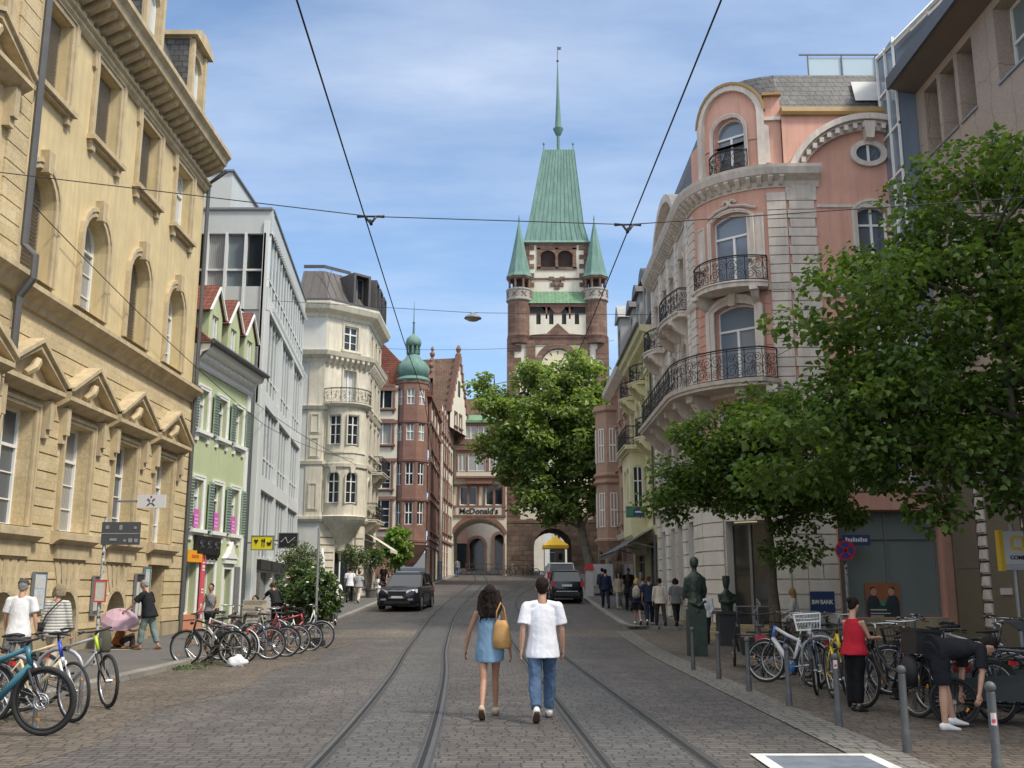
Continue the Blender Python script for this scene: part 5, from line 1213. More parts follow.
# dark awning over the pavement
t = thing('awning', 'long dark striped awning stretched out from the yellow house shop', 'awning', (6.2, 43.2, gz(43.2)), -pi / 2)
mb = MB()
for k in range(16): u0 = -8.4 + k * .5; mb.faces([(u0, .05, 3.75), (u0 + .5, .05, 3.75), (u0 + .5, 1.75, 2.75), (u0, 1.75, 2.75)], [(0, 1, 2, 3)], k % 2); mb.faces([(u0, 1.75, 2.75), (u0 + .5, 1.75, 2.75), (u0 + .5, 1.77, 2.55), (u0, 1.77, 2.55)], [(0, 1, 2, 3)], k % 2)
mb.build('cloth', [M('awning_dark', (.03, .032, .035), .8, .1), M('awning_grey', (.12, .13, .135), .8, .1)], t)
mb = MB(); mb.tube([(-8.4, 1.76, 2.76), (-.4, 1.76, 2.76)], .04, 6)
for u in (-8.3, -4.4, -.5): mb.tube([(u, .05, 2.9), (u, .9, 3.1), (u, 1.74, 2.74)], .025, 5)
mb.build('frame', GREYP, t)
# ================================================================ sandstone house with oriel turret, then more right-hand houses
B = thing('oriel_house', 'rose sandstone house with grey mansard roof and stone oriel beyond the yellow house', 'house', (6.25, 51.9, gz(52)), -pi / 2)
ROSE = M('rose_sandstone', (.40, .26, .19), .9, .2, 1.5, .3, 30, streak=.15)
ax = [-9, -6.8, -4.2, -1.6]; hs = [(a - .45, a + .45, z, z + 1.9) for a in ax for z in (4.4, 7.6, 10.2)]
mb = MB(); mb.wall(-10.4, 0, -.6, 12.8, 0, hs, .25); mb.box(-10.4, 0, -8, -.3, -.5, 12.7); mb.build('wall', ROSE, B)
for a in ax:
    for z in (4.4, 7.6, 10.2): opening(B, a, z, .9, 1.9, 0, 0, .25, 'cas', sur=dict(t=.16, p=.08, mat=ROSE))
mb = MB(); mb.prismx([(-.1, 12.3), (.1, 12.3), (.5, 12.6), (.55, 12.9), (-.1, 12.9)], -10.4, 0); mb.prismx([(-.1, 3.5), (.12, 3.5), (.2, 3.8), (-.1, 3.9)], -10.4, 0); mb.build('cornice', PINKT, B)
mb = MB(); mb.prismx([(.2, 12.9), (-.8, 15.8), (-5, 16.5), (-8, 12.9)], -10.4, 0); mb.build('mansard_roof', SLATE, B)
mb = MB(); mb.wall(-3.2, -1.6, 12.9, 15.5, .25, [(-2.8, -2.0, 13.3, 15, .3, .2)], .2); mb.box(-3.2, -3.18, -2, .25, 12.9, 15.5); mb.box(-1.62, -1.6, -2, .25, 12.9, 15.5); mb.prism([(-3.4, 15.5), (-1.4, 15.5), (-1.9, 16.1), (-2.4, 16.4), (-2.9, 16.1)], -1, .4); mb.build('dormer', M('grey_dormer', (.3, .3, .29)), B)
mb = MB(); mb.lathe([(.3, 2.4), (.9, 3.2), (1.05, 3.4), (.98, 3.5), (.98, 11.2), (1.1, 11.3), (1.1, 11.5), (.3, 11.6)], -7.6, .3, 8, rot=pi / 8); o_ = mb.build('oriel_turret', ROSE, B)
mb = MB()
for z in (3.5, 6.9, 7.3, 11.2): mb.lathe([(.98, z - .12), (1.14, z), (1.14, z + .12), (.98, z + .18)], -7.6, .3, 8, rot=pi / 8)
mb.build('turret_bands', ROSE, o_)
for a in (-45, 0, 45, 90):
    fa = radians(a - 90 + 0)
    for z in (4.3, 8.1): win(o_, 0, 0, z, .42, 2.0, 0, 'sash', glass=GL, rot=fa + pi / 2, xy=(-7.6 + .93 * cos(fa), -.3 + .93 * sin(fa)))
mb = MB()
for k in range(4): mb.box(-10.2 + k * 2.55, -8.0 + k * 2.55, -.2, .02, .2, 3.1)
mb.build('shop_window', GL, B)
plain_house('town_house', 'ochre house beside the plane tree at the right end of the street', (7.6, 72, gz(72)), 19, 13, 8, M('ochre_render', (.38, .28, .17), .9, .12), 5, 3, radians(-86), roof=TILEB)
plain_house('town_house', 'grey stone house on the right directly before the tower', (10.4, 91, gz(91)), 16, 14, 8, ROSE, 5, 3, radians(-80), roof=SLATE)
# ================================================================ brown office block at the right edge with glass stair tower
B = thing('granite_office_block', 'brown granite clad office block with slit windows and glass stair tower at the right edge', 'office building', (12.95, 29.6, 0), -pi / 2)
hs = []
for k in range(3): u = .6 + k * 1.17; hs.append((u, u + .95, 14.75, 16.9))
for k in range(6):
    u = 5.2 + k * 2.9; hs += [(u, u + 1.9, 14.75, 16.9)]
for r in (11.2, 7.9):
    for k in range(7): u = .7 + k * 2.9; hs.append((u, u + 1.9, r, r + 2.0))
mb = MB(); mb.wall(0, 24, 5.0, 17.2, 0, hs, .55); mb.box(0, 24, -8, -.6, 0, 17.1); mb.poly([(0, 0, 0), (0, -8, 0), (0, -8, 17.2), (0, 0, 17.2)]); mb.build('wall', BROWN, B)
for h in hs: win(B, (h[0] + h[1]) / 2, -.48, h[2], h[1] - h[0], h[3] - h[2], 0, 'sash' if h[1] - h[0] > 1 else 'plain', frame=GREYP if h[1] - h[0] < 1 else WHITE, glass=GLG)
mb = MB()
for h in hs: mb.box(h[0] - .03, h[1] + .03, -.3, .05, h[2] - .06, h[2] + .003)
mb.build('window_sill', STEEL, B)
mb = MB(); mb.prismx([(-.3, 17.15), (.0, 17.15), (.82, 17.3), (.86, 17.3), (.86, 17.62), (-.3, 17.8)], .05, 24); mb.build('eaves', M('eaves_brown', (.17, .13, .1), .6, .1), B)
mb = MB(); mb.box(.03, 24, .84, .93, 17.28, 17.7); mb.build('gutter', PIPE, B)
mb = MB()
for a, b in ((.0, 1.55), (2.2, 4.0), (6.2, 7.8), (10, 11.6), (14, 15.6), (18, 20)):
    mb = MB(); mb.box(a, b, -.55, .06, 0, 2.15); mb.box(a, b, -.55, .06, 2.16, 3.7); mb.box(a, b, -.55, .06, 3.71, 5.2); mb.build('granite_pier', GRANITE, B)
mb = MB()
for a in (1.62, 4.1):
    mb = MB()
    for k in range(12): mb.prism([(a, .55 + k * .36), (a + .42, .55 + k * .36), (a + .42, .86 + k * .36), (a, .86 + k * .36)], -.3, .02); mb.prism([(a + .05, .6 + k * .36), (a + .37, .6 + k * .36), (a + .3, .84 + k * .36), (a + .12, .84 + k * .36)], .02, .1)
    mb.build('ornament_strip', PINKT, B)
mb = MB(); mb.box(2.7, 3.3, .06, .09, 1.45, 1.62); mb.build('name_plate', M('plate_grey', (.5, .5, .48), .5, .05), B)
mb = MB(); mb.box(0, 24, -.5, -.4, 0, 5); mb.build('shop_window', GL, B)
# stair tower
mb = MB(); g0, g1, y0 = -1.5, -.02, 19.2
mb.wall(g0, g1, 5.3, y0, .55, usub=2); mb.poly([(g0, .55, 5.3), (g0, -2, 5.3), (g0, -2, y0), (g0, .55, y0)]); mb.faces([(g0, .55, y0), (g1 + 4, .55, y0 - .9), (g1 + 4, -3, y0 + 2.8), (g0, -2.2, y0 + 2.8)], [(0, 1, 2, 3)]); tw_ = mb.build('stair_tower', GLS, B)
EPT = FR(-.02, -.55, 90)
mb = MB(fmap=EPT); mb.wall(0, 3, 5.3, 19, 0); mb.poly([(0, 0, 19.0), (3, 0, 21.8), (3, 0, 19.0)]); mb.build('glass_front', GLS, tw_)
mb = MB()
for z in [5.35 + 1.55 * k for k in range(9)]: mb.box(g0, g1, .53, .6, z - .04, z + .04)
for u in (g0, -.78, g1 - .06): mb.box(u, u + .06, .53, .62, 5.3, y0)
for u in (g0, 0, 1.3, 2.6): a = Vector((u, .58, y0 - .2 * (u - g0))); mb.tube([a, a + Vector((0, -2.8, 2.9))], .06, 4)
mb.tube([(g0, .58, y0), (g1 + 4, .58, y0 - .9)], .06, 4); mb.tube([(g0, -2.2, y0 + 2.85), (g1 + 4, -2.9, y0 + 2.85)], .06, 4); mb.tube([(g0, -.9, y0 + 1.5), (g1 + 4, -1.2, y0 + 1)], .05, 4); mb.build('frame', WHITE, tw_)
# ================================================================ trees and plants
import numpy as np
def leafmat(name, c1, c2, trans=.35):
    m, t, b = nt(name); L = t.links.new
    g = t.nodes.new('ShaderNodeNewGeometry')
    c = ramp(t, g.outputs['Random Per Island'], [(0, c1), (.75, c2), (1, tuple(min(1, x * 1.35) for x in c2))])
    c = mixc(t, 1.0, c, ramp(t, noisen(t, .9, 3, .6), [(.35, (.72, .78, .8)), (.65, (1.15, 1.12, .95))]), 'MULTIPLY')
    L(c, b.inputs['Base Color']); b.inputs['Roughness'].default_value = .45; b.inputs['Specular IOR Level'].default_value = .35
    tr_ = t.nodes.new('ShaderNodeBsdfTranslucent'); L(mixc(t, 1.0, c, (1.3, 1.35, .6), 'MULTIPLY'), tr_.inputs[0])
    mx = t.nodes.new('ShaderNodeMixShader'); mx.inputs[0].default_value = trans
    L(b.outputs[0], mx.inputs[1]); L(tr_.outputs[0], mx.inputs[2]); L(mx.outputs[0], t.nodes['Material Output'].inputs[0]); return m
LEAF1 = leafmat('chestnut_leaf', (.062, .112, .026), (.135, .205, .05), .45); LEAF2 = leafmat('plane_leaf', (.125, .185, .055), (.215, .285, .095), .45); LEAF3 = leafmat('oleander_leaf', (.05, .085, .035), (.10, .15, .06)); LEAF4 = leafmat('olive_leaf', (.10, .13, .075), (.17, .2, .13)); LEAF5 = leafmat('fresh_leaf', (.10, .18, .03), (.16, .26, .05))
BARK = M('bark', (.115, .10, .072), .95, .35, 6, .8, 22); BARKP = M('plane_bark', (.2, .175, .13), .9, .4, 5, .5, 12)
def leaves(name, parent, cent, rad, per, size, mat, rng, flat=.65, droop=.35):
    """leaf blades scattered in clumps; two quads folded on the midrib per leaf"""
    N = len(cent) * per
    c = np.repeat(np.array(cent), per, 0); r = np.repeat(np.array(rad), per)[:, None]
    d = rng.normal(size=(N, 3)); d /= np.linalg.norm(d, axis=1)[:, None]
    p = c + d * r * np.array([1, 1, flat]) * rng.random((N, 1)) ** .45
    n = rng.normal(size=(N, 3)) * .55 + np.array([0, 0, 1.0]) + d * .35; n /= np.linalg.norm(n, axis=1)[:, None]
    a = d + rng.normal(size=(N, 3)) * .8 - np.array([0, 0, droop]); a -= n * np.sum(a * n, 1)[:, None]; a /= np.linalg.norm(a, axis=1)[:, None] + 1e-9
    b = np.cross(n, a); s = (size * (.6 + .7 * rng.random((N, 1))))
    fold = .18 + .2 * rng.random((N, 1))
    def P(x, y, z): return p + s * (a * x + b * y + n * z * fold)
    V = np.stack([P(0, 0, 0), P(.35, .42, .9), P(.75, .30, .6), P(1.05, 0, -.5), P(.75, -.30, .6), P(.35, -.42, .9)], 1).reshape(-1, 3)
    i = np.arange(N)[:, None] * 6
    F = np.concatenate([i + np.array([[0, 3, 2, 1]]), i + np.array([[0, 5, 4, 3]])], 1).reshape(-1)
    me = bpy.data.meshes.new(name); me.vertices.add(N * 6); me.vertices.foreach_set('co', V.ravel())
    me.loops.add(N * 8); me.loops.foreach_set('vertex_index', F.astype(np.int32)); me.polygons.add(N * 2)
    me.polygons.foreach_set('loop_start', (np.arange(N * 2) * 4).astype(np.int32)); me.polygons.foreach_set('loop_total', np.full(N * 2, 4, np.int32))
    me.update(); me.validate(); me.materials.append(mat); return put(name, me, parent)
def tree(name, label, loc, lobes, th, tr0, nclump, per, size, crad, lmat, bmat, seed, lean=(0, 0), group=None, nl=9, gap=.0):
    rng = np.random.default_rng(seed); rd = random.Random(seed)
    t = thing(name, label, 'tree', loc, 0, group); L0 = Vector(loc)
    vol = [l[3] * l[4] * l[5] for l in lobes]; tot = sum(vol); C = []; tries = 0
    while len(C) < nclump and tries < nclump * 40:
        tries += 1
        q = rd.random() * tot
        for l, v in zip(lobes, vol):
            q -= v
            if q <= 0: break
        d = Vector((rd.gauss(0, 1), rd.gauss(0, 1), rd.gauss(0, 1))).normalized() * (rd.random() ** .38) * rd.uniform(.9, 1.08)
        p = Vector((l[0] + d.x * l[3], l[1] + d.y * l[4], l[2] + d.z * l[5])) - L0
        if gap and noise.noise((p + Vector((seed, 0, 0))) * (1.1 / crad) * .5) < -gap: continue
        if all((p - c).length > crad * .55 for c in C): C.append(p)
    mb = MB(raw=True); top = Vector((lean[0], lean[1], th))
    cen = sum(C, Vector()) / len(C)
    trunk = [Vector((0, 0, -.1)), Vector((lean[0] * .3 + .03, lean[1] * .3, th * .4)), Vector((lean[0] * .7 - .02, lean[1] * .7, th * .75)), top, top.lerp(cen, .5) + Vector((.05, .1, .2)), cen + Vector((0, 0, (max(c.z for c in C) - cen.z) * .55))]
    rr = [tr0 * 1.35, tr0, tr0 * .92, tr0 * .85, tr0 * .55, tr0 * .18]
    mb.tube(trunk, rr, 10); tk = mb.build('trunk', bmat, t, smooth='full')
    mb = MB(raw=True); nodes = [(trunk[3].lerp(trunk[5], k / 8), tr0 * (.7 - .055 * k)) for k in range(9)]
    limbs = sorted(C, key=lambda c: -(c - cen).length)
    chosen = []
    for c in limbs:
        if all((c - k).length > crad * 2.2 for k in chosen): chosen.append(c)
        if len(chosen) >= nl * 2: break
    for c in chosen:
        b, r0 = min(nodes[:9], key=lambda n: (n[0] - c).length + max(0, n[0].z - c.z + .2) * 1.5)
        mid = b.lerp(c, .5) + Vector((rd.uniform(-.2, .2), rd.uniform(-.2, .2), .12 * (c - b).length))
        q1, q3 = b.lerp(mid, .5) + Vector((0, 0, .05)), mid.lerp(c, .55)
        r_ = min(r0, tr0 * .45); mb.tube([b, q1, mid, q3, c], [r_, r_ * .75, r_ * .5, r_ * .3, r_ * .1], 6)
        nodes += [(q1, r_ * .7), (mid, r_ * .5), (q3, r_ * .3)]
    for c in C:
        b, r0 = min(nodes, key=lambda n: (n[0] - c).length)
        r_ = min(r0 * .6, tr0 * .14); m = b.lerp(c, .5) + Vector((rd.uniform(-.1, .1), rd.uniform(-.1, .1), rd.uniform(-.05, .15))) * crad
        mb.tube([b, m, c], [r_, r_ * .6, r_ * .25], 4)
    mb.build('limb', bmat, t, smooth='full')
    leaves('crown', t, [tuple(c) for c in C], [crad * rd.uniform(.75, 1.25) for c in C], per, size, lmat, rng)
    return t
tree('street_tree', 'large dark green street tree at the right edge, nearest to the camera', (8.75, 17.0, 0), [(8.9, 17, 6.2, 3.4, 3.0, 3.0), (6.1, 16.9, 5.2, 2.1, 1.8, 1.6), (5.0, 16.8, 5.0, 1.2, 1.2, 1.1), (5.6, 16.7, 3.8, 1.6, 1.3, .9), (7.5, 16.8, 3.5, 1.6, 1.4, .8), (8.9, 17.2, 8.4, 1.9, 1.7, 1.2), (6.9, 17, 7.2, 1.5, 1.4, 1.15), (6.6, 16.6, 4.2, 1.5, 1.5, 1.0), (10.6, 17, 5, 2.2, 2.5, 2.2)], 2.6, .145, 270, 130, .125, .55, LEAF1, BARK, 11, gap=.24)
tree('street_tree', 'smaller dark street tree with spreading crown in front of the pink corner building', (6.9, 27.0, 0), [(6.5, 26.6, 4.8, 2.5, 2.2, 1.35), (4.7, 26.3, 4.0, 1.35, 1.4, .95), (8.0, 26.4, 4.1, 1.6, 1.5, 1.0), (6.9, 27, 6.0, 1.5, 1.5, 1.0), (7.25, 26.2, 2.9, .6, .8, .6), (5.2, 26.2, 5.3, 1.2, 1.2, .7)], 2.3, .15, 150, 150, .125, .5, LEAF1, BARK, 5, gap=.25)
tree('plane_tree', 'tall light green plane tree standing in front of the gate tower', (6.1, 78, gz(78)), [(2.9, 78, 13.6, 4.4, 4.2, 5.4), (.6, 77.5, 13.0, 3.0, 3, 3.6), (6.0, 78, 14, 2.2, 3, 4.6), (5.8, 78, 18.8, 1.7, 2.0, 1.6), (1.2, 78, 18.2, 1.6, 1.8, 1.4), (-1.4, 77, 15.9, 1.5, 1.5, 1.6), (-1.6, 77, 12.4, 1.3, 1.5, 1.2), (2.4, 77, 8.4, 2.6, 2.4, 1.9), (6.6, 78, 9.2, 1.4, 2, 2.2), (7.2, 78, 17, 1.1, 1.5, 1.4), (4.7, 77.2, 7.6, 1.6, 1.8, 1.5), (-2.4, 77, 17.2, .9, 1, .9), (7.6, 78, 12, .9, 1.2, 1.6)], 4.2, .36, 480, 60, .32, .8, LEAF2, BARKP, 24, lean=(-.7, 0), gap=.2)
tree('small_tree', 'small bright green tree in front of the turret house', (-7.6, 66, gz(66) + .1), [(-7.6, 66, 4.4, 1.1, 1.1, 1.25), (-7.3, 66, 3.6, 1.0, .9, .7)], 1.2, .07, 36, 60, .22, .42, LEAF5, BARK, 31, nl=4)
def bush(name, label, loc, r, h, n, per, size, lmat, seed, pot=True, stem=.5, flowers=0, cat='plant', group=None):
    t = thing(name, label, cat, loc, 0, group); rng = np.random.default_rng(seed); rd = random.Random(seed)
    C = []
    while len(C) < n:
        d = Vector((rd.gauss(0, 1), rd.gauss(0, 1), rd.gauss(0, 1))).normalized() * rd.random() ** .4
        C.append(Vector((d.x * r, d.y * r, stem + h / 2 + d.z * h / 2)))
    mb = MB(raw=True)
    for c in C[::2]: mb.tube([(0, 0, .3), Vector((c.x * .3, c.y * .3, c.z * .6)), c], [.02, .014, .005], 4)
    mb.build('stem', BARK, t)
    leaves('foliage', t, [tuple(c) for c in C], [r * .38] * n, per, size, lmat, rng, 1.0, -.2)
    if pot: mb = MB(raw=True); mb.lathe([(.24, 0), (.3, .4), (.33, .42), (.33, .5), (.26, .5)], n=14); mb.build('pot', M('pot_grey', (.1, .095, .09), .8, .2), t, smooth=True)
    if flowers:
        mb = MB(raw=True)
        for k in range(flowers):
            c = rd.choice(C) + Vector((rd.uniform(-.3, .3), rd.uniform(-.4, .1), rd.uniform(-.2, .3))); mb.ball(c, rd.uniform(.03, .06), 6, sc=(1, 1, .6))
        mb.build('blossom', M('white_blossom', (.7, .68, .66), .7, .05, 5, 0), t)
    return t
bush('potted_oleander', 'big potted oleander with white blossom clusters beside the rack of bikes', (-6.6, 34.2, .1), .75, 1.7, 46, 60, .14, LEAF3, 41, stem=.45, flowers=46)
bush('potted_oleander', 'darker oleander bush behind the folded white parasol', (-7.6, 36.5, .25), .8, 1.6, 36, 50, .14, LEAF3, 42, stem=.5, flowers=8)
bush('potted_olive', 'grey green olive tree rising behind the oleanders', (-7.9, 38.0, .3), .75, 1.1, 36, 50, .10, LEAF4, 43, stem=1.75)
bush('potted_olive', 'round clipped olive tree on the cafe terrace, left of the two at the cream building', (-8.3, 53.5, gz(53.5) + .1), .75, 1.15, 30, 50, .11, LEAF4, 44, stem=1.7, group='olive trees at the cafe')
bush('potted_olive', 'round clipped olive tree on the cafe terrace, right of the two at the cream building', (-7.9, 57, gz(57) + .1), .7, 1.1, 30, 50, .11, LEAF3, 45, stem=1.6, group='olive trees at the cafe')
# weeds between the setts at the left kerb
rng = np.random.default_rng(77); n_ = 150
cs = [(-6.7 + .5 * rng.normal() * .5, y, .03) for y in np.concatenate([rng.uniform(10, 13.5, 90), rng.uniform(20.5, 27, 60)])]
g = leaves('weeds', None, cs, [.16] * len(cs), 9, .055, LEAF3, rng, .2, -1.0); prop(g, 'low tufts of grass growing between the setts along the left kerb', 'grass', kind='stuff')
# ================================================================ bicycles
TYRE = M('tyre_rubber', (.018, .018, .018), .8, .2, 8, .2, 60); ALU = M('aluminium', (.5, .5, .5), .35, .1, 5, .05, metal=.9); CHROME = M('spokes', (.4, .4, .4), .4, 0, metal=.9, bmp=0)
SADDLE = M('saddle_black', (.02, .02, .02), .6, .15, 12, .1); AMBER = M('amber_reflector', (.75, .28, .02), .3, 0, bmp=0); REDL = M('red_lens', (.5, .02, .02), .25, 0, bmp=0)
BC = {}
def paint(c, rough=.35): return M('bike_paint_%d_%d_%d' % tuple(int(x * 100) for x in c), c, rough, .05, 6, .02)
def wheel_meshes(R, fat, rim):
    k = ('w', R, fat, rim.name)
    if k not in BC:
        ty = MB(raw=True); ty.tube([(R * cos(a), 0, R * sin(a)) for a in [2 * pi * i / 36 for i in range(36)]], fat, 7, closed=True, up=(0, 1, 0))
        ri = MB(raw=True); ri.tube([((R - fat - .008) * cos(a), 0, (R - fat - .008) * sin(a)) for a in [2 * pi * i / 36 for i in range(36)]], .014, 5, closed=True, up=(0, 1, 0))
        sp = MB(raw=True); sp.tube([(0, -.05, 0), (0, .05, 0)], .022, 8)
        for i in range(24):
            a = 2 * pi * i / 24; q = a + (.35 if i % 2 else -.35)
            sp.tube([(.02 * cos(q), .03 * (1 if i % 4 < 2 else -1), .02 * sin(q)), ((R - fat - .01) * cos(a), 0, (R - fat - .01) * sin(a))], .0022, 3, cap=False)
        for i in (0.6, 3.7): sp.obox(((R * .62) * cos(i), .012, R * .62 * sin(i)), (.024, .008, .05), (0, -i, 0), 1)
        BC[k] = (sp.mesh([CHROME, AMBER]), ty.mesh(TYRE, 'full'), ri.mesh(rim, 'full'))
    return BC[k]
def tubes(key, mats, segs, smooth='full'):
    """cached mesh from a list of (points, radius, sides, material)"""
    if key not in BC:
        mb = MB(raw=True)
        for pts, r, n, m in segs: mb.tube(pts, r, n, m)
        BC[key] = mb.mesh(mats, smooth)
    return BC[key]
def bicycle(label, loc, heading, col, col2=None, kind='city', R=.345, fat=.022, lean=4, basket=False, rack=True, guards=True, disc=False, steer=0, group=None, bag=None, rim=None, forkc=None, seatc=None, box=False):
    b = thing('bicycle', label, 'bicycle', (loc[0], loc[1], loc[2] + fat + .004), 0, group); b.rotation_euler = (radians(lean), 0, radians(heading))
    c1 = paint(col); c2 = paint(col2 or col); ra, fa, bb, st = (-.46, 0, R), (.62, 0, R), (0, 0, .28), (-.19, 0, .80)
    ht, hb = (.40, 0, .92), (.445, 0, .74)
    if kind == 'city': ht, hb = (.38, 0, .98), (.43, 0, .78)
    segs = []
    rt = .028 if kind == 'ebike' else .019
    if kind == 'city': segs += [([bb, (.16, 0, .36), (.34, 0, .6), hb], rt * 1.1, 7, 0), ([(-.1, 0, .52), (.1, 0, .55), (.3, 0, .72), ht], rt * .9, 7, 0)]
    elif kind == 'ebike': segs += [([bb, hb], .042, 8, 0), ([(-.16, 0, .72), (.1, 0, .80), ht], .03, 7, 0), ([(-.06, 0, .26), (.08, 0, .3)], .085, 8, 1)]
    else: segs += [([bb, hb], rt * 1.25, 7, 0), ([(-.17, 0, .76), ht], rt, 7, 0)]
    segs += [([bb, (-.17, 0, .76)], rt, 7, 0), ([(ht[0] - .01, 0, ht[2] + .03), hb], rt * 1.2, 7, 1)]
    for s in (-1, 1):
        segs += [([(-.02, s * .04, .28), (ra[0], s * .06, R)], .011, 5, 0), ([(-.15, s * .02, .7), (ra[0], s * .06, R)], .009, 5, 0)]
    put('frame', tubes(('f', kind, R, c1.name, c2.name), [c1, c2], segs), b)
    put('seatpost', tubes('sp' + kind, [ALU], [([(-.16, 0, .74), (-.2, 0, .93)], .013, 6, 0)]), b)
    k = ('sad', seatc)
    if k not in BC:
        mb = MB(raw=True); mb.tube([(-.34, 0, .965), (-.28, 0, .97), (-.2, 0, .965), (-.08, 0, .955), (-.03, 0, .945)], [(.07, .02), (.085, .03), (.07, .028), (.025, .02), (.015, .012)], 8); BC[k] = mb.mesh(M('saddle_brown', (.12, .05, .025), .5) if seatc else SADDLE, 'full')
    put('saddle', BC[k], b)
    fork = put('fork', tubes(('fk', R, kind, forkc), [paint(forkc) if forkc else (BLACK if kind == 'mtb' or kind == 'ebike' else c1)], [([(hb[0], 0, hb[2] + .02), (hb[0] + .01, 0, hb[2] - .04)], .022, 7, 0)] + [([(hb[0], s * .05, hb[2] - .03), (.52, s * .055, .5), (fa[0], s * .055, R)], [.017, .016, .009], 6, 0) for s in (-1, 1)]), b)
    sp, ty, ri = wheel_meshes(R, fat, rim or ALU)
    for p, yaw in ((ra, 0), (fa, steer)):
        w = put('wheel', sp, b, p, (0, random.uniform(0, 6), radians(yaw))); put('tyre', ty, w); put('rim', ri, w)
        if disc and p is fa:
            k = 'disc'
            if k not in BC:
                mb = MB(raw=True)
                for r in (.085, .06): mb.tube([(r * cos(a), -.055, r * sin(a)) for a in [2 * pi * i / 20 for i in range(20)]], .008, 4, closed=True, up=(0, 1, 0))
                for i in range(6): a = i * pi / 3; mb.tube([(.02 * cos(a), -.055, .02 * sin(a)), (.085 * cos(a + .4), -.055, .085 * sin(a + .4))], .006, 4)
                BC[k] = mb.mesh(STEEL)
            put('brake_disc', BC[k], w)
    zt = ht[2]; wd = .3 if kind != 'road' else .22
    if kind in ('mtb', 'ebike'): hbp = [([(ht[0] - .02, 0, zt + .04), (ht[0] + .04, 0, zt + .09)], .016, 6, 0), ([(ht[0] - .02, -.34, zt + .1), (ht[0] + .04, -.12, zt + .09), (ht[0] + .04, .12, zt + .09), (ht[0] - .02, .34, zt + .1)], .014, 6, 0)]; gx = (ht[0] - .02, .34, zt + .1)
    else: hbp = [([(ht[0] - .02, 0, zt + .02), (ht[0] - .03, 0, zt + .12), (ht[0] + .05, 0, zt + .14)], .014, 6, 0), ([(ht[0] - .14, -.28, zt + .15), (ht[0] + .0, -.25, zt + .16), (ht[0] + .06, -.08, zt + .14), (ht[0] + .06, .08, zt + .14), (ht[0] + .0, .25, zt + .16), (ht[0] - .14, .28, zt + .15)], .012, 6, 0)]; gx = (ht[0] - .14, .28, zt + .15)
    hb_ = put('handlebar', tubes(('hb', kind), [ALU if kind == 'city' else BLACK], hbp), b)
    for s in (-1, 1):
        put('grip', tubes(('gr', kind), [SADDLE], [([(0, 0, 0), (-.06 if kind == 'city' else -.02, .01 if kind == 'city' else .11, 0)], .018, 6, 0), ([(.04, -.06, 0), (.07, -.02, -.03), (.06, .05, -.04)], .007, 4, 0)]), hb_, (gx[0] + (.08 if kind == 'city' else .01), s * (gx[1] - (.0 if kind == 'city' else .1)), gx[2]), (0, 0, 0 if s > 0 else (0 if kind == 'city' else pi)))
    k = ('crank',)
    if k not in BC:
        mb = MB(raw=True); mb.tube([(0, -.055, 0), (0, -.048, 0)], .095, 16); mb.tube([(0, -.07, 0), (0, .07, 0)], .018, 6, 1); mb.tube([(0, -.07, 0), (.12, -.08, -.12)], .011, 5, 1); mb.tube([(0, .07, 0), (-.12, .08, .12)], .011, 5, 1)
        mb.box(.07, .17, -.17, -.08, -.135, -.11); mb.box(-.17, -.07, .08, .17, .11, .135); mb.tube([(0, -.052, .095), (-.44, -.052, .1), (-.47, -.052, .065), (-.44, -.052, .03), (0, -.052, -.095)], .007, 4); BC[k] = mb.mesh([BLACK, ALU])
    put('crankset', BC[k], b, bb)
    if guards:
        for nm, c, a0, a1 in (('mudguard', ra, 20, 200), ('mudguard', fa, 30, 165)):
            k = (nm, R, a0, c1.name)
            if k not in BC:
                mb = MB(raw=True); mb.tube([((R + .035) * cos(radians(a)), 0, (R + .035) * sin(radians(a))) for a in range(a0, a1 + 1, 12)], (.026, .006), 6); mb.tube([(0, .05, 0), ((R + .03) * cos(radians(a1)), .02, (R + .03) * sin(radians(a1)))], .004, 3); BC[k] = mb.mesh([BLACK if sum(col) < 1.2 else c1])
            put(nm, BC[k], b, c)
    if rack:
        k = ('rack', R)
        if k not in BC:
            mb = MB(raw=True); z = R + .40
            for s in (-1, 1): mb.tube([(-.2, s * .05, z), (-.72, s * .06, z)], .006, 4); mb.tube([(-.5, s * .06, z), (-.46, s * .07, R)], .006, 4); mb.tube([(-.66, s * .06, z), (-.48, s * .07, R)], .006, 4)
            for x in (-.3, -.45, -.6, -.72): mb.tube([(x, -.06, z), (x, .06, z)], .006, 4)
            BC[k] = mb.mesh(BLACK)
        rk = put('rack', BC[k], b)
        k = 'rearlight'
        if k not in BC: mb = MB(raw=True); mb.box(-.76, -.73, -.05, .05, .68, .73); BC[k] = mb.mesh(REDL)
        put('rear_light', BC[k], b)
    k = 'hl'
    if k not in BC: mb = MB(raw=True); mb.tube([(0, 0, 0), (.06, 0, 0)], [.025, .035], 8); mb.tube([(.06, 0, 0), (.065, 0, 0)], .034, 8, 1); BC[k] = mb.mesh([BLACK, ALU])
    if kind != 'mtb': put('headlight', BC[k], b, (ht[0] + .06, 0, zt - .06))
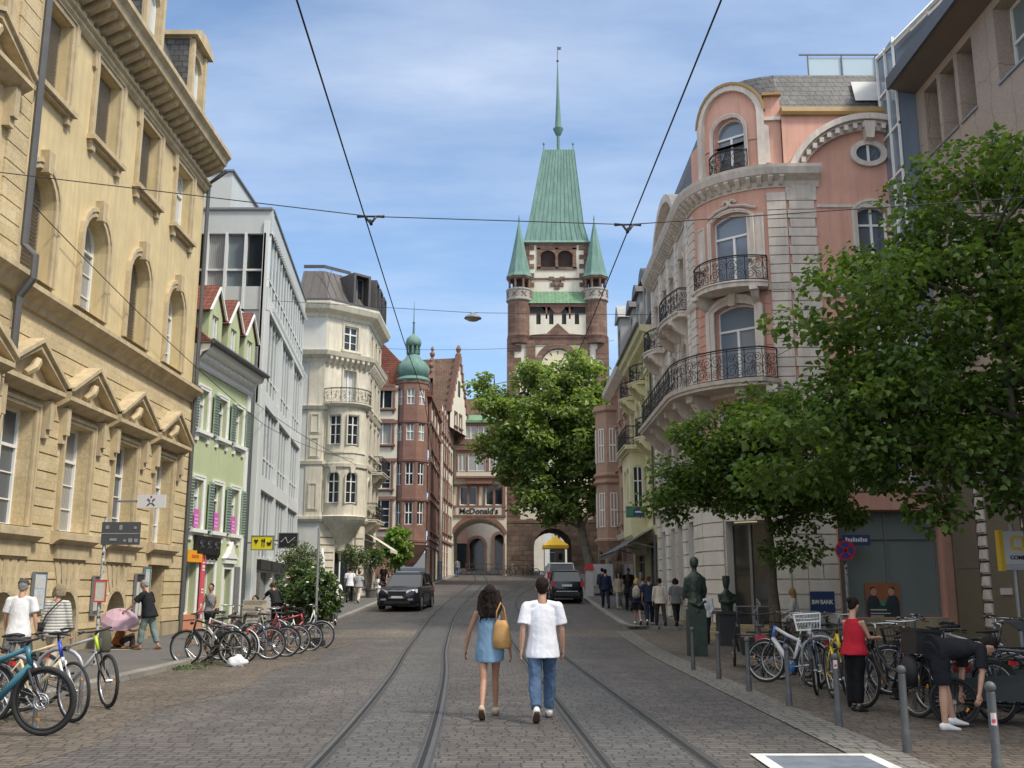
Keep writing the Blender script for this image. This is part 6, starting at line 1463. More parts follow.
    if basket:
        k = ('basket', basket)
        if k not in BC:
            mb = MB(raw=True)
            for z, g in ((0, 0), (.12, .012), (.24, .03)): mb.tube([(-.13 - g, -.17 - g, z), (.13 + g, -.17 - g, z), (.13 + g, .17 + g, z), (-.13 - g, .17 + g, z)], .006, 4, closed=True, up=(0, 0, 1))
            for i in range(9):
                t_ = -1 + i / 4
                for s in (-1, 1): mb.tube([(t_ * .13, s * .17, 0), (t_ * .155, s * .2, .24)], .0035, 3); mb.tube([(s * .13, t_ * .17, 0), (s * .16, t_ * .2, .24)], .0035, 3)
                mb.tube([(-.13, t_ * .17, 0), (.13, t_ * .17, 0)], .0035, 3)
            BC[k] = mb.mesh(WHITE if basket == 'white' else BLACK)
        if basket == 'white': put('basket', BC[k], b, (ht[0] + .26, 0, zt - .02))
        else: put('basket', BC[k], b, (-.5, 0, R + .41))
    if box:
        mb = MB(raw=True); mb.box(-.70, -.40, -.19, .19, R + .42, R + .70); mb.box(-.72, -.38, -.2, .2, R + .70, R + .74); put('rear_crate', mb.mesh(BLACK), b)
    if bag:
        mb = MB(raw=True)
        for s in (-1, 1): mb.tube([(-.5, s * .13, R + .4), (-.5, s * .15, R + .2), (-.5, s * .13, R + .02)], [(.1, .05), (.16, .07), (.13, .05)], 8, up=(0, 1, 0))
        put('pannier', mb.mesh(M('pannier_%s' % bag, {'black': (.015, .015, .016), 'red': (.35, .03, .03), 'grey': (.14, .14, .14)}[bag], .7, .1), 'full'), b)
    put('kickstand', tubes('ks', [ALU], [([(-.3, .05, .3), (-.26, .14, .02)], .008, 4, 0)]), b)
    return b
LG = 'bicycles parked at the left kerb'
bicycle('teal mountain bike with black fork and brake disc, nearest at the left edge', (-5.86, 11.75, 0), -4, (.03, .13, .17), kind='ebike', R=.35, fat=.03, disc=True, rack=False, guards=False, group=LG, rim=BLACK)
bicycle('cream and blue bicycle with white front fork behind the teal bike', (-6.0, 13.0, 0), -14, (.62, .5, .28), (.03, .06, .4), kind='road', R=.345, fat=.02, steer=-22, rack=False, guards=False, forkc=(.7, .7, .7), group=LG)
bicycle('grey bicycle with lime green head tube and black fork', (-6.15, 14.5, 0), -16, (.36, .37, .38), (.45, .6, .02), kind='mtb', R=.34, fat=.024, steer=-32, rack=False, guards=False, group=LG)
bicycle('dark blue city bicycle half hidden behind the teal bike', (-6.75, 12.5, 0), 172, (.02, .035, .09), kind='city', group=LG)
bicycle('black bicycle half hidden behind the cream and blue one', (-7.0, 14.0, 0.0), 168, (.02, .02, .02), kind='road', group=LG, guards=False)
MG = 'bicycles in the rack before the green house'
mids = [('black touring bicycle at the near end of the rack beside the white bag', -6.35, 22.0, 172, (.02, .02, .02), 'road', {}), ('white framed bicycle second in the rack with dark saddle', -6.3, 22.6, 165, (.55, .55, .55), 'road', dict(rack=False)), ('dark grey city bicycle behind the white framed one in the rack', -6.15, 23.5, 14, (.05, .05, .055), 'city', dict(bag='black')),
        ('maroon city bicycle in the middle of the rack', -6.0, 24.5, 5, (.2, .03, .035), 'city', dict(basket='black')), ('black mountain bike with knobbly tyres in the rack', -5.95, 25.4, 10, (.015, .015, .015), 'mtb', dict(guards=False, rack=False)), ('red and white bicycle towards the far end of the rack', -5.85, 26.5, 8, (.45, .05, .05), 'road', dict(bag='grey')), ('silver bicycle with white mudguards at the far end of the rack beside the grey pole', -5.75, 27.7, -3, (.62, .62, .6), 'city', dict(rim=ALU)), ('brown city bicycle with wicker coloured frame leaning at the shop end of the rack', -7.7, 27.6, 75, (.25, .12, .06), 'city', dict(basket='black'))]
for lb, x, y, h, c, kd, kw in mids: bicycle(lb, (x, y, 0), h, c, kind=kd, group=MG, lean=random.uniform(-5, 5), **kw)
RG = 'bicycles parked on the plaza'
bicycle('white and blue electric bicycle behind the third bollard', (4.75, 17.6, 0), 122, (.6, .6, .6), (.05, .2, .5), kind='ebike', group=RG, steer=20)
bicycle('black city bicycle beside the white and blue one', (5.25, 18.2, 0), 140, (.02, .02, .02), kind='city', group=RG)
bicycle('yellow mountain bike with black tyres pointing at the camera', (4.75, 15.1, 0), -96, (.72, .5, .02), kind='mtb', R=.35, fat=.028, group=RG, guards=False, rack=False, steer=-10)
bicycle('grey bicycle with a white wire basket on its handlebar', (4.9, 16.6, 0), -110, (.3, .3, .3), kind='city', group=RG, basket='white')
bicycle('white bicycle standing right behind the yellow bike', (5.3, 15.9, 0), -120, (.6, .6, .58), kind='road', group=RG)
bicycle('black city bicycle with rear crate beside the woman in the red top', (5.02, 13.75, 0), 108, (.02, .02, .02), kind='city', group=RG, box=True, bag='black')
bicycle('white bicycle with red rear bag behind the woman in the red top', (6.3, 15.6, 0), 140, (.6, .6, .6), kind='city', group=RG, bag='red')
bicycle('dark green city bicycle in the row before the shop window', (7.2, 17.4, 0), 150, (.03, .08, .05), kind='city', group=RG)
bicycle('silver bicycle in the row before the shop window, left of the tree', (6.9, 15.4, 0), 155, (.45, .45, .46), kind='road', group=RG, rack=False)
bicycle('black bicycle behind the bending man', (7.1, 14.1, 0), 165, (.02, .02, .022), kind='city', group=RG, bag='black')
bicycle('dark blue bicycle leaning beside the trunk of the nearest tree', (8.0, 14.6, 0), 200, (.03, .04, .08), kind='city', group=RG)
for lb, x, y, h, c, kd, kw in (('black city bicycle parked closest to the red covered cargo bike', 5.3, 19.4, 100, (.02, .02, .02), 'city', {}), ('dark grey bicycle between the white and blue one and the info panel', 5.9, 18.6, 80, (.07, .07, .075), 'city', dict(bag='black')), ('black mountain bike behind the bicycle with the white basket', 5.7, 16.9, -85, (.02, .02, .022), 'mtb', dict(guards=False, rack=False)), ('dark red city bicycle behind the yellow bike and the white one', 5.9, 15.4, -100, (.16, .02, .025), 'city', dict(basket='black')), ('black bicycle squeezed between the rear crate and the bending man', 5.75, 13.2, 110, (.02, .02, .02), 'road', {}), ('grey city bicycle in front of the granite pier', 7.9, 16.2, 120, (.2, .2, .21), 'city', dict(bag='black'))): bicycle(lb, (x, y, 0), h, c, kind=kd, group=RG, **kw)
for i, (x, y, h) in enumerate(((-.5, 99.2, 20), (.3, 99.6, 160), (1.2, 99.4, 10), (1.9, 99.7, 170))):
    bicycle(['black bicycle parked left of the row at the tower base', 'grey bicycle second in the row at the tower base', 'dark red bicycle third in the row at the tower base', 'black bicycle at the right end of the row at the tower base'][i], (x, y, gz(y)), h, [(.02, .02, .02), (.2, .2, .2), (.2, .03, .03), (.02, .02, .025)][i], kind='city', group='bicycles at the foot of the tower', rack=False)
# ---- cargo bikes
def cargo(label, loc, rot, hood, red=False):
    b = thing('cargo_bike', label, 'cargo bicycle', loc, radians(rot), 'cargo bikes on the plaza')
    c1 = paint((.05, .052, .055))
    sp, ty, ri = wheel_meshes(.26, .026, BLACK)
    put('frame', tubes('cgf', [c1], [([(-1.1, 0, .3), (-.9, 0, .3), (0, 0, .22), (.95, 0, .25)], .032, 7, 0), ([(-1.12, 0, .3), (-1.3, 0, .85)], .02, 6, 0), ([(-.6, 0, .25), (-.5, 0, 1.0)], .024, 6, 0), ([(-1.2, 0, .62), (-.55, 0, .6)], .024, 6, 0)] + [([(-1.1, s * .05, .3), (-1.5, s * .06, .3)], .012, 5, 0) for s in (-1, 1)]), b)
    for x, y in ((-1.5, 0), (.75, -.42), (.75, .42)):
        w = put('wheel', sp, b, (x, y, .285)); put('tyre', ty, w); put('rim', ri, w)
    mb = MB(raw=True)
    mb.faces([(-.35, -.3, .3), (.95, -.3, .3), (.95, .3, .3), (-.35, .3, .3), (-.45, -.35, .66), (1.02, -.35, .52), (1.02, .35, .52), (-.45, .35, .66)], [(0, 1, 2, 3), (0, 1, 5, 4), (1, 2, 6, 5), (2, 3, 7, 6), (3, 0, 4, 7)])
    put('cargo_box', mb.mesh(M('cargo_box_dark', (.03, .034, .034), .6, .1, 4)), b)
    put('box_rail', tubes('cgr', [c1], [([(-.45, s * .37, .86), (.2, s * .37, .9), (1.0, s * .37, .64), (.98, s * .32, .3)], .018, 6, 0) for s in (-1, 1)] + [([(.98, -.37, .64), (.98, .37, .64)], .018, 6, 0), ([(-.2, -.37, .88), (-.1, -.36, 1.25), (-.1, .36, 1.25), (-.2, .37, .88)], .016, 6, 0)]), b)
    if hood: mb = MB(raw=True); mb.faces([(-.48, -.36, .86), (-.48, .36, .86), (-.42, .34, 1.25), (-.42, -.34, 1.25), (.1, -.36, 1.22), (.1, .36, 1.22)], [(0, 1, 2, 3), (3, 2, 5, 4), (0, 3, 4), (1, 2, 5)]); put('hood', mb.mesh(M('hood_black', (.018, .018, .019), .7, .1, 4)), b)
    if red: mb = MB(raw=True); mb.faces([(-.4, -.39, .8), (.2, -.39, .85), (.1, -.39, .45), (-.3, -.385, .4)], [(0, 1, 2, 3)]); mb.box(-1.55, -1.35, -.1, .1, .6, .75); put('red_cover', mb.mesh(M('red_cover', (.4, .04, .05), .7, .1)), b)
    put('handlebar', tubes('cgh', [BLACK], [([(-.5, 0, 1.0), (-.52, 0, 1.1)], .016, 5, 0), ([(-.7, -.32, 1.12), (-.55, -.25, 1.12), (-.5, 0, 1.1), (-.55, .25, 1.12), (-.7, .32, 1.12)], .015, 6, 0)]), b)
    mb = MB(raw=True); mb.tube([(-1.48, 0, .9), (-1.4, 0, .92), (-1.28, 0, .9), (-1.18, 0, .88)], [(.07, .02), (.09, .03), (.05, .025), (.02, .015)], 8); put('saddle', mb.mesh(SADDLE, 'full'), b)
    mb = MB(raw=True); mb.tube([(-1.1, -.06, .3), (-1.1, .06, .3)], .1, 12); mb.box(-1.05, -.95, -.2, -.1, .17, .2); mb.box(-1.25, -1.15, .1, .2, .4, .43); put('crankset', mb.mesh(BLACK), b)
    return b
cargo('dark cargo bike with raised hood that the man in black bends over', (6.15, 12.6, 0), 158, True)
cargo('black cargo bike with red cover behind the first two bollards', (4.95, 20.9, 0), 80, False, True)
cargo('black hooded cargo bike behind the bending man, left of the tree trunk', (7.35, 13.4, 0), 125, True)
# ---- rack hoops
HG = 'steel bike rack hoops'
HOOPS = [(-5.95, 12.35, 90, 'steel rack hoop between the teal and the cream and blue bike'), (-6.0, 13.75, 85, 'steel rack hoop beside the lime green and grey bike'), (-6.15, 22.3, 90, 'steel rack hoop behind the white bag'), (-6.05, 24.0, 90, 'second steel rack hoop from the white bag'), (-5.95, 25.9, 90, 'third steel rack hoop from the white bag'), (5.15, 17.2, 60, 'steel rack hoop behind the white and blue bike'), (5.7, 13.9, 60, 'bare steel rack hoop between the woman in red and the bending man'), (6.2, 14.7, 60, 'steel rack hoop behind the bending man'), (7.2, 15.6, 60, 'steel rack hoop farthest right, near the tree trunk')]
k0 = None
for x, y, a, lb in HOOPS:
    if k0 is None:
        k0 = thing('rack_hoop', lb, 'bike rack', (x, y, 0), radians(a - 90), HG)
        put('hoop', tubes('hoop', [STEEL], [([(-.32, 0, -.02), (-.32, 0, .55)] + [(-.32 * cos(q), 0, .55 + .28 * sin(q)) for q in [pi * i / 10 for i in range(1, 10)]] + [(.32, 0, .55), (.32, 0, -.02)], .028, 8, 0)]), k0)
        mb = MB(raw=True)
        for s in (-1, 1): mb.lathe([(.06, 0), (.06, .012), (.03, .014)], s * .32, 0, 10)
        put('foot_plate', mb.mesh(STEEL), k0)
    else:
        c = copy_tree(k0); c.location = (x, y, 0); c.rotation_euler = (0, 0, radians(a - 90)); c['label'] = lb
# ================================================================ cars
def car(name, label, loc, rot, col, kind='suv', front=True, tail=True):
    """x forward; body lofted from cross-sections"""
    c = thing(name, label, 'car', loc, radians(rot))
    P = M('car_paint_%s' % label.split()[0], col, .22, .04, 2, 0, spec=.6)
    H = {'suv': 1.66, 'mpv': 1.85, 'hatch': 1.48, 'estate': 1.62}[kind]; hw = {'suv': .97, 'mpv': .9, 'hatch': .88, 'estate': .84}[kind]; Lg = {'suv': 4.75, 'mpv': 4.9, 'hatch': 4.1, 'estate': 4.6}[kind]; h = Lg / 2
    belt = .69 * H - .06
    # lower body sections: x, half width, z low, z shoulder
    S = [(-h, .80 * hw, .52, belt - .22), (-h + .06, .93 * hw, .36, belt - .05), (-h + .4, hw, .28, belt), (-h * .45, hw, .24, belt), (h * .1, hw, .24, belt - .02), (h * .42, hw, .24, belt - .06), (h * .62, .99 * hw, .25, belt - .06), (h - .35, .96 * hw, .26, belt - .11), (h - .08, .88 * hw, .3, belt - .2), (h, .8 * hw, .42, belt - .34)]
    def sec(x, w, zl, zs): return [(x, -w * .93, zl), (x, -w, zl + .15), (x, -w, zs - .12), (x, -w * .9, zs), (x, 0, zs + .04), (x, w * .9, zs), (x, w, zs - .12), (x, w, zl + .15), (x, w * .93, zl)]
    mb = MB(raw=True); n = 9; R = [sec(*s) for s in S]; vs = [p for r in R for p in r]
    mb.faces(vs, [(i * n + j, i * n + (j + 1) % n, (i + 1) * n + (j + 1) % n, (i + 1) * n + j) for i in range(len(R) - 1) for j in range(n)] + [list(range(n)), list(range((len(R) - 1) * n, len(R) * n))])
    mb.build('body', P, c, smooth=True)
    # glasshouse
    xr0, xr1, xf1, xf0 = (-h + .12, -h + .62, -h * .02, h * .4) if kind != 'mpv' else (-h + .1, -h + .3, h * .25, h * .6)
    t = hw * .74; G = [(xr0, hw * .88, belt - .02), (xr1, t, H - .03), (xf1, t, H - .03), (xf0, hw * .86, belt - .1)]
    mb = MB(raw=True); v = []
    for x, w, z in G: v += [(x, -w, z), (x, w, z)]
    v += [(xr0 + .1, -hw * .9, belt - .03), (xr0 + .1, hw * .9, belt - .03)]
    mb.faces(v[:8], [(0, 1, 3, 2), (2, 3, 5, 4), (4, 5, 7, 6), (0, 2, 4, 6), (1, 3, 5, 7)]); mb.build('windows', glassm('car_glass', (.012, .014, .015), .05, spec=.7), c)
    mb = MB(raw=True)
    for s in (-1, 1):
        mb.tube([(xr0, s * hw * .885, belt - .02), (xr1, s * (t + .01), H - .02), (xf1, s * (t + .01), H - .02), (xf0, s * hw * .87, belt - .1)], .035, 5)
        for x in (-h * .42, h * .0): mb.tube([(x, s * hw * .895, belt - .03), (x + .02, s * (t + .015), H - .03)], .03, 4)
        mb.tube([(xr1 + .1, s * t * .9, H + .04), (xf1 - .1, s * t * .9, H + .04)], .018, 5)
    mb.faces([(xr1 - .06, -t - .02, H - .04), (xf1 + .04, -t - .02, H - .04), (xf1 + .04, t + .02, H - .04), (xr1 - .06, t + .02, H - .04), (xr1, -t * .85, H + .02), (xf1, -t * .85, H + .02), (xf1, t * .85, H + .02), (xr1, t * .85, H + .02)], [(4, 5, 6, 7), (0, 1, 5, 4), (1, 2, 6, 5), (2, 3, 7, 6), (3, 0, 4, 7)])
    mb.build('roof_frame', P, c, smooth=True)
    for x in (-h * .60, h * .62):
        for s in (-1, 1):
            mb = MB(raw=True); mb.tube([(x, s * (hw - .22), .34), (x, s * (hw + .012), .34)], .345, 20); wl = mb.build('wheel', TYRE, c)
            mb = MB(raw=True); mb.tube([(x, s * (hw - .02), .34), (x, s * (hw + .018), .34)], [.235, .23], 18)
            for k in range(5): a = k * 2 * pi / 5; mb.tube([(x, s * (hw + .02), .34), (x + .2 * cos(a), s * (hw + .018), .34 + .2 * sin(a))], .03, 4)
            mb.build('rim', ALU, wl)
    mb = MB(raw=True)
    for x in (-h * .60, h * .62):
        for s in (-1, 1): mb.tube([(x + .40 * cos(a), s * (hw - .0), .34 + .40 * sin(a)) for a in [pi * k / 10 for k in range(-1, 12)]], .045, 5)
    mb.box(-h + .3, h - .3, -hw + .02, hw - .02, .17, .3); mb.build('sill_trim', BLACK, c)
    zs = belt - .3
    HL = M('headlamp_glass', (.75, .76, .76), .1, 0, bmp=0, spec=.8)
    for s in (-1, 1):
        mb = MB(raw=True); mb.faces([(h + .018, s * .44 * hw, zs - .05), (h - .12, s * .95 * hw, zs - .02), (h - .16, s * .95 * hw, zs + .15), (h + .01, s * .44 * hw, zs + .07), (h - .25, s * .42 * hw, zs - .0), (h - .45, s * .8 * hw, zs + .1)], [(0, 1, 2, 3), (0, 1, 5, 4), (2, 3, 4, 5)]); mb.build('headlight', HL, c)
        mb = MB(raw=True); mb.tube([(h * .34, s * (hw - .05), belt + .02), (h * .34, s * (hw + .12), belt + .06), (h * .32, s * (hw + .2), belt + .07)], [.03, .07, .08], 6); mb.build('mirror', P, c)
        mb = MB(raw=True); mb.box(-h - .012, -h + .2, s * .9 * hw - .13, s * .9 * hw + .05, belt - .28, belt - .02 + (.15 if kind == 'mpv' else 0)); mb.build('tail_light', REDL, c)
    mb = MB(raw=True); mb.box(h - .08, h + .015, -.4, .4, zs - .26, zs + .05); mb.box(h - .1, h + .02, -.6, .6, .27, .4)
    gr = mb.build('grille', BLACK, c)
    mb = MB(raw=True); mb.tube([(h + .02, -.4, zs + .05), (h + .02, .4, zs + .05), (h + .02, .36, zs - .26), (h + .02, -.36, zs - .26)], .016, 4, closed=True)
    for s in (-1, 1): mb.box(h - .12, h + .022, s * .62 - .12, s * .62 + .12, .42, .5)
    mb.build('chrome_trim', ALU, gr)
    for x, nm in ((h + .024, 'f'), (-h - .024, 'r')):
        mb = MB(raw=True); mb.box(min(x, x * .995), max(x, x * .995), -.26, .26, (.5 if x > 0 else .78), (.61 if x > 0 else .89)); mb.build('number_plate', M('plate_white', (.65, .65, .62), .5, 0, bmp=0), c)
    mb = MB(raw=True); mb.box(-h - .02, -h + .1, -hw * .8, hw * .8, .3, .5); mb.box(-h - .03, -h, -.55, .55, .52, .56, 1); mb.build('rear_bumper', [BLACK, ALU], c)
    return c
car('parked_suv', 'black SUV with bright headlamps driving down towards the camera on the left lane', (-5.0, 48.6, gz(48.6)), -95, (.012, .014, .02), 'suv')
car('hatchback', 'blue grey car half hidden behind the black SUV', (-6.0, 58.5, gz(58.5)), -92, (.12, .17, .22), 'hatch')
car('estate_car', 'black car with red tail lights seen from behind on the right lane', (2.8, 55.0, gz(55)), 91, (.014, .015, .017), 'estate')
car('van', 'white van just beyond the black car on the right lane', (2.9, 62.5, gz(62.5)), 91, (.6, .6, .58), 'mpv')
# ================================================================ people
def remesh(mb, name, mat, parent, vox, it=3, extra=None, wr=0, wf=9, loc=(0, 0, 0)):
    """fuse the overlapping tapered limbs of mb into one continuous surface"""
    o = mb.build(name, mat, None); md = o.modifiers.new('r', 'REMESH'); md.mode = 'VOXEL'; md.voxel_size = vox
    sm = o.modifiers.new('s', 'SMOOTH'); sm.iterations = it; sm.factor = .5
    dg = bpy.context.evaluated_depsgraph_get(); me = bpy.data.meshes.new_from_object(o.evaluated_get(dg))
    bpy.data.objects.remove(o)
    if wr:
        me.calc_loop_triangles() if False else None
        nn = [v.normal.copy() for v in me.vertices]
        for v, n in zip(me.vertices, nn):
            c = v.co; v.co = c + n * wr * (noise.noise(Vector((c.x * wf, c.y * wf, c.z * wf * .6))) + .5 * noise.noise(Vector((c.x * wf * 2.3 + c.z * 6, c.y * wf * 2.3, c.z * wf * 1.8))))
    if extra:
        k = len(me.vertices); bm = bmesh.new(); bm.from_mesh(me); vs = [bm.verts.new(p) for p in extra.v]
        for f in extra.f:
            try: bm.faces.new([vs[i] for i in f])
            except ValueError: pass
        bmesh.ops.recalc_face_normals(bm, faces=bm.faces); bm.to_mesh(me); bm.free()
    me.polygons.foreach_set('use_smooth', [True] * len(me.polygons))
    me.materials.clear(); me.materials.append(mat); me.name = name
    return put(name, me, parent, loc)
def skin(c): return M('skin_%d' % int(c[0] * 100), c, .5, .08, 8, .05, 50)
SK, SKT = skin((.48, .27, .18)), skin((.38, .20, .125))
def cloth(n, c, v=.14, r=.9): return M('cloth_' + n, c, r, v, 7, .7, 16, spec=.12)
WALKL = dict(L=(-17, 22, 38), R=(20, 6, -6)); WALKR = dict(R=(-17, 22, 38), L=(20, 6, -6)); STAND = dict(L=(2, 3, 0), R=(-3, 2, 0)); SIT = dict(L=(82, 84, 0), R=(80, 78, 0), hip=.46); SITG = dict(L=(118, 120, 0), R=(112, 118, 0), hip=.12)
def person(label, loc, face, top, bottom, shoes, hair, H=1.75, pose=STAND, arms=None, lean=3, fem=False, sk=SK, sleeve=.55, tl=0., bl=1.0, loose=.022, kind=None, vox=.02, head=(0, 0), group=None, dress=0, twist=0, socks=None):
    s = H / 1.75; fr = thing('person', label, 'person', loc, radians(face), group); V = Vector
    sw = (.17 if fem else .195) * s; hwid = .09 * s; arms = arms or dict(L=(4, 9, 14), R=(-6, 9, 12))
    hip = V((0, 0, .91 * s)); J = {}; low = 9
    for sd, sg in (('L', -1), ('R', 1)):
        p, kb, ft = pose[sd]; p, q = radians(p), radians(p - kb)
        h = hip + V((sg * hwid, 0, 0)); k = h + .43 * s * V((sg * (-.05 if fem else .02), sin(p), -cos(p))); a = k + .41 * s * V((0, sin(q), -cos(q)))
        J[sd] = [h, k, a, radians(ft)]; low = min(low, a.z - .075 * s - (.14 * s * sin(radians(max(0, ft)))))
    dz = -low if 'hip' not in pose else pose['hip'] - hip.z
    up = V((0, sin(radians(lean)), cos(radians(lean)))); fw = V((0, cos(radians(lean)), -sin(radians(lean))))
    for sd in 'LR': J[sd][:3] = [v + V((0, 0, dz)) for v in J[sd][:3]]
    hip = hip + V((0, 0, dz)); sp = lambda d, o=0: hip + up * d * s + fw * o * s
    neck = sp(.535, -.01); hd = sp(.66, .02) + fw * .0; A = {}
    for sd, sg in (('L', -1), ('R', 1)):
        p, ab, eb = arms[sd][:3]; inn = arms[sd][3] if len(arms[sd]) > 3 else 0
        S_ = sp(.47, -.005) + V((sg * sw, 0, 0)); p_, b_ = radians(p), radians(ab)
        d1 = V((sg * sin(b_), sin(p_) * cos(b_), -cos(p_) * cos(b_))); e = S_ + d1 * .29 * s
        p2 = radians(p + eb); b2 = radians(ab - inn - 6); d2 = V((sg * sin(b2), sin(p2) * cos(b2), -cos(p2) * cos(b2))); w = e + d2 * .25 * s
        A[sd] = [S_, e, w, d2]
    # body: one continuous skin
    mb = MB(raw=True); T = lambda pts, r, n=10: mb.tube(pts, r, n, up=(0, 1, 0))
    T([sp(-.08), sp(.0), sp(.12), sp(.3, .01), sp(.44), sp(.5, -.01)], [(.10 * s, .09 * s), (.155 * s, .105 * s), ((.118 if fem else .14) * s, .09 * s), (.15 * s, .11 * s), ((.15 if fem else .17) * s, .085 * s), (.07 * s, .06 * s)], 14)
    T([sp(.45, -.015), neck, hd], [(.06 * s, .055 * s), (.052 * s, .055 * s), (.05 * s, .055 * s)], 10)
    R_ = Matrix.Rotation(radians(head[0]), 3, 'Z') @ Matrix.Rotation(-radians(lean * .5 + head[1]), 3, 'X')
    HP = lambda x, y, z: tuple(hd + R_ @ (V((x, y, z)) * s))
    mb.ball(HP(0, -.005, .055), .1 * s, 14, sc=(.77, .95, 1.08), rot=R_); mb.ball(HP(0, .03, -.005), .062 * s, 10, sc=(.85, .95, .9), rot=R_)
    mb.tube([HP(0, .085, .06), HP(0, .112, .028), HP(0, .09, .02)], [.011 * s, .017 * s, .012 * s], 6)
    for g in (-1, 1): mb.ball(HP(g * .078, -.0, .04), .026 * s, 6, sc=(.4, .8, 1.2), rot=R_)
    ex = MB(raw=True)
    for sd, sg in (('L', -1), ('R', 1)):
        h, k, a, ft = J[sd]
        ls = s * (.88 if fem else 1); T([h + V((0, 0, .03)), h.lerp(k, .4), k, k.lerp(a, .35), a], [.085 * ls, .074 * ls, .050 * ls, .053 * ls, .033 * ls])
        S_, e, w, d = A[sd]; T([S_, S_.lerp(e, .45), e, e.lerp(w, .3), w], [.05 * ls, .043 * ls, .036 * ls, .037 * ls, .025 * ls], 8)
        # palm, five fingers
        f = (V((0, 1, 0)) - d * d.y).normalized(); n = d.cross(f) * (1 if sg < 0 else 1)
        inw = V((-sg, 0, 0)); inw = (inw - d * inw.dot(d)).normalized()
        pc = w + d * .045 * s; mb.tube([w - d * .01, w + d * .035 * s, w + d * .085 * s], [(.024 * s, .02 * s), (.036 * s, .017 * s), (.036 * s, .014 * s)], 8, up=tuple(inw))
        for i, (o, L) in enumerate(((.028, .068), (.01, .078), (-.009, .072), (-.026, .056))):
            b = w + d * .075 * s + f * o * s; m = b + d * L * .5 * s + inw * .008 * s; t = m + d * L * .42 * s + inw * .026 * s
            ex.tube([b, m, t], [.0095 * s, .009 * s, .0065 * s], 6)
        b = w + d * .025 * s + f * .02 * s; ex.tube([b, b + d * .03 * s + f * .026 * s + inw * .008 * s, b + d * .062 * s + f * .032 * s + inw * .016 * s], [.012 * s, .0105 * s, .007 * s], 6)
        if shoes is None or shoes == 'sandal' or True:
            fd = V((0, cos(ft), -sin(ft))); ud = V((0, sin(ft), cos(ft))); mb.tube([a, a - ud * .03 * s, a - ud * .05 * s + fd * .06 * s, a - ud * .06 * s + fd * .15 * s], [(.034 * s, .034 * s), (.034 * s, .04 * s), (.038 * s, .028 * s), (.036 * s, .014 * s)], 8, up=(0, 1, .3))
    body = remesh(mb, 'body', sk, fr, vox, 2, ex)
    # face
    for g in (-1, 1):
        q = MB(raw=True); q.ball(HP(g * .03, .081, .058), .013 * s, 6); q.build('eye', M('eye', (.03, .025, .02), .3, 0, bmp=0), body, smooth=True)
    q = MB(raw=True); q.tube([HP(-.022, .086, -.012), HP(0, .094, -.011), HP(.022, .086, -.012)], .006 * s, 5); q.build('mouth', M('lips', (.35, .13, .11), .5, 0, bmp=0), body)
    # clothes
    if bottom is not None and not dress:
        mb = MB(raw=True); g = loose
        T([sp(-.1), sp(-.02), sp(.1)], [(.15 * s, .112 * s), (.162 * s, .116 * s), (.14 * s, .098 * s)], 12)
        for sd in 'LR':
            h, k, a, ft = J[sd]; L = bl
            if L <= .5: e1 = h.lerp(k, L * 2); T([h + V((0, 0, -.0)), h.lerp(e1, .5), e1], [(.09 + g * .4) * s, (.082 + g * .9) * s, (.07 + g * 1.3) * s])
            else: e1 = k.lerp(a, (L - .5) * 2); T([h + V((0, 0, -.0)), h.lerp(k, .45), k, k.lerp(e1, .4), e1], [(.088 + g * .3) * s, (.078 + g * .5) * s, (.055 + g * .7) * s, (.052 + g * .8) * s, (.042 + g * .75) * s])
        remesh(mb, 'shorts' if bl <= .6 else 'trousers', bottom, fr, vox, 2, wr=.012 * s, wf=11)
    if top is not None:
        mb = MB(raw=True); g = loose; lo = -.02 - tl
        if dress:
            T([sp(-.4 * dress - .02, .02), sp(-.25 * dress, .01), sp(-.02), sp(.12), sp(.3, .01), sp(.43), sp(.5, -.01)], [((.175 + .02) * s, .185 * s), (.19 * s, .165 * s), ((.165 + g) * s, (.115 + g) * s), ((.14 + g) * s, (.1 + g) * s), (.158 * s, .122 * s), ((.155) * s, .095 * s), (.085 * s, .075 * s)], 16)
        else: T([sp(lo - .04), sp(lo + .02), sp(.13), sp(.3, .01), sp(.44), sp(.505, -.01)], [((.184 + g) * s, (.168 + g) * s), ((.18 + g) * s, (.152 + g) * s), ((.145 + g) * s, (.106 + g) * s), ((.155 + g * .7) * s, (.115 + g * .6) * s), ((.155 if fem else .172) * s, .098 * s), (.085 * s, .075 * s)], 16)
        for sd in 'LR':
            S_, e, w, d = A[sd]
            if sleeve > 0:
                mb.ball(S_ + V((0, 0, -.004 * s)), (.054 + g * .35) * s, 12); sg = -1 if sd == 'L' else 1
                mb.tube([sp(.5, -.01) + V((sg * .05 * s, 0, 0)), S_ + V((0, 0, .006 * s))], [.055 * s, .048 * s], 10)
                if sleeve <= 1: e1 = S_.lerp(e, sleeve); T([S_, S_.lerp(e1, .5), e1], [(.05 + g * .5) * s, (.05 + g * .8) * s, (.047 + g * 1.1) * s], 10)
                else: e1 = e.lerp(w, sleeve - 1); T([S_, e, e1], [(.05 + g * .5) * s, (.042 + g * .6) * s, (.034 + g * .5) * s], 10)
        remesh(mb, 'dress' if dress else ('top' if fem else 'shirt'), top, fr, vox, 3, wr=.008 * s, wf=8)
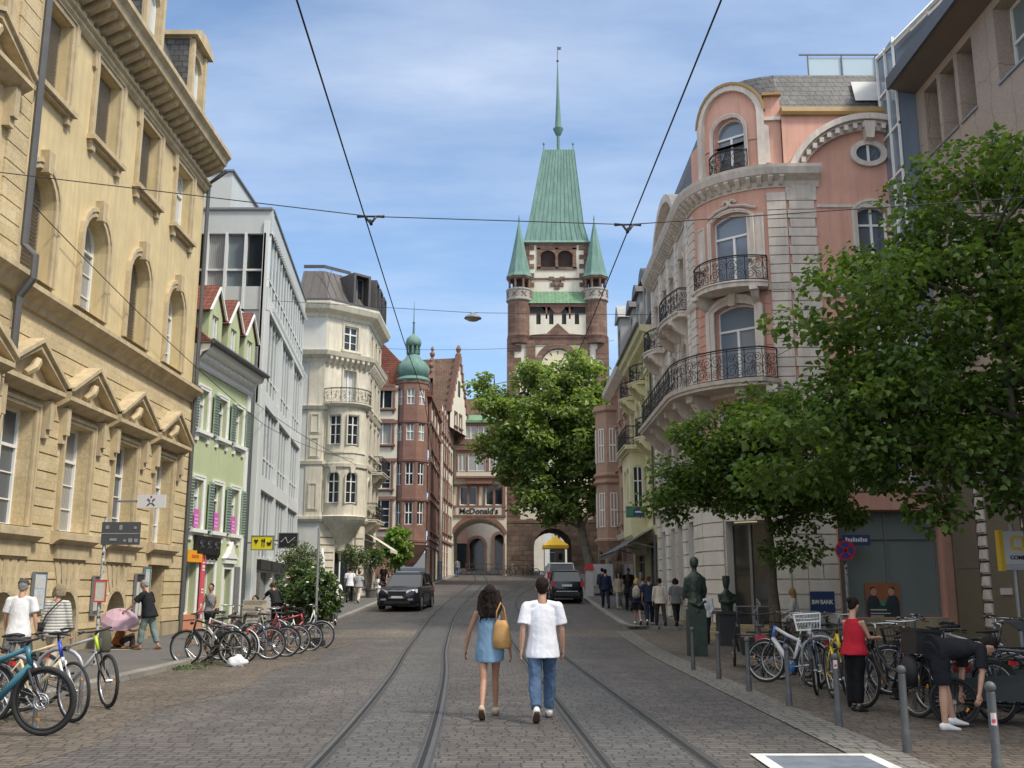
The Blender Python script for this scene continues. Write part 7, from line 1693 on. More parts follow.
    if shoes is not None:
        for sd in 'LR':
            h, k, a, ft = J[sd]; fd = V((0, cos(ft), -sin(ft))); ud = V((0, sin(ft), cos(ft))); q = MB(raw=True)
            P = lambda x, z: a + fd * x * s + ud * z * s
            q.tube([P(-.062, -.035), P(-.05, -.03), P(-.0, -.015), P(.06, -.035), P(.13, -.05), P(.185, -.058), P(.2, -.06)], [(.02 * s, .03 * s), (.038 * s, .042 * s), (.042 * s, .056 * s), (.044 * s, .038 * s), (.047 * s, .026 * s), (.036 * s, .018 * s), (.016 * s, .01 * s)], 10, up=tuple(ud))
            q.tube([P(-.07, -.068), P(0, -.068), P(.1, -.068), P(.2, -.066)], [(.03 * s, .012 * s), (.04 * s, .012 * s), (.048 * s, .012 * s), (.03 * s, .01 * s)], 10, 1, up=tuple(ud))
            q.build('shoe', [shoes, M('sole_brown', (.10, .06, .04), .9, .2, 20) if shoes.name != 'cloth_black_shoe' else BLACK], fr, smooth='full')
    # hair or hat
    hk, hc = hair; hm = M('hair_' + hk.split('_')[0] + str(int(hc[0] * 100)), hc, .75, .3, 40, .6, 90, spec=.12); q = MB(raw=True)
    if hk != 'bald': q.ball(HP(0, -.022, .072), .104 * s, 14, sc=(.82, .96, 1.0), rot=R_); q.ball(HP(0, -.05, .03), .08 * s, 10, sc=(.9, .7, 1.0), rot=R_)
    if hk == 'bun': q.ball(HP(0, -.13, .08), .045 * s, 8)
    if hk == 'pony': q.tube([HP(0, -.1, .11), HP(0, -.15, .1), HP(0, -.16, .02), HP(0, -.13, -.08)], [.025 * s, .04 * s, .035 * s, .01 * s], 8)
    if hk in ('bob', 'long'): 
        e = -.06 if hk == 'bob' else -.2
        for x in (-.07, -.035, 0, .035, .07): q.tube([HP(x * .9, -.05 + abs(x) * .5, .09), HP(x * 1.2, -.085 + abs(x) * .8, .0), HP(x * 1.25, -.1 + abs(x) * .8, e)], [.045 * s, .045 * s, .03 * s], 8)
    if hk == 'curly':
        rd = random.Random(5); q2 = MB(raw=True)
        for x in (-.08, -.04, 0, .04, .08): q.tube([HP(x * .9, -.05 + abs(x) * .4, .09), HP(x * 1.25, -.09 + abs(x) * .7, .0), HP(x * 1.45, -.12 + abs(x) * .6, -.14), HP(x * 1.2, -.13, -.26)], [.05 * s, .06 * s, .058 * s, .025 * s], 8)
        for k in range(150):
            a = rd.uniform(-1, 1); b = rd.random(); x0 = a * .085; y0 = -.03 - .09 * sqrt(max(0, 1 - a * a)) * (.4 + .6 * b); L = rd.uniform(.16, .36) ; z0 = .12 - .1 * rd.random(); ph = rd.uniform(0, 6); am = rd.uniform(.008, .018); pts = []
            for i in range(13): t = i / 12; pts.append(HP(x0 * (1 + .55 * t) + am * sin(ph + t * 15), y0 - .03 * t + am * cos(ph + t * 15) - .015, z0 - L * t))
            q2.tube(pts, [.009 * s * (1 - .5 * i / 12) for i in range(13)], 4)
        q2.build('curls', hm, fr, smooth='full')
    if q.v: hr = remesh(q, 'hair', hm, fr, vox * .7, 1, wr=.006 * s, wf=30)
    if kind == 'cap':
        q = MB(raw=True); q.ball(HP(0, -.012, .095), .106 * s, 14, sc=(.85, 1.0, .78), rot=R_); q.tube([HP(0, .06, .095), HP(0, .12, .085), HP(0, .15, .075)], [(.075 * s, .012 * s), (.07 * s, .008 * s), (.04 * s, .006 * s)], 8, up=tuple(R_ @ V((0, 0, 1)))); q.build('cap', cloth('cap_grey', (.06, .065, .06)), fr, smooth='full')
    fr['_j'] = [list(hip), list(neck)]
    return fr, J, A, sp, HP
def shoulder_bag(fr, sp, s, pts, size, mat, label, wd=.05):
    pass
WSH = cloth('white_tee', (.72, .72, .75), .0); JEAN = cloth('blue_jeans', (.085, .135, .22), .3); DEN = cloth('denim_dress', (.16, .255, .36), .16); BLK = cloth('black', (.021, .021, .024), .25); NAVY = cloth('navy', (.022, .028, .055), .2); GREY = cloth('grey', (.14, .145, .15)); BEI = cloth('beige', (.42, .37, .29)); DKB = cloth('dark_brown', (.05, .04, .035)); TEAL = cloth('teal_grey', (.17, .22, .21)); REDT_ = cloth('red', (.42, .02, .035)); LGR = cloth('light_grey', (.34, .34, .35)); CREM = cloth('cream', (.55, .5, .42)); DEN2 = cloth('mid_denim', (.12, .17, .24)); OLIV = cloth('dark_grey', (.06, .062, .065))
WS = M('cloth_white_shoe', (.72, .71, .68), .5, .05, 10); BS = M('cloth_black_shoe', (.02, .02, .02), .5); TS = M('cloth_tan_shoe', (.5, .4, .28), .6); BRS = M('cloth_brown_shoe', (.2, .11, .07), .6)
DH, BRH, BLH, GRH = (.018, .012, .010), (.07, .04, .022), (.42, .28, .13), (.25, .24, .22)
# the couple walking away between the tracks
P_ = person('woman with long dark curls in a sleeveless blue denim dress walking away', (-.29, 13.35, 0), -3, DEN, None, TS, ('curly', DH), 1.69, WALKL, dict(L=(10, 22, 8, 4), R=(-4, 14, 20)), 1, True, sleeve=0, dress=.36, vox=.0125, loose=.03, sk=SKT)
t = thing('shoulder_bag', 'large tan leather tote bag on the shoulder of the woman in denim', 'bag', (-.29 + .165, 13.235, .86), radians(-3)); t.scale = (.8, .85, .84)
mb = MB(raw=True); mb.tube([(-.0, 0, 0), (-.0, 0, .02), (-.01, 0, .16), (-.02, 0, .34), (-.02, 0, .42)], [(.11, .06), (.15, .075), (.155, .07), (.12, .05), (.08, .03)], 12, up=(0, 1, 0)); mb.build('bag_body', M('tan_leather', (.42, .23, .07), .6, .15, 8, .2), t, smooth='full')
mb = MB(raw=True); mb.tube([(-.1, 0, .38), (-.09, -.01, .55), (-.03, .03, .68), (.02, .09, .6), (.06, .03, .38)], .014, 6); mb.build('strap', M('tan_leather', (.42, .23, .07)), t, smooth='full')
person('man in white T-shirt and blue jeans walking away beside the woman in denim', (.385, 13.1, 0), 2, WSH, JEAN, WS, ('short', DH), 1.79, WALKL, dict(L=(-8, 10, 14), R=(4, 10, 16)), 0, False, sleeve=.78, tl=.09, vox=.0125, loose=.032, sk=SK, bl=.96)
# left pavement
person('man in white shirt, grey shorts and flat cap walking away on the left pavement', (-8.25, 17.2, .1), 2, cloth('white_linen', (.66, .66, .66)), cloth('grey_shorts', (.12, .12, .125)), WS, ('short', GRH), 1.7, WALKL, dict(L=(6, 12, 18), R=(0, 12, 10)), 2, False, sleeve=.75, tl=.1, bl=.5, loose=.032, kind='cap', vox=.015)
STR = M('cloth_stripes', (.5, .5, .44), .85, 0, bmp=0)
_t = STR.node_tree; _w = _t.nodes.new('ShaderNodeTexWave'); _w.bands_direction = 'Z'; _w.inputs['Scale'].default_value = 6.5; _t.links.new(_t.nodes.new('ShaderNodeTexCoord').outputs['Object'], _w.inputs['Vector'])
_t.links.new(ramp(_t, _w.outputs['Fac'], [(.3, (.56, .54, .48)), (.62, (.2, .2, .19))]), _t.nodes['Principled BSDF'].inputs['Base Color'])
person('woman in striped jumper and beige trousers holding hands with the capped man', (-7.68, 17.3, .1), 0, STR, cloth('beige_trousers', (.38, .33, .25)), WS, ('bob', (.22, .18, .12)), 1.62, WALKR, dict(L=(0, 12, 10), R=(4, 10, 16)), 3, True, sleeve=1.75, tl=.06, vox=.015, loose=.035)
t = thing('crossbody_bag', 'thin dark crossbody strap and small bag worn by the woman in stripes', 'bag', (-7.68, 17.3, .1), 0)
mb = MB(raw=True); mb.tube([(.15, -.09, 1.36), (.05, -.155, 1.25), (-.1, -.16, 1.08), (-.2, -.08, .92)], .012, 5); mb.build('strap', BLACK, t); mb = MB(raw=True); mb.tube([(-.22, -.02, .95), (-.23, -.02, .8)], [(.03, .09), (.04, .1)], 8); mb.build('pouch', BLACK, t, smooth='full')
person('grey haired man in black T-shirt and teal cropped trousers stooping towards the pink umbrella', (-9.05, 25.6, .1), 82, BLK, TEAL, BRS, ('short', GRH), 1.76, dict(L=(16, 12, 0), R=(-12, 10, 12)), dict(L=(38, 12, 10), R=(-8, 10, 16)), 13, False, sleeve=.8, tl=.06, bl=.88, loose=.04, head=(0, 28))
person('person sitting on a blanket against the yellow wall under the pink umbrella', (-10.15, 26.55, .12), -75, cloth('rust', (.35, .13, .05)), DKB, BRS, ('short', DH), 1.68, SITG, dict(L=(55, 12, 40), R=(60, 12, 45)), 12, False, sleeve=.7, sk=SKT)
t = thing('umbrella', 'open pale pink umbrella leaning over the seated person', 'umbrella', (-9.95, 26.0, .75)); t.rotation_euler = (radians(24), radians(12), 0); t.scale = (.84,) * 3
mb = MB(raw=True); n = 8
prof = [(.02, .42), (.2, .39), (.4, .29), (.54, .14), (.58, .04)]
for k in range(n):
    a0, a1 = 2 * pi * k / n, 2 * pi * (k + 1) / n; am_ = (a0 + a1) / 2; vs = []
    for r, z in prof:
        for q, dd in ((a0, 1), (am_, .955), (a1, 1)): vs.append((r * dd * cos(q), r * dd * sin(q), z - (0 if dd == 1 else -.012)))
    mb.faces(vs, [(3 * i + j, 3 * i + j + 1, 3 * i + j + 4, 3 * i + j + 3) for i in range(4) for j in range(2)])
mb.build('canopy', M('umbrella_pink', (.46, .31, .36), .75, .08, 3, .1), t)
mb = MB(raw=True); mb.tube([(0, 0, .48), (0, 0, -.35), (.03, 0, -.4)], .01, 6)
for k in range(n): a = 2 * pi * k / n; mb.tube([(.9 * r * cos(a) if i else .02 * cos(a), .9 * r * sin(a) if i else 0, z - .01) for i, (r, z) in enumerate(prof)], .004, 3)
mb.build('ribs_and_shaft', STEEL, t)
t = thing('rucksack', 'dark olive rucksack standing beside the pink umbrella', 'rucksack', (-9.75, 24.6, .1)); mb = MB(raw=True); mb.tube([(0, 0, 0), (0, 0, .1), (0, .02, .35), (0, .03, .5), (0, .02, .58)], [(.16, .12), (.2, .15), (.19, .14), (.15, .11), (.06, .05)], 10, up=(0, 1, 0)); mb.build('sack', M('olive_canvas', (.07, .07, .05), .9, .25, 9, .4), t, smooth='full'); mb = MB(raw=True); mb.tube([(.0, -.13, .06), (0, -.17, .2), (0, -.13, .34)], [(.1, .03), (.12, .04), (.1, .03)], 8); mb.build('pocket', M('olive_canvas', (.07, .07, .05)), t, smooth='full')
t = thing('blanket', 'pale blanket with small belongings spread before the seated person', 'blanket', (-9.6, 26.0, .105)); mb = MB(raw=True); mb.box(-.35, .45, -.5, .4, 0, .02); mb.build('cloth', M('blanket_cloth', (.4, .36, .28), .95, .25, 6, .5), t); mb = MB(raw=True); mb.ball((.1, 0, .06), .09, 8, sc=(1.3, 1, .6)); mb.ball((-.1, -.2, .05), .07, 8, sc=(1, 1.4, .6)); mb.build('belongings', M('orange_brown', (.3, .13, .05), .8, .3), t, smooth='full')
person('woman in grey tank top and black shorts standing before the green house', (-8.75, 29.7, .1), 172, cloth('grey_tank', (.2, .2, .21)), BLK, BRS, ('pony', DH), 1.66, STAND, dict(L=(10, 12, 50), R=(12, 10, 40)), 0, True, sleeve=0, bl=.3, loose=.015, sk=SKT)
t = thing('crossbody_bag', 'black crossbody bag of the woman in the grey tank top', 'bag', (-8.75, 29.7, .1), radians(172)); mb = MB(raw=True); mb.tube([(.13, .09, 1.36), (0, .15, 1.15), (-.18, .1, .95)], .014, 5); mb.build('strap', BLACK, t); mb = MB(raw=True); mb.tube([(-.2, .05, .95), (-.2, .05, .78)], [(.05, .1), (.05, .11)], 8); mb.build('pouch', BLACK, t, smooth='full')
person('man in white T-shirt and dark jeans walking away past the grey pole', (-6.45, 37.1, gz(37.1) + .1), 5, WSH, cloth('charcoal_jeans', (.05, .052, .06)), WS, ('short', DH), 1.75, WALKR, None, 2, False, sleeve=.7, tl=.08, loose=.035)
person('man in white shirt and dark trousers walking uphill on the left pavement', (-8.35, 52.5, gz(52.5) + .1), 4, WSH, BLK, BS, ('short', DH), 1.8, WALKL, None, 3, False, sleeve=.7, tl=.06)
person('woman in grey top and pale wide trousers beside the man in white', (-7.75, 51.6, gz(51.6) + .1), -4, LGR, CREM, WS, ('short', BRH), 1.66, WALKR, None, 3, True, sleeve=.6, loose=.05)
person('man in black clothes standing beside the cafe guests', (-7.55, 60, gz(60) + .1), 150, BLK, BLK, BS, ('short', DH), 1.82, STAND, None, 2, False, sleeve=.8)
for i, (x, y, f, tp, bt, hr, lb) in enumerate(((-8.35, 57.6, 100, cloth('denim_shirt', (.13, .19, .27)), CREM, ('short', (.5, .45, .35)), 'guest in blue shirt with pale hair sitting at the cafe'), (-7.7, 58.6, 130, WSH, LGR, ('long', BRH), 'guest in white with long hair sitting at the cafe'), (-7.1, 58.9, 200, cloth('rose', (.4, .2, .18)), BEI, ('bob', DH), 'guest in rose top sitting nearest the road at the cafe'))):
    person(lb, (x, y, gz(y) + .1), f, tp, bt, WS, hr, 1.7, SIT, dict(L=(30, 8, 60), R=(35, 8, 60)), 8, i > 0, sleeve=.7)
person('waiter in black top leaning over a table before the office block', (-7.95, 34.6, .18), 40, BLK, BLK, BS, ('short', BRH), 1.75, STAND, dict(L=(45, 8, 20), R=(40, 8, 20)), 32, False, sleeve=.6, sk=SKT)
person('guest in white shirt standing behind the oleander', (-8.2, 37.3, .33), 200, WSH, NAVY, BS, ('short', DH), 1.78, STAND, dict(L=(30, 8, 60), R=(25, 8, 50)), 4, False, sleeve=1.6)
person('guest with dark curly hair seated behind the menu board', (-8.4, 33.6, .13), 170, BEI, BLK, BS, ('bob', DH), 1.7, SIT, dict(L=(30, 8, 60), R=(30, 8, 60)), 6, True, sleeve=.8)
# right pavement: the file of pedestrians going uphill
RP = [('blonde woman in navy jacket and black shorts with beige rucksack', 4.55, 37.2, 0, NAVY, BLK, WS, ('bob', BLH), 1.68, WALKR, True, 1.8, .42), ('man in navy shirt and dark trousers with white shoes', 4.95, 36.9, -6, NAVY, NAVY, WS, ('short', BRH), 1.78, WALKL, False, .8, 1), ('person in cream jumper and dark brown trousers', 5.3, 36.6, 3, CREM, DKB, BS, ('short', DH), 1.7, WALKR, False, 1.9, 1), ('woman with black bob in grey T-shirt and black leggings', 5.85, 36.5, 0, GREY, BLK, BS, ('bob', DH), 1.7, WALKL, True, .9, .95),
      ('tall man in navy coat walking closest to the kerb', 4.35, 47.5, 0, NAVY, NAVY, BS, ('short', DH), 1.82, WALKR, False, 1.9, 1), ('woman in long beige cardigan carrying a pale bag', 4.9, 46.8, 175, BEI, LGR, TS, ('long', DH), 1.68, WALKL, True, 1.9, 1), ('woman in black dress under the awning', 5.2, 45.5, 0, BLK, BLK, BS, ('long', BRH), 1.68, WALKR, True, .6, 1), ('man in grey hooded jacket under the awning', 5.55, 43.9, 2, GREY, BLK, WS, ('short', GRH), 1.76, WALKL, False, 1.9, 1), ('person in pale denim jacket and jeans near the shop front', 5.25, 41.0, 0, DEN2, cloth('pale_jeans', (.22, .27, .33)), BS, ('short', BRH), 1.66, WALKR, False, 1.9, 1),
      ('man in black jacket at the back of the group under the awning', 5.6, 49.0, 180, BLK, OLIV, BS, ('short', DH), 1.8, STAND, False, 1.9, 1), ('person in dark coat near the red topped notice column', 4.7, 53.0, 10, OLIV, BLK, BS, ('short', DH), 1.75, WALKL, False, 1.9, 1), ('person in blue jeans hidden behind the bronze statue', 6.5, 37.4, 0, GREY, JEAN, BS, ('short', BRH), 1.7, WALKR, False, 1.8, 1)]
for lb, x, y, f, tp, bt, sh, hr, H, po, fm, sl, bl in RP: person(lb, (x, y, gz(y) + (.1 if y > 36.3 else .01)), f, tp, bt, sh, hr, H, po, None, 3, fm, sleeve=sl, bl=bl, tl=.05, loose=.03, vox=.022)
t = thing('rucksack', 'beige rucksack on the back of the blonde woman', 'rucksack', (4.5, 37.0, gz(37.2) + 1.05)); mb = MB(raw=True); mb.tube([(0, 0, 0), (0, -.02, .08), (0, -.03, .3), (0, 0, .42)], [(.12, .07), (.15, .1), (.14, .09), (.06, .04)], 10, up=(0, 1, 0)); mb.build('sack', M('beige_canvas', (.36, .32, .25), .9, .2, 9, .3), t, smooth='full'); mb = MB(raw=True); mb.tube([(0, -.1, .03), (0, -.13, .1), (0, -.1, .2)], [(.08, .03), (.1, .03), (.08, .02)], 8); mb.build('pocket', M('beige_canvas', (.36, .32, .25)), t, smooth='full')
person('woman in white blouse and dark trousers walking behind the statue', (5.55, 29.4, 0), 160, WSH, BLK, BS, ('pony', BLH), 1.68, WALKR, None, 3, True, sleeve=1.5)
person('fair haired woman in white cardigan and rose dress walking left past the bank sign', (7.9, 28.6, 0), 80, cloth('white_cardigan', (.6, .6, .58)), cloth('rose_dress', (.4, .2, .2)), TS, ('long', BLH), 1.66, WALKL, dict(L=(15, 8, 45), R=(10, 8, 40)), 4, True, sleeve=1.7, loose=.04)
# woman in red, bending man
person('woman in red sleeveless top and long black trousers reading her phone beside a bicycle', (4.62, 13.95, 0), -58, REDT_, cloth('black_wide', (.012, .012, .013)), BS, ('bun', DH), 1.5, STAND, dict(L=(22, 6, 62, 8), R=(24, 6, 66, 8)), 2, True, sleeve=0, bl=.93, loose=.04, vox=.014, head=(0, 24), sk=SK)
t = thing('phone', 'dark phone held by the woman in the red top', 'phone', (4.96, 14.16, .99), radians(-58)); t.rotation_euler = (radians(-35), 0, radians(-58)); mb = MB(raw=True); mb.box(-.037, .037, -.075, .075, 0, .009); mb.box(-.034, .034, -.07, .07, .009, .011, 1); mb.build('phone_body', [BLACK, GL], t)
person('man in black T-shirt and shorts bending deep over the dark cargo bike', (5.0, 12.2, 0), -80, BLK, cloth('black_shorts', (.016, .017, .022)), WS, ('short', DH), 1.72, dict(L=(20, 10, 0), R=(0, 2, 0)), dict(L=(4, 8, -12), R=(-6, 6, -8)), 86, False, sleeve=.85, bl=.46, tl=.0, loose=.03, vox=.014, head=(0, 30))
person('cyclist standing with a bicycle under the left gate arch', (-5.2, 96.5, gz(96.5)), 20, GREY, JEAN, BS, ('short', DH), 1.75, STAND, None, 3, False, sleeve=1.5, vox=.03)
# ================================================================ bronze statues
BRONZE = M('bronze_patina', (.042, .062, .048), .5, .35, 5, .35, 16, metal=.45)
t = thing('bronze_statue', 'standing bronze figure with cloth round the hips on a square bronze block', 'statue', (4.45, 24.8, 0))
mb = MB(raw=True); mb.box(-.215, .215, -.2, .2, 0, 1.12); mb.build('block', BRONZE, t)
mb = MB(raw=True); T = lambda p, r: mb.tube(p, r, 12, up=(0, 1, 0))
T([(0, 0, 1.05), (0, 0, 1.3), (0, .02, 1.5), (.01, .02, 1.72), (.0, 0, 1.9), (0, 0, 2.0)], [(.2, .16), (.19, .15), (.16, .12), (.22, .15), (.21, .12), (.07, .07)]); T([(0, 0, 1.95), (0, .02, 2.12)], [.065, .065]); mb.ball((0, .02, 2.22), .13, 12, sc=(.85, 1, 1.12))
for s in (-1, 1): T([(s * .19, 0, 1.87), (s * .235, .02, 1.6), (s * .2, .1, 1.38)], [.07, .058, .05])
remesh(mb, 'figure', BRONZE, t, .022, 3, wr=.015, wf=9)
mb = MB(raw=True); T([(0, 0, .9), (.02, 0, 1.05), (.0, 0, 1.25), (0, 0, 1.36)], [(.2, .18), (.235, .21), (.2, .18), (.16, .14)]); mb.tube([(-.2, -.2, 1.3), (.05, -.27, 1.2), (.22, -.2, 1.32)], .05, 8); remesh(mb, 'drapery', BRONZE, t, .022, 2, wr=.03, wf=8)
t = thing('bronze_bust', 'narrow bronze half figure with folded arms on a dark pedestal', 'statue', (6.05, 28.8, 0))
mb = MB(raw=True); mb.box(-.28, .28, -.28, .28, 0, .9); mb.box(-.36, .36, -.36, .36, .9, .98); mb.build('pedestal', M('pedestal_dark', (.04, .042, .042), .6, .2), t)
mb = MB(raw=True); T([(0, 0, .95), (0, 0, 1.2), (0, 0, 1.45), (0, 0, 1.56)], [(.16, .13), (.19, .15), (.2, .14), (.07, .07)]); T([(0, 0, 1.5), (0, 0, 1.68)], [.06, .065]); T([(0, .01, 1.62), (0, .01, 1.75), (0, .01, 1.96)], [(.08, .09), (.1, .11), (.11, .11)])
for s in (-1, 1): T([(s * .2, 0, 1.45), (s * .22, -.08, 1.25), (-s * .02, -.17, 1.22)], [.06, .05, .045])
remesh(mb, 'figure', BRONZE, t, .022, 3, wr=.012, wf=9)
# ================================================================ bollards, poles, signs, cafe, wires
BG = 'grey ball topped bollards along the kerb band'
BO = [(3.62, 20.7, 'farthest grey ball topped bollard, before the bronze statue'), (3.73, 18.7, 'second farthest bollard, before the red covered cargo bike'), (3.77, 16.55, 'third farthest bollard, before the front wheel of the white and blue bike'), (3.85, 14.5, 'bollard directly left of the yellow bike'), (3.9, 12.5, 'bollard with a sticker at the feet of the woman in red'), (3.96, 10.55, 'bollard left of the bending man'), (4.02, 8.75, 'nearest bollard, with stickers, cut by the lower picture edge')]
b0 = None; BP = M('bollard_paint', (.085, .088, .088), .55, .22, 9, .25, 30)
for x, y, lb in BO:
    if b0 is None:
        b0 = thing('bollard', lb, 'bollard', (x, y, 0), 0, BG)
        mb = MB(raw=True); mb.lathe([(.046, -.02), (.046, .2), (.04, .22), (.036, .24), (.036, .76), (.025, .77)], n=14); mb.build('post', BP, b0, smooth=True)
        mb = MB(raw=True); mb.ball((0, 0, .805), .047, 14); mb.build('ball_top', BP, b0, smooth='full')
    else: c = copy_tree(b0); c.location = (x, y, 0); c['label'] = lb
for x, y, z, lb in ((3.9, 12.5, .72, 'red and white sticker on the bollard by the woman in red'), (4.02, 8.75, .55, 'round white sticker on the nearest bollard')):
    t = thing('sticker', lb, 'sticker', (x, y, z)); mb = MB(raw=True); mb.lathe([(.0385, -.05), (.0385, .05)], n=8, a0=radians(220), a1=radians(290)); mb.build('paper', M('sticker_white', (.6, .5, .5), .6, .3, 30), t); mb = MB(raw=True); mb.lathe([(.0395, -.03), (.0395, .0)], n=8, a0=radians(235), a1=radians(275)); mb.build('print', M('sticker_red', (.5, .04, .06), .6, .2), t)
STK = M('stickered_pole', (.4, .4, .39), .6, .0, bmp=0)
_t = STK.node_tree; _n = noisen(_t, 14, 2, .5); _t.links.new(ramp(_t, _n, [(.38, (.04, .04, .04)), (.46, (.5, .5, .48)), (.55, (.2, .19, .18)), (.62, (.55, .53, .5))]), _t.nodes['Principled BSDF'].inputs['Base Color'])
def pole(name, label, loc, h, r=.045, mat=STEEL, cat='pole', base=True):
    t = thing(name, label, cat, loc); mb = MB(raw=True); mb.tube([(0, 0, 0), (0, 0, h)], r, 10); mb.build('pole', mat, t, smooth=True)
    if base: mb = MB(raw=True); mb.lathe([(r * 2, 0), (r * 2, .03), (r, .05)], n=10); mb.build('base', GREYP, t)
    return t
# left: sticker covered pole with dark direction board and small red framed notice
t = pole('sign_pole', 'sticker covered pole with dark direction board on the left pavement', (-8.3, 20.6, .1), 2.95, .035, STK, 'sign post')
mb = MB(raw=True); mb.box(-.06, .72, -.045, .0, 2.38, 2.84); mb.box(-.06, .72, -.05, -.045, 2.6, 2.612, 1); b_ = mb.build('direction_board', [M('board_slate', (.055, .06, .06), .5, .1), LGR], t)
mb = MB(raw=True)
for x, z, w_, h_ in ((.02, 2.7, .07, .07), (.3, 2.68, .06, .1), (.6, 2.7, .05, .05), (.12, 2.46, .14, .05), (.4, 2.44, .05, .05), (.5, 2.43, .08, .08), (.62, 2.43, .07, .07)): mb.box(x, x + w_, -.054, -.045, z, z + h_)
mb.build('pictograms', M('board_print', (.22, .23, .23), .6, 0), b_)
mb = MB(raw=True); ring(mb, [(-.1, 1.24), (.14, 1.24), (.14, 1.68), (-.1, 1.68)], [(-.08, 1.27), (.12, 1.27), (.12, 1.65), (-.08, 1.65)], -.07, -.05); mb.v = [(a, b, c) for a, b, c in mb.v]; nb = mb.build('notice_frame', M('notice_red', (.5, .05, .04), .6, 0), t); mb = MB(raw=True); mb.box(-.08, .12, -.06, -.05, 1.27, 1.65); mb.build('notice', M('notice_cream', (.5, .48, .4), .7, .2, 20), t)
# white bank sign with crossed strokes and dot
t = thing('projecting_sign', 'white projecting sign with dark crossed strokes and red dot on the yellow building', 'sign', (-9.8, 27.3, 3.93)); t.scale = (.6,) * 3
mb = MB(raw=True); mb.box(-.62, .62, -.09, .09, -.3, .3); mb.build('panel', M('sign_white', (.6, .6, .6), .4, .05), t); mb = MB(raw=True); mb.box(-1.65, -.6, -.03, .03, -.04, .04); mb.build('bracket', GREYP, t)
mb = MB(raw=True)
for a in (42, -42): mb.obox((0, -.096, -.05), (.46, .02, .055), (0, radians(a), 0))
mb.obox((-.1, -.098, .07), (.14, .02, .05), (0, radians(42), 0), 1); mb.obox((.1, -.098, .07), (.14, .02, .05), (0, radians(-42), 0), 1); mb.obox((0, -.1, -.04), (.07, .03, .07), (0, radians(45), 0), 2); mb.ball((0, -.095, .2), .05, 10, 3, sc=(1, .3, 1))
mb.build('emblem', [M('emblem_dark', (.05, .05, .055), .5, 0), M('emblem_blue', (.12, .18, .28), .5, 0), WHITE, M('emblem_red', (.35, .03, .03), .5, 0)], t)
# grey pole with block foot, chalk board, folded parasol, white bag
t = pole('grey_pole', 'bare grey pole with dark block foot beside the bike rack', (-5.35, 28.0, 0), 3.25, .035, STEEL, base=False); mb = MB(raw=True); mb.box(-.25, .25, -.2, .2, 0, .22); mb.box(-.2, .2, -.16, .16, .22, .3); mb.build('foot_block', BLACK, t)
t = thing('menu_board', 'pale wooden menu board with handwritten lines on the pavement', 'menu board', (-7.7, 30.6, .1)); mb = MB(raw=True); mb.obox((0, 0, .6), (.72, .03, 1.15), (radians(-8), 0, 0)); mb.obox((0, .16, .6), (.7, .03, 1.15), (radians(12), 0, 0)); mb.build('board', M('board_wood', (.42, .37, .28), .8, .2, 4), t)
mb = MB(raw=True)
for k in range(6): mb.obox((random.uniform(-.06, .06), -.022 + .14 * (.5 - .17 * k) * -.28 - .0, 1.05 - .16 * k), (random.uniform(.3, .55), .012, .05), (radians(-8), 0, 0))
mb.build('handwriting', M('chalk_grey', (.2, .18, .15), .9, 0), t)
t = thing('folded_parasol', 'folded white parasol standing before the cream corner building', 'parasol', (-7.3, 39.0, gz(39) + .1)); mb = MB(raw=True); mb.tube([(0, 0, 0), (0, 0, 2.75)], .025, 8); mb.lathe([(.25, 0), (.25, .06), (.05, .1)], n=12); mb.build('pole', STEEL, t); mb = MB(raw=True)
mb.tube([(0, 0, .95), (0, 0, 1.1), (0, 0, 1.7), (0, 0, 2.3), (0, 0, 2.75)], [.09, .2, .17, .11, .03], 9); mb.build('folded_canopy', M('parasol_white', (.62, .62, .6), .8, .1), t, smooth='full')
t = thing('plastic_bag', 'crumpled white plastic bag lying on the road by the bike rack', 'bag', (-5.75, 21.7, .0)); mb = MB(raw=True); mb.ball((0, 0, .09), .2, 14, sc=(1.1, .7, .62)); mb.ball((.02, 0, .2), .07, 8); remesh(mb, 'sack', M('plastic_white', (.62, .63, .64), .35, .06), t, .03, 1, wr=.05, wf=9)
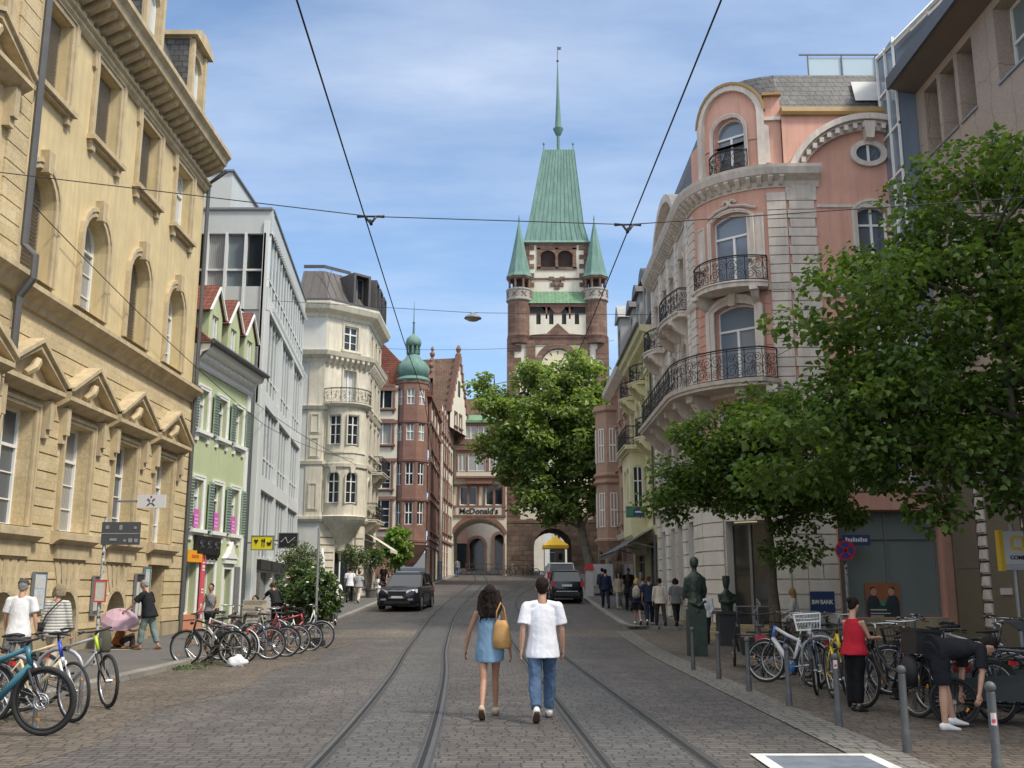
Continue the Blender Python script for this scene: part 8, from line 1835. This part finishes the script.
# cafe tables and chairs
def table(label, loc, chairs):
    t = thing('cafe_table', label, 'table', loc, 0, 'cafe tables'); mb = MB(raw=True); mb.lathe([(.34, .71), (.35, .73), (.34, .74)], n=16); mb.build('table_top', M('table_top', (.3, .28, .25), .5, .1), t); mb = MB(raw=True); mb.lathe([(.22, 0), (.2, .03), (.03, .05), (.03, .71)], n=10); mb.build('leg', BLACK, t)
for i, (x, y, lb) in enumerate(((-7.75, 35.2, 'small round cafe table in front of the leaning waiter'), (-8.0, 34.2, 'small round cafe table beside the guest behind the menu board'), (-7.8, 57.7, 'round cafe table between the seated guests'), (-7.2, 59.9, 'round cafe table beside the man in black'))): table(lb, (x, y, gz(y) + .1), 0)
CG = 'cafe chairs'; c0 = None
for x, y, a, lb in ((-8.35, 57.55, 100, 'cafe chair under the guest in blue'), (-7.7, 58.55, 130, 'cafe chair under the guest in white'), (-7.1, 58.85, 200, 'cafe chair under the guest in rose'), (-8.4, 33.65, 170, 'cafe chair behind the menu board'), (-7.4, 34.4, -60, 'empty red cafe chair beside the oleander')):
    if c0 is None:
        c0 = thing('cafe_chair', lb, 'chair', (x, y, gz(y) + .1), radians(a), CG); mb = MB(raw=True); mb.box(-.2, .2, -.2, .2, .42, .45); mb.build('seat', M('chair_red', (.22, .05, .04), .6), c0); mb = MB(raw=True); mb.box(-.19, .19, -.22, -.19, .55, .85); mb.build('backrest', M('chair_red', (.22, .05, .04)), c0)
        for p, q in ((-.18, -.2), (.18, -.2), (-.18, .18), (.18, .18)): mb = MB(raw=True); mb.tube([(p, q, 0), (p, q, .85 if q < 0 else .43)], .013, 5); mb.build('leg', BLACK, c0)
    else: c = copy_tree(c0); c.location = (x, y, gz(y) + .1); c.rotation_euler = (0, 0, radians(a)); c['label'] = lb
t = thing('awning', 'pale awning unrolled from the cream corner building', 'awning', (-8.65, 59.6, gz(60) + 3.1), pi / 2); mb = MB(); mb.faces([(0, 0, .6), (3.6, 0, .6), (3.6, 1.5, -.35), (0, 1.5, -.35)], [(0, 1, 2, 3)]); mb.faces([(0, 1.5, -.35), (3.6, 1.5, -.35), (3.6, 1.51, -.55), (0, 1.51, -.55)], [(0, 1, 2, 3)]); mb.build('cloth', M('awning_pale', (.55, .5, .42), .9, .1), t); mb = MB(); [mb.tube([(u, 0, .2), (u, 1.45, -.36)], .025, 5) for u in (.1, 3.5)]; mb.build('frame', STEEL, t)
# white mast at the turret house corner
t = pole('mast', 'tall white and red catenary mast at the corner before the left gate arch', (-6.0, 84.5, gz(84.5)), 11.5, .13, M('mast_white', (.6, .55, .48), .6, .12, 3), 'mast'); mb = MB(raw=True); mb.lathe([(.2, 0), (.2, 1.7), (.14, 1.8)], n=12); mb.build('mast_foot', STEEL, t)
# right: no-stopping sign, street name plate, bank sign, poster, other signs
t = pole('sign_pole', 'sticker covered pole with round blue and red no stopping sign beside the shop window', (9.95, 30.3, 0), 3.0, .04, STK, 'sign post')
mb = MB(raw=True); q = [( .3 * cos(2 * pi * k / 24), .3 * sin(2 * pi * k / 24)) for k in range(24)]
mb.faces([(a, -.06, 2.72 + b) for a, b in q] + [(a, -.045, 2.72 + b) for a, b in q], [list(range(24)), list(range(24, 48))] + [(k, (k + 1) % 24, 24 + (k + 1) % 24, 24 + k) for k in range(24)])
sg = mb.build('disc', M('sign_blue', (.03, .07, .32), .4, 0, bmp=0), t)
mb = MB(raw=True); q2 = [(a * .82, b * .82) for a, b in q]; mb.faces([(a, -.064, 2.72 + b) for a, b in q] + [(a, -.064, 2.72 + b) for a, b in q2], [(k, (k + 1) % 24, 24 + (k + 1) % 24, 24 + k) for k in range(24)])
for a in (45, -45): mb.obox((0, -.065, 2.72), (.5, .006, .06), (0, radians(a), 0))
mb.build('red_ring', M('sign_red_bright', (.55, .03, .03), .4, 0, bmp=0), sg)
t = thing('street_name_sign', 'dark blue street name sign with pale lettering above the shop window', 'sign', (10.5, 30.85, 3.05)); mb = MB(raw=True); mb.box(-.42, .42, -.03, .0, -.16, .16); mb.build('plate', M('plate_navy', (.03, .05, .15), .4, 0, bmp=0), t); mb = MB(raw=True)
for k in range(9): mb.box(-.33 + k * .075, -.28 + k * .075, -.036, -.03, -.05, .05 + .03 * (k % 3 == 0))
mb.build('lettering', WHITE, t)
t = thing('bank_sign', 'dark blue bank sign with white letters on the white rusticated wall', 'sign', (9.36, 30.86, 1.2)); mb = MB(raw=True); mb.box(-.36, .36, -.05, .0, -.32, .32); mb.build('plate', M('bank_blue', (.015, .04, .13), .4, .05, 3, 0), t)
lettering('BW', .18, WHITE, t, (-.22, -.055, .0), 0, .006, .004, .8); lettering('BANK', .18, WHITE, t, (.115, -.055, .0), 0, .006, .004, .8)
mb = MB(raw=True); mb.box(-.24, -.22, 0, 0, 0, 0) if False else None
t = thing('night_safe', 'small dark relief fitting on the white wall below the bank sign', 'fitting', (9.42, 30.88, .58)); mb = MB(raw=True); mb.ball((0, 0, 0), .16, 10, sc=(1.1, .3, .5)); mb.box(-.2, .2, -.05, 0, -.12, -.06); mb.ball((.02, 0, .12), .07, 8); mb.build('casting', M('cast_dark', (.05, .05, .05), .6, .2), t, smooth=True)
t = thing('poster', 'poster with two smiling people over dark text panel in the shop window', 'poster', (11.3, 31.2, 1.15)); mb = MB(raw=True); mb.box(-.52, .52, -.03, .0, -.62, .62); mb.box(-.5, .5, -.034, -.03, -.6, .05, 1); mb.build('sheet', [M('poster_orange', (.32, .11, .05), .5, .15, 3, 0), M('poster_dark', (.02, .035, .045), .5, .1, 3, 0)], t)
mb = MB(raw=True)
for s in (-1, 1): mb.ball((s * .27, -.035, .36), .12, 10, 0, sc=(.8, .08, 1.1)); mb.ball((s * .29, -.033, .44), .12, 10, 1, sc=(.85, .07, .6)); mb.ball((s * .3, -.034, .05), .26, 10, 2, sc=(.75, .05, .85))
mb.box(-.4, .1, -.037, -.034, -.2, -.16, 3); mb.box(-.4, .2, -.037, -.034, -.3, -.27, 3); mb.box(-.4, .0, -.037, -.034, -.38, -.35, 3); mb.box(.1, .4, -.037, -.034, -.52, -.46, 3); mb.ball((0, -.036, .02), .09, 8, 4, sc=(1, .1, 1)); mb.build('print', [SK, M('hair_print', (.06, .03, .02), .6), M('poster_dark', (.02, .035, .045)), M('paper', (.5, .5, .46)), M('poster_green', (.05, .25, .12), .6)], t)
t = pole('sign_pole', 'pole carrying the yellow and white bank sign beside the nearest tree trunk', (9.35, 18.9, 0), 2.8, .04, STEEL, 'sign post')
mb = MB(raw=True); mb.box(-.26, .75, -.07, .07, 1.95, 2.66); mb.box(-.28, -.2, -.075, .075, 1.93, 2.68, 1); mb.box(-.2, .75, -.075, .075, 1.95, 2.06, 2); sb = mb.build('sign_box', [M('sign_white', (.6, .6, .6)), M('sign_yellow', (.75, .48, .02), .4, 0, bmp=0), M('sign_pale', (.45, .45, .44), .5, .05)], t)
mb = MB(raw=True); e = lambda k, r: (.06 + r * .68 * cos(k), -.078, 2.44 + r * .68 * sin(k))
for k in range(4): a = pi / 4 + k * pi / 2; b = a + pi / 2 * .93; mb.faces([e(a, .26), e(b, .26), e(b, .15), e(a, .15)], [(0, 1, 2, 3)])
mb.build('emblem', M('sign_yellow', (.75, .48, .02)), sb); lettering('COMMERZBANK', .1, BLACK, sb, (.27, -.078, 2.17), 0, .004, .003)
t = thing('handrail', 'bent steel handrail at the steps of the bank entrance', 'handrail', (7.0, 29.6, 0)); mb = MB(raw=True); mb.tube([(0, 0, 0), (0, 0, .95), (.25, .3, 1.15), (.3, .9, 1.3), (.3, .9, 0)], .025, 6); mb.build('rail', STEEL, t); mb = MB(raw=True); mb.tube([(0, 0, .5), (.28, .8, .75)], .015, 5); mb.build('mid_rail', STEEL, t)
t = thing('steps', 'grey stone steps up to the dark bank entrance', 'steps', (7.0, 31.2, 0), radians(-45)); [MB_ := MB()] and [MB_.box(-1.4, 1.4, -.6, .1 + .32 * (2 - k), k * .15, (k + 1) * .15) for k in range(3)]; MB_.build('step', SANDG, t)
t = thing('bench', 'low dark bench before the white rusticated wall', 'bench', (7.4, 27.6, 0), radians(-12)); mb = MB(raw=True); [mb.box(-1.1, 1.1, -.2 + k * .14, -.09 + k * .14, .43, .47) for k in range(3)]; mb.build('seat', M('bench_wood', (.06, .05, .045), .7), t); [(lambda m_: (m_.box(x - .04, x + .04, -.2, .2, 0, .43), m_.build('leg', GREYP, t)))(MB(raw=True)) for x in (-.9, .9)]
t = thing('info_pillar', 'rounded grey metal panel standing behind the bikes', 'information panel', (6.35, 21.5, 0)); mb = MB(raw=True); mb.faces([(p[0], y, p[1]) for y in (-.03, .03) for p in outline(.4, 1.15, .14)], [list(range(13)), list(range(13, 26))] + [(k, (k + 1) % 13, 13 + (k + 1) % 13, 13 + k) for k in range(13)]); mb.build('panel', M('panel_steel', (.22, .22, .21), .4, .1, metal=.5), t); mb = MB(raw=True); mb.box(-.15, .15, -.036, -.03, .4, .95); mb.build('face', M('panel_face', (.16, .165, .16), .5, .1), t)
t = signbox('projecting_sign', 'green and blue projecting shop sign on the pink building', (6.2, 42), -pi / 2, -.3, 1.0, 4.55, .75, .42, (.02, .05, .1)); mb = MB(); mb.box(-.35, -.1, .002, .012, .05, .36); mb.build('green_field', M('sign_green', (.02, .2, .09), .5, 0), t); mb = MB(); mb.box(-.02, .3, .002, .012, .18, .24); mb.build('lettering', WHITE, t)
# yellow parasol, red box parasol stand, grey board in front of the right arch
t = thing('market_parasol', 'yellow square market parasol standing before the right gate arch', 'parasol', (4.1, 96, gz(96))); mb = MB(raw=True); mb.tube([(0, 0, 0), (0, 0, 3.8)], .035, 8); mb.build('pole', STEEL, t); mb = MB(raw=True); q = [(1.2, 1.2), (-1.2, 1.2), (-1.2, -1.2), (1.2, -1.2)]; mb.faces([(a, b, 2.95) for a, b in q] + [(0, 0, 3.9)] + [(a, b, 2.65) for a, b in q], [(k, (k + 1) % 4, 4) for k in range(4)] + [(k, (k + 1) % 4, 5 + (k + 1) % 4, 5 + k) for k in range(4)]); mb.build('canopy', M('parasol_yellow', (.80, .50, .04), .7, .05), t)
t = thing('advert_column', 'grey upright poster board under the yellow parasol', 'poster board', (4.65, 97.5, gz(97.5))); mb = MB(raw=True); mb.box(-.45, .45, -.1, .1, .1, 2.5); mb.build('board', M('board_grey', (.22, .23, .24), .5, .1), t); mb = MB(raw=True); mb.box(-.38, .38, -.11, -.1, .3, 1.3); mb.box(-.15, .15, -.12, -.1, 1.6, 2.2, 1); mb.build('print', [M('board_light', (.3, .31, .32), .5), BLACK], t)
t = thing('kiosk_sign', 'red topped white notice column by the kerb on the right', 'sign', (4.45, 58.5, gz(58.5) + .1)); mb = MB(raw=True); mb.box(-.22, .22, -.12, .12, 0, 1.45); mb.build('column', M('column_pale', (.5, .5, .48), .6, .08), t); mb = MB(raw=True); mb.prismz([(-.28, -.16), (.28, -.16), (.28, .16), (-.28, .16)], 1.45, 1.85, top=.7); mb.build('cap', M('cap_red', (.45, .03, .03), .6), t)
t = thing('van_box', 'white box trailer parked on the right pavement behind the notice column', 'trailer', (5.3, 60.5, gz(60.5) + .1)); mb = MB(raw=True); mb.box(-.6, .6, -1.1, 1.1, .5, 1.75); mb.build('box', M('trailer_white', (.5, .5, .49), .5, .08), t); [(lambda m_: (m_.tube([(s * .64, 0, .32), (s * .5, 0, .32)], .32, 16), m_.build('wheel', TYRE, t)))(MB(raw=True)) for s in (-1, 1)]
# barrier in the left arch
t = thing('barrier', 'white and red barrier rails under the left gate arch', 'barrier', (-2.7, 108, gz(108))); mb = MB(raw=True); [mb.tube([(-2.2, 0, z), (2.2, 0, z)], .04, 6) for z in (.5, 1.0)]; [mb.tube([(x, 0, 0), (x, 0, 1.05)], .035, 5) for x in (-2.2, -1.1, 0, 1.1, 2.2)]; mb.build('rail', M('barrier_pale', (.5, .42, .38), .6), t)
# overhead tram wires
WM = M('wire', (.012, .012, .012), .6, 0, bmp=0)
def wire(name, label, pts, r=.008, sag=0, group='overhead wires', n=14):
    t = thing(name, label, 'wire', pts[0], 0, group); mb = MB(raw=True); o = Vector(pts[0])
    for a, b in zip(pts, pts[1:]):
        a, b = Vector(a), Vector(b); mb.tube([a.lerp(b, i / n) - o - Vector((0, 0, sag * 4 * (i / n) * (1 - i / n))) for i in range(n + 1)], r, 5)
    mb.build('cable', WM, t); return t
yw = frange(1.0, 112, 3)
def bl_(y, lo, f): k = min(1, max(0, (y - 16) / 12)); return lo(y) * (1 - k) + f(y) * k
wire('contact_wire', 'left contact wire above the left tram track', [(bl_(y, lambda q: -1.30 - .03 * q, tl), y, 5.6 + gz(y)) for y in yw if y < 101], .0075, n=1); wire('contact_wire', 'right contact wire above the right tram track', [(bl_(y, lambda q: 1.62 - .028 * q, tr), y, 5.6 + gz(y)) for y in yw if y < 104], .0075, n=1)
zL, zR = 5.64, 5.62
wire('span_wire', 'nearest span wire crossing the street between both facades', [(-10.8, 10.4, 6.75), (-5.7, 10.4, 6.14), (-1.56, 10.45, zL), (1.3, 10.65, zR), (5.66, 10.4, 5.84), (12.9, 10.3, 6.5)], .006)
wire('span_wire', 'second span wire that carries the hanging street lamp', [(-10.5, 42, 13.9), (-1.7, 42, 13.35), (6.2, 42.5, 13.4)], .012)
wire('span_wire', 'third span wire far before the turret house', [(-8.7, 62, 16.6), (6.3, 60, 16.6)], .012, .3)
wire('feeder_cable', 'thin cable running from the yellow building along the office block', [(-10.7, 20.7, 10.05), (-10.2, 41, 8.2), (-9.0, 58.5, 9.0)], .012, .25); wire('feeder_cable', 'thin cable from the green house corner over to the cream building', [(-10.3, 39.5, 8.9), (-8.8, 59, 8.6)], .012, .2)
wire('tie_wire', 'short tie wire from the pink building down into the tree', [(7.2, 31.6, 8.3), (9.2, 18, 8.0)], .008)
for x, y, z, lb in ((-1.56, 10.45, zL, 'left black wire clamp where the contact wire meets the span wire'), (1.3, 10.65, zR, 'right black wire clamp where the contact wire meets the span wire')):
    t = thing('wire_clamp', lb, 'wire clamp', (x, y, z), 0, 'wire clamps'); mb = MB(raw=True); mb.tube([(-.15, 0, .0), (-.06, 0, -.0), (.06, 0, -.0), (.15, 0, .0)], [.02, .012, .012, .02], 8); mb.tube([(-.06, 0, 0), (-.02, 0, -.06), (.02, 0, -.06), (.06, 0, 0)], .014, 6); mb.build('yoke', BLACK, t, smooth='full'); mb = MB(raw=True); mb.tube([(0, -.05, -.07), (0, .05, -.07)], .02, 8); mb.build('clip', BLACK, t)
t = thing('street_lamp', 'oval street lamp hanging from the second span wire', 'street lamp', (-1.7, 42, 13.35)); mb = MB(raw=True); mb.lathe([(.03, .02), (.08, -.05), (.2, -.1), (.36, -.2), (.38, -.26), (.3, -.28)], n=18); mb.build('lamp_housing', GREYP, t, smooth=True); mb = MB(raw=True); mb.lathe([(.3, -.27), (.24, -.34), (.1, -.38), (.001, -.39)], n=18); mb.build('lamp_glass', M('lamp_glass', (.3, .28, .25), .3), t, smooth=True); mb = MB(raw=True); mb.tube([(-.2, 0, .03), (-.06, 0, -.04)], .012, 5); mb.tube([(.2, 0, .03), (.06, 0, -.04)], .012, 5); mb.build('hanger', BLACK, t)
# ================================================================ camera, sky, sun
cd = bpy.data.cameras.new('camera'); cam = bpy.data.objects.new('camera', cd); COL.objects.link(cam)
cd.sensor_fit = 'HORIZONTAL'; cd.sensor_width = 36; cd.lens = 36 * 1000 / 1024; cd.clip_start = .1; cd.clip_end = 3000
cam.location = (0, 0, 1.62); cam.rotation_euler = (radians(90 + 11.53), 0, 0); SC.camera = cam
SUN_EL, SUN_AZ = radians(52), radians(120)      # azimuth measured from +Y towards +X: behind the camera, to the right
w = bpy.data.worlds.new('World'); SC.world = w; w.use_nodes = True; t = w.node_tree; bg = t.nodes['Background']
sky = t.nodes.new('ShaderNodeTexSky'); sky.sky_type = 'NISHITA'; sky.sun_disc = False; sky.sun_elevation = SUN_EL; sky.sun_rotation = SUN_AZ
sky.air_density = 1.0; sky.dust_density = 1.2; sky.ozone_density = 1.3
tc = t.nodes.new('ShaderNodeTexCoord')
sp = t.nodes.new('ShaderNodeSeparateXYZ'); t.links.new(tc.outputs['Generated'], sp.inputs[0])
# thin cloud sheet: direction projected on a plane overhead
dv = t.nodes.new('ShaderNodeVectorMath'); dv.operation = 'DIVIDE'
ad = t.nodes.new('ShaderNodeMath'); ad.inputs[1].default_value = .12; t.links.new(sp.outputs[2], ad.inputs[0])
cb = t.nodes.new('ShaderNodeCombineXYZ'); [t.links.new(ad.outputs[0], cb.inputs[i]) for i in range(3)]
t.links.new(tc.outputs['Generated'], dv.inputs[0]); t.links.new(cb.outputs[0], dv.inputs[1])
n1 = noisen(t, 1.5, 8, .58, vec=dv.outputs[0], sc=(.75, 1.7, 1)); n2 = noisen(t, .55, 3, .5, vec=dv.outputs[0])
mu = t.nodes.new('ShaderNodeMath'); mu.operation = 'MULTIPLY'; t.links.new(n1, mu.inputs[0]); t.links.new(n2, mu.inputs[1])
cl = ramp(t, mu.outputs[0], [(.24, (0,) * 3), (.4, (.34,) * 3), (.54, (.7,) * 3)])
hz = ramp(t, sp.outputs[2], [(0.0, (.8,) * 3), (.15, (.55,) * 3), (.4, (.22,) * 3), (.7, (.05,) * 3)])
c0 = mixc(t, 1.0, sky.outputs[0], (.85, .95, 1.03), 'MULTIPLY')
c1 = mixc(t, hz, c0, (2.5, 3.85, 5.9)); c2 = mixc(t, cl, c1, (4.5, 5.0, 5.9))
fill_top = ramp(t, sp.outputs[2], [(.58, (0,) * 3), (.82, (.8,) * 3)])        # added brightness overhead, out of view, for soft fill light
c2 = mixc(t, fill_top, c2, (10, 10, 9.9))
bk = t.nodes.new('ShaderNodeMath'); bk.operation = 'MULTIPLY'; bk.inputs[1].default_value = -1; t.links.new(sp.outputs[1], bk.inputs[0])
c2 = mixc(t, ramp(t, bk.outputs[0], [(.0, (0,) * 3), (.5, (.5,) * 3)]), c2, (8.5, 8.6, 8.8))  # added brightness behind the camera, more unseen fill light
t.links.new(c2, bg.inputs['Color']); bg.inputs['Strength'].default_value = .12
ld = bpy.data.lights.new('sun', 'SUN'); ld.energy = 2.6; ld.angle = radians(9); ld.color = (1, .93, .82)
so = bpy.data.objects.new('sun', ld); COL.objects.link(so)
d = Vector((sin(SUN_AZ) * cos(SUN_EL), cos(SUN_AZ) * cos(SUN_EL), sin(SUN_EL)))
so.rotation_euler = (-d).to_track_quat('-Z', 'Y').to_euler()
SC.view_settings.view_transform = 'Standard'; SC.view_settings.look = 'None'; SC.view_settings.exposure = .66; SC.view_settings.gamma = 1; SC.view_settings.use_curve_mapping = False
